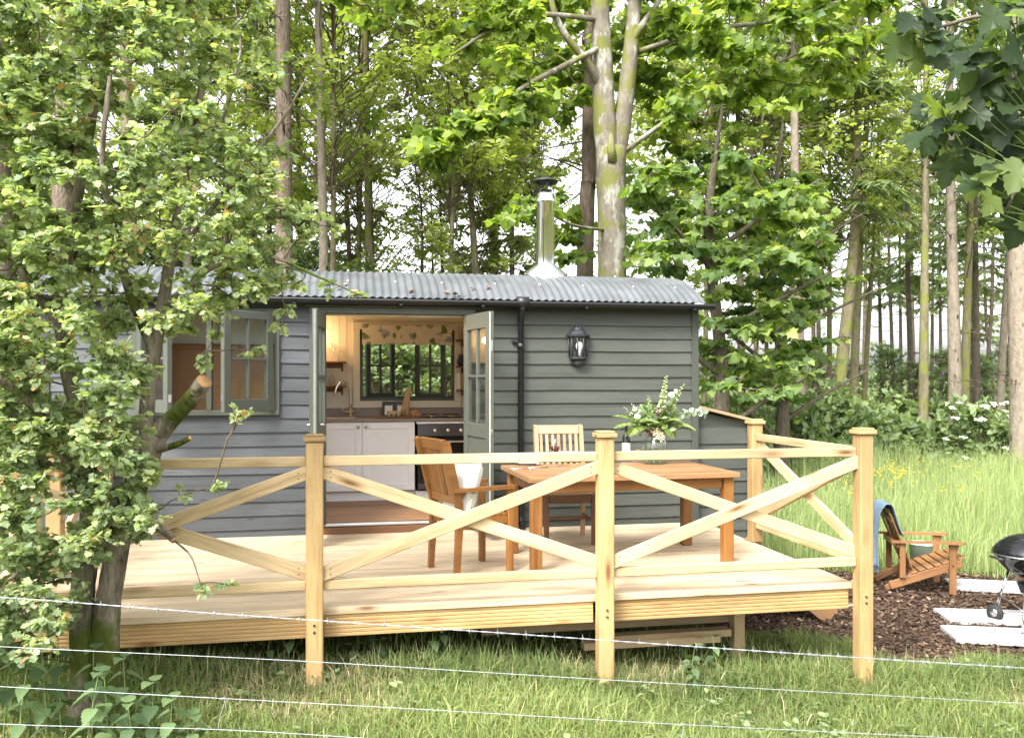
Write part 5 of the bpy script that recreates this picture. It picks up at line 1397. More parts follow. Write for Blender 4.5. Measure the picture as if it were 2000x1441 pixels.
# ------------------------------------------------------------------ kettle barbecue
bx_, by_ = 6.16, 6.88; bz_ = gz(bx_, by_) + .045
BQ = root('kettle_barbecue', 'black kettle barbecue on silver legs standing on pale slabs', 'barbecue', (bx_, by_, bz_))
c = (bx_, by_, bz_); R = .30; zr = .65
part('bowl', MB().lathe([(0, zr - .21), (.10, zr - .20), (.2, zr - .145), (.255, zr - .08), (R, zr), (R + .006, zr + .002), (R - .004, zr + .004)], 40, c).mesh('bowl', 'enamel'), BQ)
ld = part('lid', MB().lathe([(R + .004, zr + .006), (R + .006, zr + .014), (R - .012, zr + .05), (.235, zr + .11), (.165, zr + .155), (.08, zr + .18), (0, zr + .186)], 40, c).mesh('lid', 'enamel'), BQ)
part('rim_band', MB().lathe([(R + .002, zr - .004), (R + .010, zr - .002), (R + .010, zr + .008), (R + .002, zr + .01)], 40, c).mesh('rim_band', 'steel_dull'), BQ)
part('lid_handle', MB().tube(smooth_path([(bx_ - .07, by_ - .03, bz_ + zr + .18), (bx_ - .07, by_ - .05, bz_ + zr + .235), (bx_ + .07, by_ - .05, bz_ + zr + .235), (bx_ + .07, by_ - .03, bz_ + zr + .18)]), .010, 8).mesh('lid_handle', 'iron'), ld)
part('lid_vent', MB().lathe([(0.045, zr + .168), (.045, zr + .176), (0, zr + .178)], 16, (bx_ - .10, by_ - .09, bz_ - .022)).mesh('lid_vent', 'steel'), ld)
part('side_handle', MB().tube(smooth_path([(bx_ - R + .01, by_ - .05, bz_ + zr - .03), (bx_ - R - .05, by_ - .05, bz_ + zr - .02), (bx_ - R - .05, by_ + .07, bz_ + zr - .02), (bx_ - R + .01, by_ + .07, bz_ + zr - .03)]), .010, 8).mesh('side_handle', 'iron'), BQ)
part('ash_pan', MB().lathe([(.0, zr - .36), (.07, zr - .355), (.10, zr - .27), (.104, zr - .268), (.098, zr - .27)], 24, c).mesh('ash_pan', 'iron'), BQ)
part('ash_pan_stay', MB().tube([(bx_, by_, bz_ + zr - .36), (bx_, by_, bz_ + zr - .2)], .012, 8).mesh('ash_pan_stay', 'iron'), BQ)
feet = [Vector((-.36, -.33, .0)), Vector((-.19, .20, .07)), Vector((.34, -.05, .07))]
tops = [Vector((-.13, -.12, zr - .16)), Vector((-.09, .14, zr - .16)), Vector((.17, -.02, zr - .16))]
C0 = Vector(c)
for k in range(3):
    f_, t_ = feet[k], tops[k]
    lgp = part('leg', MB().tube([C0 + t_, C0 + t_.lerp(f_, .96)], .0125, 12).mesh('leg', 'steel'), BQ)
    if k == 0:
        part('foot_cap', MB().lathe([(.0, 0), (.034, 0), (.030, .014), (.014, .035), (.0, .036)], 14, C0 + f_).mesh('foot_cap', 'black'), lgp)
    else:
        wc = C0 + f_
        wl = part('wheel', MB().lathe([(.03, -.02), (.07, -.022), (.075, -.014), (.075, .014), (.07, .022), (.03, .02)], 26, M=T(wc) @ RZ(.35) @ RY(PI / 2)).mesh('wheel', 'rubber'), BQ)
        part('hub', MB().lathe([(0, -.024), (.035, -.022), (.035, .022), (0, .024)], 16, M=T(wc) @ RZ(.35) @ RY(PI / 2)).mesh('hub', 'steel_dull'), wl)
part('axle', MB().tube([C0 + feet[1], C0 + feet[2]], .006, 6).mesh('axle', 'steel_dull'), BQ)
part('wire_rack', MB().tube([C0 + feet[0].lerp(tops[0], .4), C0 + feet[1].lerp(tops[1], .4)], .004, 5).tube([C0 + feet[0].lerp(tops[0], .4), C0 + feet[2].lerp(tops[2], .4)], .004, 5).mesh('wire_rack', 'steel_dull'), BQ)

# ------------------------------------------------------------------ stock fence in front
WF = root('wire_fence', 'galvanised stock fence wires with barbed top strand crossing the grass', 'fence')
DPT = 3.2
def Dp(x, y, d=DPT):
    u = (x - 1000) / FPX; v = (HOR - y) / FPX
    return Vector(((SA + u * CA) * d, (CA - u * SA) * d, EYE + v * d))
strands = [[(-700, 1128), (0, 1166), (400, 1196), (1000, 1237), (1500, 1272), (2000, 1304), (2700, 1345)],
           [(-700, 1222), (0, 1262), (600, 1291), (1170, 1326), (2000, 1373), (2700, 1412)],
           [(-700, 1300), (0, 1340), (430, 1363), (850, 1386), (1330, 1414), (2000, 1447), (2700, 1484)],
           [(-700, 1372), (0, 1413), (430, 1424), (850, 1450), (1330, 1480), (2000, 1515), (2700, 1552)]]
sp = []
for k, s_ in enumerate(strands):
    path = smooth_path([Dp(*q) for q in s_], 6); sp.append(np.array([tuple(p) for p in path]))
    if k == 0:
        pts = interp(sp[0], np.linspace(0, 1, 700)); ph = np.arange(700) * .55; off = np.stack([0 * ph, np.cos(ph) * .0015, np.sin(ph) * .0015], 1)
        o = part('barbed_wire', MB().tube(pts + off, .0011, 5).tube(pts - off, .0011, 5).mesh('barbed_wire', 'wire'), WF)
        bp_ = interp(sp[0], np.linspace(.003, .997, 62))
        for p in bp_:
            p = Vector(p); a = rnd.uniform(0, 6); mb = MB()
            mb.tube([p + Vector((-.004, 0, 0)), p + Vector((.004, 0, 0))], .0042, 6)
            for s2 in (0, PI / 2):
                d_ = Vector((.003, math.cos(a + s2), math.sin(a + s2))) * .016; mb.tube([p - d_, p + d_], [.0006, .0006], 4)
            part('barb', mb.mesh('barb', 'wire'), o)
    else:
        part('wire', MB().tube([Vector(p) for p in interp(sp[k], np.linspace(0, 1, 120))], .0012, 6).mesh('wire', 'wire'), WF)
def wire_at(k, px):
    q = sp[k]; dx = q @ np.array([CA, -SA, 0]); t = (px - 1000) / FPX * DPT
    i_ = np.argsort(dx); return Vector([float(np.interp(t, dx[i_], q[i_, j])) for j in range(3)])
for px in (436, 1332):
    for k in (1, 2):
        if k == 1: continue
        a_, b_ = wire_at(k, px), wire_at(k + 1, px - 5)
        part('stay_wire', MB().tube(smooth_path([a_ + Vector((0, -.003, .006)), a_ + Vector((.006, -.004, -.01)), a_.lerp(b_, .5) + Vector((-.004, -.003, 0)), b_ + Vector((-.008, -.004, .01)), b_ + Vector((-.012, -.003, .0))]), .0012, 5).mesh('stay_wire', 'wire'), WF)
        part('wire_knot', MB().tube([a_ + Vector((-.012, -.001, 0)), a_ + Vector((.012, -.001, 0))], .003, 6).mesh('wire_knot', 'wire'), WF)
WF.location = (0, 0, 0)
for s_ in (-700, 2700):       # the fence posts stand just outside the picture
    q = Dp(s_, 1300); blk('fence_post', q.x - .05, q.x + .05, q.y + .004, q.y + .10, gz(q.x, q.y) - .2, Dp(s_, strands[0][0 if s_ < 0 else -1][1]).z + .1, 'oldwood', WF, .008)

# ------------------------------------------------------------------ plants: tools
def ball(n):
    d = unit(rng.normal(size=(n, 3))); return d * rng.uniform(0, 1, (n, 1)) ** 0.45
def spray(LN, TW, c, base, R, ntw, nl, size, tm, droop=.35, flat=.5, vlo=0., vhi=1., twr=.004):
    "one clump: twigs fanning out from the branch end, leaves along them"
    c = np.asarray(c, float); base = np.asarray(base, float); R = np.asarray(R, float)
    s = c + (base - c) * .25 + rng.normal(0, .04, (ntw, 3)) * R
    e = c + ball(ntw) * R
    t = np.linspace(.25, 1.0, nl)[None, :, None] * rng.uniform(.9, 1.05, (ntw, 1, 1))
    d = unit(e - s)[:, None, :]
    bow = np.array([0, 0, 1.0]) * (.12 * R[2]) * np.sin(t * PI)
    pos = s[:, None] + (e - s)[:, None] * t + bow
    sd = np.cross(d, np.array([0, 0, 1.0])); sg = np.where(np.arange(nl) % 2, 1, -1)[None, :, None]
    n = ntw * nl
    tip = d * .6 + sd * sg * .9 + np.array([0, 0, -droop]) + rng.normal(0, .35, (ntw, nl, 3))
    nrm = np.array([[0, 0, 1.0]]) + rng.normal(0, flat, (n, 3))
    tone = rng.uniform(-.18, .18)
    va = np.clip(rng.beta(2, 2, n) * (vhi - vlo) + vlo + tone, 0, 1)
    pos = pos.reshape(-1, 3) + rng.normal(0, .02, (n, 3)) * R.mean()
    v, f, a = leaves(tm, pos, tip.reshape(-1, 3), nrm, size * rng.uniform(.5, 1.25, n), va); LN.add(v, f, a)
    m = (s + e) / 2 + np.array([0, 0, .12 * R[2]])
    for p, q, r0, r1 in ((s, m, twr, twr * .7), (m, e, twr * .7, twr * .4)):
        v, f = rods(p, q, r0, r1, 3); TW.add(v, f)
def branch(TW, a, b, r0, r1, sag=.08, n=5, sides=5):
    a = np.asarray(a, float); b = np.asarray(b, float); L = np.linalg.norm(b - a)
    t = np.linspace(0, 1, n + 1)[:, None]
    q = a + (b - a) * t + np.sin(t * PI) * (np.array([[0, 0, sag * L]]) + rng.normal(0, .05 * L, (1, 3))) + np.sin(t * PI) * rng.normal(0, .025 * L, (n + 1, 3))
    r = np.linspace(r0, r1, n + 1)
    v, f = rods(q[:-1], q[1:], r[:-1], r[1:], sides); TW.add(v, f)
def trunk_tube(NBk, pts, rad, n=14, rough=.06, seg=5, flare=0.0):
    pts = np.array([tuple(p) for p in smooth_path(pts, seg)]); rad = np.array(lerp_list(rad, len(pts)))
    m = len(pts); t = unit(np.gradient(pts, axis=0))
    ref = np.array([1.0, 0, 0]); V = []
    ph = rng.uniform(0, 6, 6)
    for i in range(m):
        ref = ref - t[i] * ref.dot(t[i]); ref /= np.linalg.norm(ref); b = np.cross(t[i], ref)
        a = np.arange(n) * 2 * PI / n
        rr = rad[i] * (1 + rough * (np.sin(2 * a + ph[0] + i * .25) + .7 * np.sin(3 * a + ph[1] - i * .4) + .6 * np.sin(5 * a + ph[2] + i * .7)) + rng.normal(0, rough * .35, n))
        if flare and i < seg: rr = rr * (1 + flare * (1 - i / seg) ** 2 * (1 + .5 * np.sin(3 * a + ph[3])))
        V.append(pts[i] + np.cos(a)[:, None] * ref * rr[:, None] + np.sin(a)[:, None] * b * rr[:, None])
    V = np.concatenate(V); i = (np.arange(m - 1)[:, None] * n + np.arange(n)[None]); j = (np.arange(m - 1)[:, None] * n + (np.arange(n)[None] + 1) % n)
    i = i.ravel(); j = j.ravel()
    F = np.concatenate([np.stack([i, j, j + n], 1), np.stack([i, j + n, i + n], 1)])
    k = len(V); V = np.concatenate([V, pts[-1:]]); l0 = (m - 1) * n + np.arange(n)
    F = np.concatenate([F, np.stack([l0, (m - 1) * n + (np.arange(n) + 1) % n, np.full(n, k)], 1)])
    NBk.add(V, F); return pts
class Att:
    "points a new branch may spring from; every branch adds its own outer points, so clumps fork from one another"
    def __init__(s, arrs): s.p = np.concatenate(arrs)
    def near(s, c, up=.6):
        c = np.asarray(c, float); d = s.p - c; w = np.linalg.norm(d, axis=1) + up * np.maximum(d[:, 2], 0)
        return s.p[int(np.argmin(w))]
    def grow(s, b, c): s.p = np.concatenate([s.p, [b + (c - b) * t for t in (.45, .7, .9)]])
def nearest(limbs, c, lift=0.0):
    c = np.asarray(c, float); d = ((limbs - c) ** 2).sum(1); return limbs[int(np.argmin(d))]

# ------------------------------------------------------------------ hawthorn in front, left
HWT = root('hawthorn_tree', 'leaning hawthorn with mossy twin stems and sawn limb before the deck', 'tree', (-1.62, 5.28, gz(-1.62, 5.28)))
wood_ = NB(); Yh = 5.28
def W(px, py, Y=Yh): return P(px, py, Y)
limbs = []
def limb(pts, rad, n=12, rough=.07, flare=0):
    rad = [r * .62 for r in rad]; limbs.append(trunk_tube(wood_, pts, rad, n, rough, 5, flare))
limb([W(205, 1440), W(205, 1300), W(210, 1190), W(226, 1080), W(255, 980), W(290, 890), W(318, 830)], [.17, .135, .12, .105, .10, .095, .085], 14, .09, .25)
limb([W(160, 1420), W(162, 1300), W(160, 1190), W(170, 1080), W(178, 980), W(165, 880), W(140, 760), W(120, 640), W(130, 500), W(160, 340), W(190, 160), W(205, -20), W(210, -200)], [.15, .12, .105, .09, .085, .075, .07, .062, .055, .045, .035, .028, .02], 12, .09, .25)
limb([W(290, 900), W(288, 800), W(300, 700), W(315, 610), W(330, 520), W(352, 400), W(375, 280), W(395, 150), W(400, 0), W(405, -150)], [.075, .068, .062, .058, .052, .045, .038, .03, .024, .018], 12)
cut0 = [W(312, 842), W(340, 815, 5.22), W(372, 780, 5.12), W(399, 744, 5.02)]
limb(cut0, [.10, .085, .076, .070], 14, .09)
limb([W(178, 1000), W(130, 900, 5.0), W(70, 800, 4.8), W(0, 740, 4.6), W(-100, 690, 4.5)], [.05, .045, .035, .025, .015], 8)
limb([W(300, 690), W(250, 560, 5.1), W(215, 420, 4.9), W(200, 300, 4.75), W(215, 150, 4.7)], [.045, .04, .033, .025, .018], 8)
limb([W(330, 520), W(420, 400, 5.2), W(500, 300, 5.15), W(560, 220, 5.1), W(600, 150, 5.1)], [.032, .026, .02, .014, .009], 7)
limb([W(315, 600), W(420, 520, 5.0), W(520, 500, 4.9), W(620, 540, 4.85), W(700, 575, 4.85)], [.03, .022, .016, .010, .005], 7)
limb([W(120, 640), W(60, 560, 5.3), W(0, 470, 5.4), W(-80, 400, 5.5)], [.04, .034, .026, .018], 8)
limb([W(150, 400), W(80, 250, 5.4), W(40, 120, 5.5), W(10, 0, 5.6), W(0, -100, 5.7)], [.035, .028, .022, .017, .012], 8)
limb([W(170, 1080), W(120, 1060, 5.0), W(70, 1090, 4.85), W(20, 1130, 4.75)], [.04, .032, .022, .012], 7)
limb([W(250, 1010), W(310, 1030, 5.15), W(340, 1055, 5.1)], [.045, .035, .03], 8)
limb([W(300, 880), W(345, 868, 5.15), W(372, 855, 5.1)], [.04, .028, .02], 8)
limb([W(340, 1055, 5.1), W(372, 1085, 5.0), W(392, 1140, 4.95)], [.012, .008, .004], 6)
limb([W(345, 420), W(380, 330, 5.6), W(440, 220, 5.9), W(470, 100, 6.1)], [.03, .024, .018, .012], 7)
ATT = Att([interp(l, np.linspace(0, 1, 40)) for i_, l in enumerate(limbs) if i_ not in (3, 11, 12)])
LN, TW = NB(), NB()
edge_y = [-150, 0, 60, 100, 200, 300, 400, 450, 520, 560, 600, 650, 700, 760, 830, 900, 1000, 1060, 1110, 1160, 1210, 1260, 1310]
edge_x = [520, 540, 560, 570, 540, 590, 630, 640, 600, 610, 540, 500, 400, 340, 300, 320, 320, 300, 280, 230, 190, 120, 60]
cl = []
tries = 0
while len(cl) < 980 and tries < 20000:
    tries += 1
    px = rng.uniform(-160, 700); py = rng.uniform(-160, 1290)
    ex = np.interp(py, edge_y, edge_x) - 25
    if px > ex: continue
    k = 1.0
    if px > 300: k *= np.clip((ex - px) / 130, .3, 1) * .85
    if 250 < px < 400 and 590 < py < 830: k *= .5
    if 330 < px < 520 and 30 < py < 420: k *= .75
    if px < 300 and 780 < py < 1100: k *= 1.15
    if 130 < px < 300 and py > 1090: k *= .22
    if px > 150 and py > 1180: continue
    if 120 < px < 300 and 60 < py < 480: k *= .8
    if 100 < px < 420 and 500 < py < 590: k *= .6
    if rng.uniform() > k: continue
    Y = rng.triangular(4.5, 4.75, 6.0) if py < 700 else rng.triangular(4.5, 4.8, 5.5)
    cl.append(tuple(P(px, py, Y)))
# the rest of the crown, outside the picture to the left and above
for k in range(50):
    cl.append((rng.uniform(-4.4, -2.6), rng.uniform(4.2, 6.8), rng.uniform(.3, 4.6)))
for k in range(12):
    cl.append((rng.uniform(-3.2, -.6), rng.uniform(4.4, 6.4), rng.uniform(3.8, 5.0)))
extra = [(585, 555), (640, 560), (690, 578), (610, 455), (660, 445), (560, 610), (545, 640), (505, 690), (470, 800), (395, 1145), (450, 1145), (370, 960), (420, 955), (395, 700), (430, 655), (560, 120), (610, 420), (540, 560)]
for (x, y) in extra: cl.append(tuple(P(x, y, 4.95)))
small_from = len(cl) - len(extra)
order = np.argsort([np.linalg.norm(ATT.p - np.array(c), axis=1).min() for c in cl])
for i in order:
    c = np.array(cl[i]); b = ATT.near(c)
    dist = np.linalg.norm(c - b); small = i >= small_from
    if dist > .06: branch(TW, b, c, min(.010, .004 + .006 * dist), .0025, .06, 5, 4); ATT.grow(b, c)
    R = (.125, .12, .085) if not small else (.085, .08, .05)
    z_up = rng.uniform(0, .3)
    spray(LN, TW, c, b, R, 8 if not small else 4, 9 if not small else 7, .043, LEAF_HAW, .12, .55, .0 + .12 * z_up, .98, .0028)
part('trunk', wood_.mesh('trunk', 'bark_haw'), HWT)
part('twigs', TW.mesh('twigs', 'twig'), HWT, kind='stuff')
part('crown', LN.mesh('crown', 'hawthorn'), HWT, kind='stuff')
ce = W(399, 744, 5.02); cdir = (W(399, 744, 5.02) - W(372, 780, 5.12)).normalized()
part('sawn_face', MB().lathe([(.044, -.004), (.042, .003), (0, .004)], 18, M=T(ce) @ cdir.to_track_quat('Z', 'Y').to_matrix().to_4x4()).mesh('sawn_face', 'cutwood'), HWT, label='orange sawn end of the cut limb')
for q, d_, r in ((W(340, 1055, 5.1), W(340, 1055, 5.1) - W(310, 1030, 5.15), .0195), (W(372, 855, 5.1), W(372, 855, 5.1) - W(345, 868, 5.15), .013)):
    part('sawn_face', MB().lathe([(r, -.003), (r * .95, .003), (0, .004)], 14, M=T(q) @ d_.to_track_quat('Z', 'Y').to_matrix().to_4x4()).mesh('sawn_face', 'cutwood'), HWT)

# ------------------------------------------------------------------ the tall forked sycamore behind the hut
def sycamore(name, label, loc, limbspec, regions, n, mat, barkm, size=.17, R=(.55, .55, .14), extra=(), ntw=6, nl=6, group=None, fork=False):
    o = root(name, label, 'tree', loc, group)
    wd, LNs, TWs = NB(), NB(), NB(); lm = []
    for pts, rad, flare in limbspec:
        lm.append(trunk_tube(wd, pts, rad, 16 if rad[0] > .1 else 8, .045, 5, flare))
    Lm = Att([interp(l, np.linspace(0, 1, 50)) for l in lm])
    cs = []
    for (poly, Y0, Y1, num) in regions:
        xs = [p[0] for p in poly]; ys = [p[1] for p in poly]; k = 0; tr = 0
        while k < num and tr < num * 60:
            tr += 1
            x = rng.uniform(min(xs), max(xs)); y = rng.uniform(min(ys), max(ys))
            if inpoly(np.array([x]), np.array([y]), poly)[0]:
                Yc = rng.uniform(Y0, Y1)
                if fork and 1075 < x < 1300 and Yc < 14.5 and y > -20: Yc = rng.uniform(14.6, 16.0)
                cs.append(tuple(P(x, y, Yc))); k += 1
    cs += [tuple(q) for q in extra]
    cs = [np.array(c) for c in cs]
    for i_ in np.argsort([np.linalg.norm(Lm.p - c, axis=1).min() for c in cs]):
        c = cs[i_]; b = Lm.near(c, 1.0)
        dist = np.linalg.norm(c - b)
        if dist > .1: branch(TWs, b, c, min(.035, .008 + .008 * dist), .006, .07, 6, 5); Lm.grow(b, c)
        sc_ = rng.uniform(.75, 1.25)
        spray(LNs, TWs, c, b, np.array(R) * sc_, ntw, nl, size, LEAF_SYC, .55, .45, 0., 1., .006)
    part('trunk', wd.mesh('trunk', barkm), o)
    part('twigs', TWs.mesh('twigs', 'twig'), o, kind='stuff')
    part('crown', LNs.mesh('crown', mat), o, kind='stuff')
    return o
Ys = 14.0
def S(px, py, Y=Ys): return P(px, py, Y)
gS = P(1195, 900, Ys)
main = [([Vector((S(1193, 700).x, Ys, gz(3.9, Ys) - .1)), S(1193, 700), S(1195, 520), S(1194, 400), S(1194, 290)], [.33, .28, .255, .245, .25], .6),
        ([S(1191, 330), S(1182, 240), S(1176, 120), S(1172, 0), S(1174, -150), S(1185, -350)], [.20, .185, .17, .155, .13, .09], 0),
        ([S(1199, 330), S(1215, 240), S(1228, 140), S(1236, 50), S(1246, -80), S(1275, -300)], [.16, .15, .135, .12, .10, .07], 0),
        ([S(1172, 170), S(1145, 120, 13.8), S(1105, 70, 13.7), S(1080, 15, 13.6), S(1070, -60, 13.6)], [.085, .07, .06, .05, .04], 0),
        ([S(1230, 90), S(1258, 45, 13.8), S(1285, 5, 13.7), S(1310, -60, 13.6)], [.07, .055, .045, .035], 0),
        ([S(1180, 90), S(1080, 140, 13.3), S(1010, 180, 13.0), S(940, 250, 12.8), S(860, 295, 12.6), S(790, 325, 12.5)], [.05, .042, .035, .027, .018, .008], 0),
        ([S(1215, 300), S(1290, 245, 13.6), S(1380, 190, 13.4), S(1500, 130, 13.2), S(1620, 80, 13.0), S(1740, 20, 12.8)], [.045, .04, .034, .028, .02, .012], 0),
        ([S(1250, 100), S(1380, 60, 13.4), S(1520, 40, 13.2), S(1650, 0, 13.0)], [.05, .04, .03, .02], 0),
        ([S(1180, 40), S(1060, 30, 13.5), S(960, 60, 13.2), S(880, 110, 13.0)], [.05, .04, .03, .018], 0),
        ([S(1185, 450), S(1120, 440, 12.9), S(1060, 410, 12.6), S(1000, 395, 12.4)], [.03, .025, .018, .01], 0)]
sycamore('sycamore_tree', 'tall sycamore with pale forked trunk rising behind the chimney flue', (S(1193, 700).x, Ys, gz(3.9, Ys)), main,
         [([(640, -60), (1760, -60), (1740, 60), (1640, 130), (1500, 190), (1400, 170), (1300, 230), (1130, 120), (960, 130), (800, 60), (660, 30)], 12.2, 15.2, 120),
          ([(1225, 60), (1480, 60), (1480, 260), (1300, 300), (1240, 240)], 13.0, 15.5, 34),
          ([(1450, -40), (1780, -40), (1730, 120), (1560, 220), (1450, 200)], 12.4, 14.5, 34),
          ([(780, 330), (800, 300), (1050, 150), (1070, 190), (960, 270), (830, 345)], 12.4, 13.2, 26),
          ([(1030, 130), (1150, 120), (1150, 230), (1040, 250)], 12.8, 13.6, 12),
          ([(960, 380), (1130, 370), (1150, 510), (1080, 500), (980, 430)], 12.2, 13.0, 16)],
         0, 'syc', 'bark_syc', .165, (.52, .52, .14), [Vector((rng.uniform(-2, 9), rng.uniform(12, 18), rng.uniform(8.5, 12))) for k in range(24)], fork=True)
part('broken_stub', MB().tube([S(1196, 318, 13.82), S(1194, 290, 13.76), S(1193, 262, 13.78)], [.09, .07, .03], 9).mesh('broken_stub', 'bark_moss'), [o for o in bpy.data.objects if o.name == 'sycamore_tree'][0], label='mossy torn stub in the fork')
# two younger, darker sycamores right of the hut
def young(x, Y, top): return [([Vector((x, Y, gz(x, Y) - .1)), Vector((x + .1, Y, 1.5)), Vector((x - .1, Y + .1, 4)), Vector((x + .1, Y, top))], [.14, .11, .08, .02], .4)] + \
    [([Vector((x, Y, z0)), Vector((x + dx * .5, Y - .3, z0 + .6)), Vector((x + dx, Y - .6, z0 + 1.1))], [.05, .035, .012], 0) for z0, dx in ((.3, -1.6), (.6, 1.6), (1.6, -1.9), (2.2, 1.9), (3.2, -1.5), (3.6, 1.5))]
q = P(1400, 740, 13.2)
sycamore('sycamore_tree', 'young bushy dark green sycamore growing close beside the hut end', (q.x, 13.2, gz(q.x, 13.2)), young(q.x, 13.2, 6.0),
         [([(1235, 330), (1380, 270), (1560, 330), (1600, 480), (1580, 640), (1560, 760), (1450, 800), (1370, 790), (1375, 560), (1235, 520)], 11.9, 14.8, 125)], 0, 'syc_dark', 'bark_dark', .155, (.55, .55, .09), (), 7, 6)
q = P(1520, 740, 15.5)
sycamore('sycamore_tree', 'loose green sycamore sapling between the hut end and the pale trunks', (q.x, 15.5, gz(q.x, 15.5)), young(q.x, 15.5, 6.5),
         [([(1380, 400), (1480, 310), (1600, 360), (1630, 520), (1610, 740), (1500, 830), (1400, 820)], 14.8, 16.6, 80)], 0, 'syc_dark', 'bark_dark', .155, (.55, .55, .10), (), 7, 6)

# ------------------------------------------------------------------ near sycamore bough, top right
NS = root('sycamore_tree', 'near sycamore bough with large dark leaves hanging into the view', 'tree', (4.5, 1.6, gz(4.5, 1.6)))
wd = NB()
def N_(px, py, d): return Dp(px, py, d)
nb = [trunk_tube(wd, [Vector((4.5, 1.6, gz(4.5, 1.6) - .1)), Vector((4.5, 1.62, 1.0)), Vector((4.4, 1.7, 2.4)), Vector((4.45, 1.7, 4.2)), Vector((4.5, 1.6, 6.0))], [.2, .16, .14, .12, .05], 14, .05),
      trunk_tube(wd, [Vector((4.42, 1.7, 2.3)), N_(2500, 60, 2.9), N_(2150, 90, 2.85), N_(2020, 130, 2.8), N_(1920, 190, 2.8), N_(1840, 240, 2.8), N_(1775, 275, 2.8)], [.05, .035, .022, .015, .010, .006, .003], 8, .04),
      trunk_tube(wd, [N_(2150, 90, 2.85), N_(2060, 240, 2.6), N_(2000, 340, 2.55), N_(1960, 420, 2.55)], [.015, .011, .007, .003], 7, .04),
      trunk_tube(wd, [N_(2150, 90, 2.85), N_(2040, 20, 3.0), N_(1920, 30, 3.1), N_(1800, 60, 3.15), N_(1740, 40, 3.2)], [.015, .011, .008, .005, .003], 7, .04)]
part('trunk', wd.mesh('trunk', 'bark_dark'), NS)
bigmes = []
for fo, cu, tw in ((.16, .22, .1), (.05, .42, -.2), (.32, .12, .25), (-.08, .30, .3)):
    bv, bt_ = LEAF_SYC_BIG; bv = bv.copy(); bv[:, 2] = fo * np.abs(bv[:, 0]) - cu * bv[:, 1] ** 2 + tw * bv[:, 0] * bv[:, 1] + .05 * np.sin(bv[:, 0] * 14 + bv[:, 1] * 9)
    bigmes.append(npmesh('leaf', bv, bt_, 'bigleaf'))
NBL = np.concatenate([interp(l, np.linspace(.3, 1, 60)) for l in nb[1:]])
pts_ = []
polyL = [(1765, 250), (1800, 205), (1870, 140), (1900, 60), (1940, 10), (2060, -30), (2080, 450), (1975, 440), (1930, 380), (1865, 310), (1805, 280)]
polyU = [(1745, 20), (1860, 10), (1870, 90), (1800, 120), (1755, 90)]
tr = 0
while len(pts_) < 210 and tr < 5000:
    tr += 1; x = rng.uniform(1740, 2080); y = rng.uniform(-30, 480)
    if inpoly(np.array([x]), np.array([y]), polyL)[0]: pts_.append((x, y, rng.uniform(2.45, 3.0)))
tr = 0
while len(pts_) < 245 and tr < 5000:
    tr += 1; x = rng.uniform(1740, 1870); y = rng.uniform(10, 120)
    if inpoly(np.array([x]), np.array([y]), polyU)[0]: pts_.append((x, y, rng.uniform(3.0, 3.3)))
pet0, pet1 = [], []
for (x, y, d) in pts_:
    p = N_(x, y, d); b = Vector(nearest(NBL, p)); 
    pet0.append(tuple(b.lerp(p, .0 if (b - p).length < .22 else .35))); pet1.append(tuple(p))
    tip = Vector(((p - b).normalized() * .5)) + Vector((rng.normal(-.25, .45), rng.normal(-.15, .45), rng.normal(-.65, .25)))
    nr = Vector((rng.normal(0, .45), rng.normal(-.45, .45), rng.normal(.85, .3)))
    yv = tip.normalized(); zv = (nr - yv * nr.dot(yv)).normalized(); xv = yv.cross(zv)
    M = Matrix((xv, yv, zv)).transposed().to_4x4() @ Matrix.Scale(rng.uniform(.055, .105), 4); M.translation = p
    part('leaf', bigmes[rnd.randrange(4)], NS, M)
v, f = rods(pet0, pet1, .0025, .0018, 4)
part('leaf_stalks', npmesh('leaf_stalks', v, f, 'stem'), NS, kind='stuff')

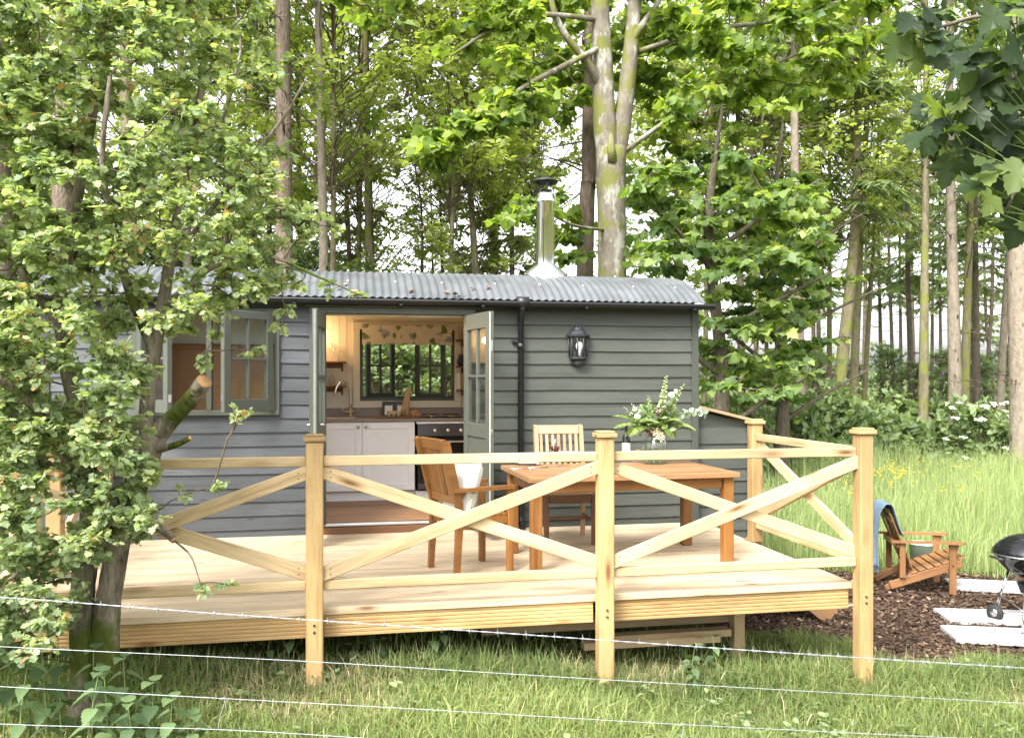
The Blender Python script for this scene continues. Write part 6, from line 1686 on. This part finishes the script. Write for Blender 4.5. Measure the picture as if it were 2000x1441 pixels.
# ------------------------------------------------------------------ woodland trees
def conifer_crown(mat, H=18., start=.35, nbr=95, Lmax=2.6, dead=14, seed=1, dens=48):
    LNs, TWs = NB(), NB()
    z = H * (start + (1 - start) * rng.uniform(0, 1, nbr) ** .85); az = rng.uniform(0, 2 * PI, nbr)
    for zz, a in zip(z, az):
        f = (zz / H - start) / (1 - start); L = Lmax * (1 - .8 * f) * rng.uniform(.7, 1.1) * (.75 + .25 * min(1, f * 6))
        t = np.linspace(0, 1, 7)[:, None]; dr = np.array([[math.cos(a), math.sin(a), 0]])
        q = np.array([[0, 0, zz]]) + dr * L * t + np.array([[0, 0, 1.]]) * (-.30 * L * t ** 1.4 + .10 * L * t ** 4)
        r = np.linspace(.018, .004, 7); v, fc = rods(q[:-1], q[1:], r[:-1], r[1:], 4); TWs.add(v, fc)
        n = int(dens * (L / Lmax) + 14)
        s = rng.uniform(.16, 1, n); pos = interp(q, s); sg = rng.choice([-1, 1], n)[:, None]
        side = np.cross(dr, np.array([[0, 0, 1.0]]))
        tip = dr * .55 + side * sg * rng.uniform(.4, 1.1, (n, 1)) + np.array([[0, 0, 1.]]) * rng.uniform(-.75, -.05, (n, 1)) + rng.normal(0, .15, (n, 3))
        v, fc, va = leaves((np.array([(0, 0, 0), (.10, .25, .02), (.055, .62, -.03), (0, 1, -.12), (-.055, .62, -.03), (-.10, .25, .02)]), np.array([(0, 1, 2), (0, 2, 3), (0, 3, 4), (0, 4, 5)])), pos, tip, np.array([[0, 0, 1.]]) + rng.normal(0, .5, (n, 3)), rng.uniform(.28, .62, n) * (.55 + .45 * L / Lmax), np.clip(rng.beta(2, 2.4, n) + .25 * (s - .5), 0, 1))
        LNs.add(v, fc, va)
    for k in range(dead):      # bare lower branches
        zz = rng.uniform(.10, start + .06) * H; a = rng.uniform(0, 2 * PI); L = rng.uniform(.5, 1.7)
        e = np.array([math.cos(a) * L, math.sin(a) * L, zz - rng.uniform(-.1, .35) * L])
        branch(TWs, (0, 0, zz), e, .017, .005, .1, 4, 4)
        for j in range(3):
            t = rng.uniform(.3, .9); b = np.array([0, 0, zz]) + (e - np.array([0, 0, zz])) * t
            branch(TWs, b, b + rng.normal(0, .3, 3) * np.array([1, 1, .5]), .008, .003, .05, 3, 3)
    return LNs.mesh('crown', mat), TWs.mesh('branches', 'twig')
def broad_crown(mat, H=15., start=.35, nc=70, Rr=2.2, size=.10, tm=LEAF_OVAL, ntw=7, nl=9):
    LNs, TWs = NB(), NB()
    for k in range(nc):
        zz = H * (start + (1 - start) * rng.uniform(0, 1)); f = (zz / H - start) / (1 - start)
        a = rng.uniform(0, 2 * PI); r = Rr * math.sin(min(1, f * 1.2 + .25) * PI * .9) ** .6 * rng.uniform(.25, 1)
        c = np.array([r * math.cos(a), r * math.sin(a), zz]); b = np.array([0, 0, max(zz - r * .8, H * .15)])
        branch(TWs, b, c, .016, .004, .05, 5, 4)
        spray(LNs, TWs, c, b, (.6, .6, .34), ntw, nl, size, tm, .3, .6, 0, 1, .003)
    return LNs.mesh('crown', mat), TWs.mesh('branches', 'twig')
CR = {'spruce': conifer_crown('needle', 18, .36, 95, 2.5), 'high': conifer_crown('needle', 18, .56, 70, 2.3, 20), 'low': conifer_crown('needle', 14, .14, 120, 2.4, 4),
      'larch': conifer_crown('larch', 17, .22, 85, 1.9, 6, 2, 60), 'alder': broad_crown('airy', 15, .26, 105, 2.6, .13), 'slim': broad_crown('airy', 14, .38, 60, 1.6, .12), 'canopy': broad_crown('airy', 15, .42, 140, 3.0, .15)}
def wtree(a, b, Y, wpx, H, crown, barkm, name, label, group=None, mid=None, cs=1.0, Y2=None):
    p0 = P(a[0], a[1], Y); p1 = P(b[0], b[1], Y2 or Y)
    d = (p1 - p0) / max(1e-3, (p1.z - p0.z)); g = gz(p0.x, Y)
    base = p0 + d * (g - .1 - p0.z); r = wpx / FPX * Y / 2
    top = base + d * min(H, p1.z + 3 - g); top = Vector((top.x, top.y, g + H))
    pts = [base, base.lerp(p0, .5)] + ([P(mid[0], mid[1], Y)] if mid else [p0.lerp(p1, .5)]) + [p1]
    pts = sorted(pts, key=lambda v: v.z)
    if top.z > p1.z + .5: pts.append(top)
    n = len(pts)
    rad = [r * (1.15 if i == 0 else max(.12, 1.05 - .85 * ((pts[i].z - g) / H))) for i in range(n)]
    o = root(name, label, 'tree', (base.x, base.y, g), group)
    wd = NB(); trunk_tube(wd, pts, rad, 12, .04, 4, .35)
    part('trunk', wd.mesh('trunk', barkm), o)
    lm, bm = CR[crown]; Hm = {'spruce': 18, 'high': 18, 'low': 14, 'larch': 17, 'alder': 15, 'slim': 14, 'canopy': 15}[crown]
    s = H / Hm
    ax_ = (p1 - base); k_ = H / max(.5, ax_.z); sh = Matrix.Identity(4)
    sh[0][2] = ax_.x / max(.5, ax_.z) * .9; sh[1][2] = ax_.y / max(.5, ax_.z) * .9
    M = T(base.x, base.y, g) @ sh @ RZ(rng.uniform(0, 6.28)) @ Matrix.Diagonal((s * cs, s * cs, s, 1))
    part('crown', lm, o, M, kind='stuff'); part('branches', bm, o, M, kind='stuff')
    return o
wtree((556, 510), (552, 0), 17, 38, 21, 'high', 'bark_pine', 'pine_tree', 'stout brown pine trunk rising behind the hut roof left of the doors')
wtree((632, 500), (622, 0), 19, 22, 20, 'high', 'bark_pale', 'spruce_tree', 'slender pale knotted trunk just right of the stout brown pine')
wtree((527, 500), (521, 150), 25, 13, 17, 'spruce', 'bark_dark', 'spruce_tree', 'thin dark trunk close left of the stout brown pine')
wtree((722, 500), (716, 200), 23, 22, 18, 'alder', 'bark_moss', 'alder_tree', 'mossy trunk with airy light leaves beside the open sky gap')
wtree((120, 450), (125, 100), 15, 40, 19, 'high', 'bark_pine', 'pine_tree', 'dark stout trunk glimpsed through the hawthorn leaves')
wtree((255, 500), (245, 100), 17, 30, 19, 'slim', 'bark_moss', 'spruce_tree', 'mossy trunk glimpsed behind the hawthorn crown')
wtree((365, 480), (352, 100), 21, 22, 18, 'spruce', 'bark_pale', 'spruce_tree', 'pale trunk behind the right side of the hawthorn crown')
wtree((440, 480), (450, 60), 24, 16, 18, 'alder', 'bark_moss', 'alder_tree', 'slim leafy tree between hawthorn crown and stout brown pine')
wtree((682, 500), (674, 300), 27, 12, 16, 'larch', 'bark_pale', 'larch_tree', 'slim pale larch behind the slender knotted trunk')
wtree((818, 520), (812, 330), 24, 10, 9, 'slim', 'bark_dark', 'sapling', 'thin dark crooked sapling standing against the open sky gap', mid=(824, 430))
wtree((845, 520), (842, 400), 30, 8, 10, 'slim', 'bark_dark', 'sapling', 'very thin dark sapling in the sky gap right of the crooked one')
wtree((864, 520), (858, 350), 27, 9, 12, 'larch', 'bark_dark', 'larch_tree', 'thin larch right of the sky gap')
wtree((928, 520), (912, 250), 22, 18, 15, 'alder', 'bark_moss', 'alder_tree', 'leafy alder stem between the sky gap and the chimney flue')
wtree((1000, 520), (998, 100), 24, 13, 17, 'larch', 'bark_pale', 'larch_tree', 'pale green larch left of the chimney flue')
wtree((1142, 540), (1151, 230), 15.6, 40, 20, 'high', 'bark_pine', 'pine_tree', 'brown pine trunk close behind the forked sycamore')
wtree((1448, 700), (1440, 150), 24, 17, 17, 'spruce', 'bark_pale', 'spruce_tree', 'pale trunk showing above the young dark sycamore')
wtree((1523, 700), (1528, 250), 27, 13, 17, 'spruce', 'bark_dark', 'spruce_tree', 'dark slim trunk behind the sycamore sapling')
wtree((1562, 830), (1552, 250), 20, 27, 18, 'high', 'bark_pale', 'spruce_tree', 'pinkish pale trunk at the right edge of the dark sycamores')
wtree((1640, 715), (1676, 180), 22, 30, 17, 'spruce', 'bark_moss', 'spruce_tree', 'kinked pale trunk leaning right above the big dark bush', mid=(1668, 480))
wtree((1668, 720), (1695, 180), 23, 20, 17, 'slim', 'bark_moss', 'alder_tree', 'greenish stem leaning right beside the kinked pale trunk')
wtree((1690, 740), (1712, 380), 25, 12, 15, 'slim', 'bark_moss', 'alder_tree', 'thin greenish stem right of the kinked pale trunk')
wtree((1803, 840), (1808, 290), 20, 21, 17, 'slim', 'bark_moss', 'alder_tree', 'mossy straight stem with tufts of leaves left of the knotted trunk')
wtree((1866, 800), (1856, 300), 20, 29, 19, 'high', 'bark_pale', 'spruce_tree', 'straight pale trunk covered in dark knots right of the mossy stem')
wtree((1884, 790), (1896, 350), 21.5, 20, 16, 'slim', 'bark_moss', 'alder_tree', 'mossy forked stem close behind the knotted trunk')
wtree((1907, 770), (1905, 450), 25, 17, 17, 'spruce', 'bark_dark', 'spruce_tree', 'dark trunk in shade right of the knotted trunk')
wtree((1954, 780), (1974, 400), 23, 17, 17, 'high', 'bark_pale', 'spruce_tree', 'reddish pale trunk leaning slightly beside the broad grey trunk')
wtree((1998, 950), (1990, 400), 16, 54, 20, 'high', 'bark_pale', 'spruce_tree', 'broad grey trunk standing in the grass by the flowering elder')
LEAFY = 'airy light green broadleaf tree in the wood behind the hut'
for (px, Y, w_, H) in ((590, 26, 14, 16), (970, 27, 13, 17), (480, 28, 12, 17), (300, 27, 14, 17), (130, 26, 14, 17), (1330, 27, 12, 16)):
    wtree((px, 560), (px + rng.uniform(-10, 10), 200), Y, w_, H, 'alder', 'bark_moss', 'alder_tree', LEAFY, 'leafy trees behind the hut', cs=1.15)
CANO = 'tall broadleaf tree whose light canopy fills the view above the roof'
for (px, Y, w_, H) in ((650, 20, 13, 17), (700, 25, 12, 18), (880, 21, 12, 17), (960, 25, 12, 18), (1050, 22, 13, 17), (1380, 24, 12, 17), (1480, 22, 12, 17), (1620, 26, 12, 17)):
    wtree((px, 560), (px + rng.uniform(-10, 10), 200), Y, w_, H, 'canopy', 'bark_moss', 'alder_tree', CANO, 'light canopy trees')
FAR = 'thin dark conifer trunk far back in the wood right of the hut'
for (x0, y0, x1, y1, Y, w_) in ((1722, 770, 1716, 480, 34, 9), (1745, 770, 1735, 450, 32, 9), (1783, 860, 1772, 480, 28, 14), (1760, 760, 1757, 470, 38, 8), (1838, 770, 1835, 470, 36, 8), (1926, 770, 1938, 560, 30, 10), (1940, 770, 1925, 600, 34, 8), (1600, 740, 1596, 400, 34, 11), (1588, 760, 1592, 420, 40, 9), (1820, 770, 1822, 500, 42, 8)):
    wtree((x0, y0), (x1, y1), Y, w_, 16, 'spruce', 'bark_dark', 'spruce_tree', FAR, 'thin trunks far back on the right')
FARL = 'slim conifer far back in the wood behind the hut'
for k in range(15):
    x = -26 + k * 3.4 + rng.uniform(-1.2, 1.2); Y = rng.uniform(34, 50)
    pq = (1000 + FPX * (x * CA - Y * SA) / (x * SA + Y * CA))
    if 600 < pq < 1000 or k % 3 == 2: continue
    o = wtree((pq, 700), (pq + rng.uniform(-8, 8), 400), Y, rng.uniform(9, 13), rng.uniform(15, 20), ['larch', 'high', 'spruce', 'alder', 'larch'][k % 5], 'bark_dark', 'spruce_tree', FARL, 'far conifers behind the hut')
FARR = 'conifer at the far edge of the wood right of the hut'
for k in range(7):
    pq = 1400 + k * 100 + rng.uniform(-18, 18); Y = rng.uniform(36, 56)
    wtree((pq, 700), (pq + rng.uniform(-8, 8), 400), Y, rng.uniform(8, 12), rng.uniform(15, 20), ['high', 'larch', 'spruce', 'high'][k % 4], 'bark_dark', 'spruce_tree', FARR, 'far conifers on the right')
# trees just outside the picture on both sides
for (x, Y, c) in ((-9, 14, 'spruce'), (-12, 20, 'alder'), (-8, 24, 'larch'), (16, 13, 'spruce'), (19, 18, 'alder'), (-6.5, 18, 'spruce')):
    o = root('spruce_tree', 'tall woodland tree beyond the edge of the clearing', 'tree', (x, Y, gz(x, Y)), 'trees round the clearing')
    wd = NB(); trunk_tube(wd, [Vector((x, Y, gz(x, Y) - .1)), Vector((x, Y, 6)), Vector((x, Y, 16))], [.2, .15, .04], 10, .04)
    part('trunk', wd.mesh('trunk', 'bark_pine'), o)
    part('crown', CR[c][0], o, T(x, Y, gz(x, Y)), kind='stuff'); part('branches', CR[c][1], o, T(x, Y, gz(x, Y)), kind='stuff')

# ------------------------------------------------------------------ bushes
def bush_mesh(nc, mat, size, tm, flat=.5):
    LNs, TWs = NB(), NB()
    for k in range(nc):
        d = ball(1)[0]; d[2] = abs(d[2]); c = d * np.array([1., 1., 1.]); c[2] = c[2] * .95 + .05
        b = np.array([c[0] * .25, c[1] * .25, 0])
        branch(TWs, b, c, .016, .006, .05, 4, 4)
        spray(LNs, TWs, c, b, (.24, .24, .16), 6, 8, size, tm, .35, flat, 0, 1, .004)
    return LNs.mesh('foliage', mat), TWs.mesh('stems', 'twig')
def tall_bush(nc, w, h, size):
    LNs, TWs = NB(), NB()
    for k in range(nc):
        dd = ball(1)[0]; z = rng.uniform(.06, 1) * h; rr = w * (1 - .55 * (z / h) ** 2); c = np.array([dd[0] * rr, dd[1] * rr, z]); b = np.array([c[0] * .3, c[1] * .3, max(0, z - .8)])
        branch(TWs, b, c, .014, .005, .05, 4, 4); spray(LNs, TWs, c, b, (.34, .34, .2), 6, 8, size, LEAF_OVAL, .35, .5, 0, 1, .004)
    return LNs.mesh('foliage', 'elder'), TWs.mesh('stems', 'twig')
BU = [bush_mesh(85, 'elder', .13, LEAF_OVAL), bush_mesh(70, 'elder', .15, LEAF_OVAL), bush_mesh(85, 'elder', .12, LEAF_OVAL), tall_bush(120, 1.25, 2.6, .10), tall_bush(170, 1.9, 5.0, .12)]
um = MB()
for k in range(7):
    a = k * 2.4; r = .045 * math.sqrt(k / 7)
    um.lathe([(.002, -.02), (.022, -.004), (.026, .004), (.0, .01)], 7, (r * math.cos(a) * 1.6, r * math.sin(a) * 1.6, .004 * math.sin(k)))
um = um.mesh('flower_umbel', 'umbel')
def bush(px, py, Y, wx, h, kind, label, group=None, flowers=0, name='elder_bush'):
    q = P(px, py, Y); g = gz(q.x, Y)
    o = root(name, label, 'bush', (q.x, Y, g), group)
    M = T(q.x, Y, g - .05) @ RZ(rng.uniform(0, 6)) @ (Matrix.Diagonal((wx, wx, h, 1)) if kind < 3 else Matrix.Scale(h / (2.6 if kind == 3 else 5.0), 4))
    part('foliage', BU[kind][0], o, M, kind='stuff'); part('stems', BU[kind][1], o, M, kind='stuff')
    for k in range(flowers):
        a = rng.uniform(PI, 2 * PI); e = rng.uniform(.15, 1.1); p = Vector((q.x + wx * .98 * math.cos(a) * math.cos(e), Y + wx * .98 * math.sin(a) * math.cos(e), g + h * 1.05 * math.sin(e)))
        part('flower_umbel', um, o, T(p) @ RX(rng.uniform(.1, .7)) @ RZ(rng.uniform(0, 6)) @ Matrix.Scale(rng.uniform(.8, 1.5), 4))
bush(1630, 820, 21, 1.7, 2.6, 2, 'big dark rounded bush below the kinked pale trunk')
bush(1540, 840, 18.5, 1.3, 2.1, 1, 'mid green bush at the foot of the pinkish pale trunk')
bush(1460, 850, 17, 1.3, 1.9, 0, 'light green bush behind the deck corner post')
bush(1715, 860, 19, 1.4, 1.75, 1, 'light leafy bush between the dark bush and the mossy stem')
bush(1910, 850, 18.2, 1.5, 1.9, 0, 'elder bush carrying flat white flower heads by the broad grey trunk', flowers=34, name='flowering_elder')
bush(1800, 870, 18.6, 1.3, 1.45, 1, 'low leafy bush in front of the mossy stem')
bush(2010, 800, 21, 1.3, 1.9, 0, 'elder bush half hidden behind the broad grey trunk', flowers=12)
bush(1770, 800, 23, 1.8, 1.9, 1, 'low bush among the thin dark trunks', )
bush(1400, 800, 15.5, 1.1, 2.0, 2, 'dark bush close behind the log store')
for k, (px, Y, wx, h) in enumerate(((560, 14, 1.4, 2.6), (660, 13.6, 1.2, 2.4), (760, 13.2, 1.2, 2.7), (860, 13.4, 1.2, 2.6), (960, 13.8, 1.2, 2.4), (420, 14.5, 1.5, 2.6), (300, 15, 1.5, 2.8), (180, 15, 1.5, 2.8), (60, 14.5, 1.5, 3.0))):
    bush(px, 740, Y, wx, h, 3, 'leafy bush standing close behind the hut', 'bushes behind the hut')
for k, (px, Y, wx, h) in enumerate(((770, 21, 1.8, 4.1), (850, 23, 2.0, 4.3), (930, 20, 1.6, 4.4), (1020, 21, 1.7, 5.0), (680, 22, 1.8, 5.0), (600, 23, 2.0, 5.6), (470, 22, 2.0, 5.4), (350, 22, 2.0, 5.6), (1110, 22, 1.7, 5.0), (1290, 20, 1.8, 4.6), (230, 21, 2.0, 6), (100, 20, 2.0, 6), (-20, 19, 2, 6))):
    bush(px, 740, Y, wx, h, 4, 'tall understorey shrub showing just above the hut roof', 'shrubs above the roof line')
for k, (px, Y, h) in enumerate(((1590, 30, 3.6), (1660, 27, 3.0), (1730, 31, 3.8), (1790, 28, 3.0), (1850, 32, 3.8), (1915, 27, 3.2), (1975, 30, 3.8), (1530, 26, 3.4))):
    bush(px, 740, Y, 1, h, 4, 'pale green understorey shrub among the trunks right of the hut', 'shrubs among the right-hand trunks')
# far thicket that closes the view under the trees
n = 15000
X = rng.uniform(-45, 75, n); Y = rng.uniform(52, 64, n); Zt = np.abs(rng.normal(0, 1.3, n)) * (1 + .5 * np.sin(X * .4)); 
v, t, a = leaves(LEAF_DIA, np.stack([X, Y, ground_z(X, Y) + Zt], 1), rng.normal(0, 1, (n, 3)), rng.normal(0, 1, (n, 3)), rng.uniform(.3, .6, n), rng.uniform(0, 1, n))
struct('far_thicket', npmesh('far_thicket', v, t, 'elder', a), kind='stuff')
# knee-high ground plants along the edge of the wood
n = 24000
X = rng.uniform(4.5, 24, n); Y = 15.0 + rng.gamma(2.2, 2.0, n); k = (Y < 34); X, Y = X[k], Y[k]; n = len(X)
hgt = (.55 + .45 * (.5 + .5 * np.sin(X * 1.1) * np.sin(Y * .9))) * sstep(15, 19, Y)
v, t, a = leaves(LEAF_OVAL, np.stack([X, Y, ground_z(X, Y) + hgt * rng.uniform(.2, 1.15, n)], 1), rng.normal(0, 1, (n, 3)) * np.array([[1, 1, .4]]), np.array([[0, 0, 1.]]) + rng.normal(0, .5, (n, 3)), rng.uniform(.09, .18, n), rng.uniform(0, 1, n))
struct('woodland_undergrowth', npmesh('woodland_undergrowth', v, t, 'elder', a), kind='stuff')

# ------------------------------------------------------------------ grass
def blades(X, Y, h, wd, var, lean=.45):
    n = len(X); Z = ground_z(X, Y); th = rng.uniform(0, 2 * PI, n); la = rng.uniform(0, 2 * PI, n); lm = np.abs(rng.normal(0, lean, n)) * h
    s = np.stack([np.cos(th), np.sin(th), 0 * th], 1) * wd[:, None] / 2; l = np.stack([np.cos(la), np.sin(la), 0 * la], 1) * lm[:, None]
    b = np.stack([X, Y, Z - .01], 1); up = np.array([[0, 0, 1.]])
    m = b + l * .3 + up * (h * .6)[:, None]; tp = b + l + up * (h * np.clip(1 - .35 * (lm / h) ** 2, .4, 1))[:, None]
    V = np.stack([b - s, b + s, m - s * .8, m + s * .8, tp], 1).reshape(-1, 3); o = (np.arange(n) * 5)[:, None]
    F = np.stack([o + np.array([[0, 1, 3]]), o + np.array([[0, 3, 2]]), o + np.array([[2, 3, 4]])], 1).reshape(-1, 3)
    return V, F, np.repeat(var, 5)
n = 150000
X = rng.uniform(-4.2, 7.2, n); Y = rng.uniform(3.3, 6.9, n)
under = (Y > FD + .25) & (X < DR)
k = ~in_mulch(X, Y) & (~under | (rng.uniform(0, 1, n) < .25 * np.exp(-(Y - FD - .25) * 2.5)))
X, Y = X[k], Y[k]; n = len(X)
pn = .5 + .25 * np.sin(X * 2.3 + 1.1 * np.sin(Y * 2.1)) + .25 * np.sin(Y * 3.7 + X * 1.3 + 1)
dryp = sstep(.55, .9, .5 + .5 * np.sin(X * 1.7 + 2.2 * np.sin(Y * 1.4 + .5)) * np.sin(Y * 2.6 + X * .8))
h = (.09 + .11 * pn) * rng.uniform(.5, 1.35, n) * (1 - .4 * dryp) + .16 * np.exp(-((Y - FD) / .22) ** 2) * rng.uniform(.2, 1.1, n) + .10 * (rng.uniform(0, 1, n) > .985)
isdry = rng.uniform(0, 1, n) < (.03 + .42 * dryp)
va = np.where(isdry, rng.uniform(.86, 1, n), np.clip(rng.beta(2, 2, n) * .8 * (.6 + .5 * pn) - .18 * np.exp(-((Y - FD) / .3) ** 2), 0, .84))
v, t, a = blades(X, Y, h, rng.uniform(.005, .010, n), va, .95)
struct('lawn_grass', npmesh('lawn_grass', v, t, 'grass', a), kind='stuff')
n = 95000
X = rng.uniform(3.0, 19, n); Y = 8.4 + 15 * rng.uniform(0, 1, n) ** 1.25
k = ~in_mulch(X, Y) & ~((X < 4.5) & (Y < 11)) ; X, Y = X[k], Y[k]; n = len(X)
pn = .5 + .3 * np.sin(X * 1.7 + np.sin(Y * 1.3)) * np.sin(Y * 1.9 + .6) + .2 * np.sin(X * 4 + Y * 3)
h = (.34 + .52 * pn) * rng.uniform(.4, 1.5, n) * (.55 + .45 * sstep(8.6, 10.5, Y))
v, t, a = blades(X, Y, h, rng.uniform(.006, .013, n) * (1 + .05 * (Y - 8)), np.clip(rng.beta(2.2, 2, n) * .9 * (.65 + .4 * pn) + .1, 0, 1), .4)
struct('meadow_grass', npmesh('meadow_grass', v, t, 'tallgrass', a), kind='stuff')
# broad-leaved weeds and last year's leaves in the lawn
n = 1500
cxw = rng.uniform(-3.5, 6.5, 150); cyw = rng.uniform(3.6, 5.9, 150); ci = rng.integers(0, 150, n)
X = cxw[ci] + rng.normal(0, .035, n); Y = cyw[ci] + rng.normal(0, .035, n); th = rng.uniform(0, 2 * PI, n)
k = ~in_mulch(X, Y); X, Y, th = X[k], Y[k], th[k]; n = len(X)
v, t, a_ = leaves(LEAF_OVAL, np.stack([X, Y, ground_z(X, Y) + rng.uniform(.03, .13, n)], 1), np.stack([np.cos(th), np.sin(th), rng.uniform(-.1, .5, n)], 1), np.array([[0, 0, 1.]]) + rng.normal(0, .25, (n, 3)), rng.uniform(.03, .075, n), rng.uniform(0, 1, n))
struct('lawn_weeds', npmesh('lawn_weeds', v, t, 'elder', a_), kind='stuff')
n = 420
X = rng.uniform(-3.5, 6.5, n); Y = rng.uniform(3.6, 6.0, n); th = rng.uniform(0, 2 * PI, n)
v, t, a_ = leaves(LEAF_OVAL, np.stack([X, Y, ground_z(X, Y) + rng.uniform(.02, .09, n)], 1), np.stack([np.cos(th), np.sin(th), rng.normal(0, .3, n)], 1), rng.normal(0, .6, (n, 3)) + np.array([[0, 0, 1.]]), rng.uniform(.02, .05, n), rng.uniform(.5, 1, n))
struct('dead_leaf_litter', npmesh('dead_leaf_litter', v, t, 'chip', a_), kind='stuff')
# buttercups in the meadow
mb = MB()
for k in range(150):
    x, y = rng.uniform(1600, 1960), rng.uniform(892, 965)
    if rng.uniform() < .45: x, y = rng.normal(1745, 35), rng.normal(918, 9)
    q = Zp(x, y, -.12); mb.lathe([(0, -.008), (.016, 0), (.02, .012), (.008, .006), (0, .006)], 6, q)
struct('buttercups', mb.mesh('buttercups', 'buttercup'), kind='stuff')

# ------------------------------------------------------------------ nettles
nl_half = [(0, 0), (.16, -.02), (.30, .08), (.36, .22), (.32, .27), (.35, .36), (.29, .42), (.30, .52), (.22, .58), (.22, .68), (.13, .74), (.10, .86), (0, 1)]
nlv, nlt = fan(nl_half, .4, .22, .25)
nlm = npmesh('leaf', nlv, nlt, 'nettle')
def nettle(base, h, n, sz, label, group, seed):
    r = random.Random(seed)
    o = root('nettle_plant', label, 'plant', base, group)
    lean = Vector((r.uniform(-.12, .12), r.uniform(-.12, .12), 0)) * h
    B = Vector(base); pts = [B, B + lean * .4 + Vector((0, 0, h * .5)), B + lean + Vector((0, 0, h))]
    part('stem', MB().tube(smooth_path(pts, 4), lerp_list([.006, .004, .002], 9), 6).mesh('stem', 'stem'), o)
    for k in range(n):
        s = .25 + .75 * k / (n - 1); p = B + lean * s + Vector((0, 0, h * s)); a0 = k * PI / 2 + r.uniform(-.3, .3)
        for q in (0, PI):
            a = a0 + q; d = Vector((math.cos(a), math.sin(a), -.35 if s < .9 else .25)).normalized()
            nr = Vector((-d.x * .3, -d.y * .3, 1)); zv = (nr - d * nr.dot(d)).normalized(); xv = d.cross(zv)
            M = Matrix((xv, d, zv)).transposed().to_4x4() @ Matrix.Scale(sz * (1.15 - .55 * abs(s - .55)) * r.uniform(.8, 1.15), 4); M.translation = p + d * .012
            part('leaf', nlm, o, M)
NG = 'nettles by the wire fence'
for i, (px, d, h) in enumerate(((30, 4.3, .66), (95, 4.45, .72), (160, 4.2, .55), (215, 4.4, .50), (265, 4.25, .42), (330, 4.35, .38), (5, 4.6, .80), (60, 4.75, .70), (120, 4.65, .60), (300, 4.55, .40), (180, 4.6, .55), (380, 4.4, .28), (-40, 4.4, .8), (250, 4.6, .5))):
    q = Dp(px, 1441, d); nettle((q.x, q.y, gz(q.x, q.y)), h, 6, .105, 'nettle with broad toothed leaves in the clump below the hawthorn', NG, i)
UG = 'nettles at the shaded deck edge'
for i, (px, Y, h) in enumerate(((845, 5.95, .30), (870, 6.0, .33), (560, 5.95, .3), (740, 6.0, .22), (1345, 5.75, .34), (1405, 5.9, .36), (520, 6.05, .35), (1360, 5.68, .25), (690, 6.0, .2))):
    q = P(px, 1250, Y); nettle((q.x, q.y, gz(q.x, q.y)), h, 5, .085, 'small nettle growing in shade at the front edge of the deck', UG, 50 + i)
# a few dry leaves caught on the roof
for k in range(16):
    t_ = rng.uniform(-.98, -.8); x = rng.uniform(-1.2, 1.4); y, z = roof_pt(t_, .018)
    o = solo('fallen_leaf', _cache.setdefault('fl', MB().add([(0, 0, 0), (.022, .01, .004), (.03, .04, .0), (0, .055, .008), (-.025, .03, 0)], [(0, 1, 2, 3, 4)]).mesh('fallen_leaf', 'rust')), 'rust brown dead leaf caught on the corrugated roof edge', 'leaf', T(x, y, z) @ RZ(rng.uniform(0, 6)) @ RX(.3), 'dead leaves on the roof')
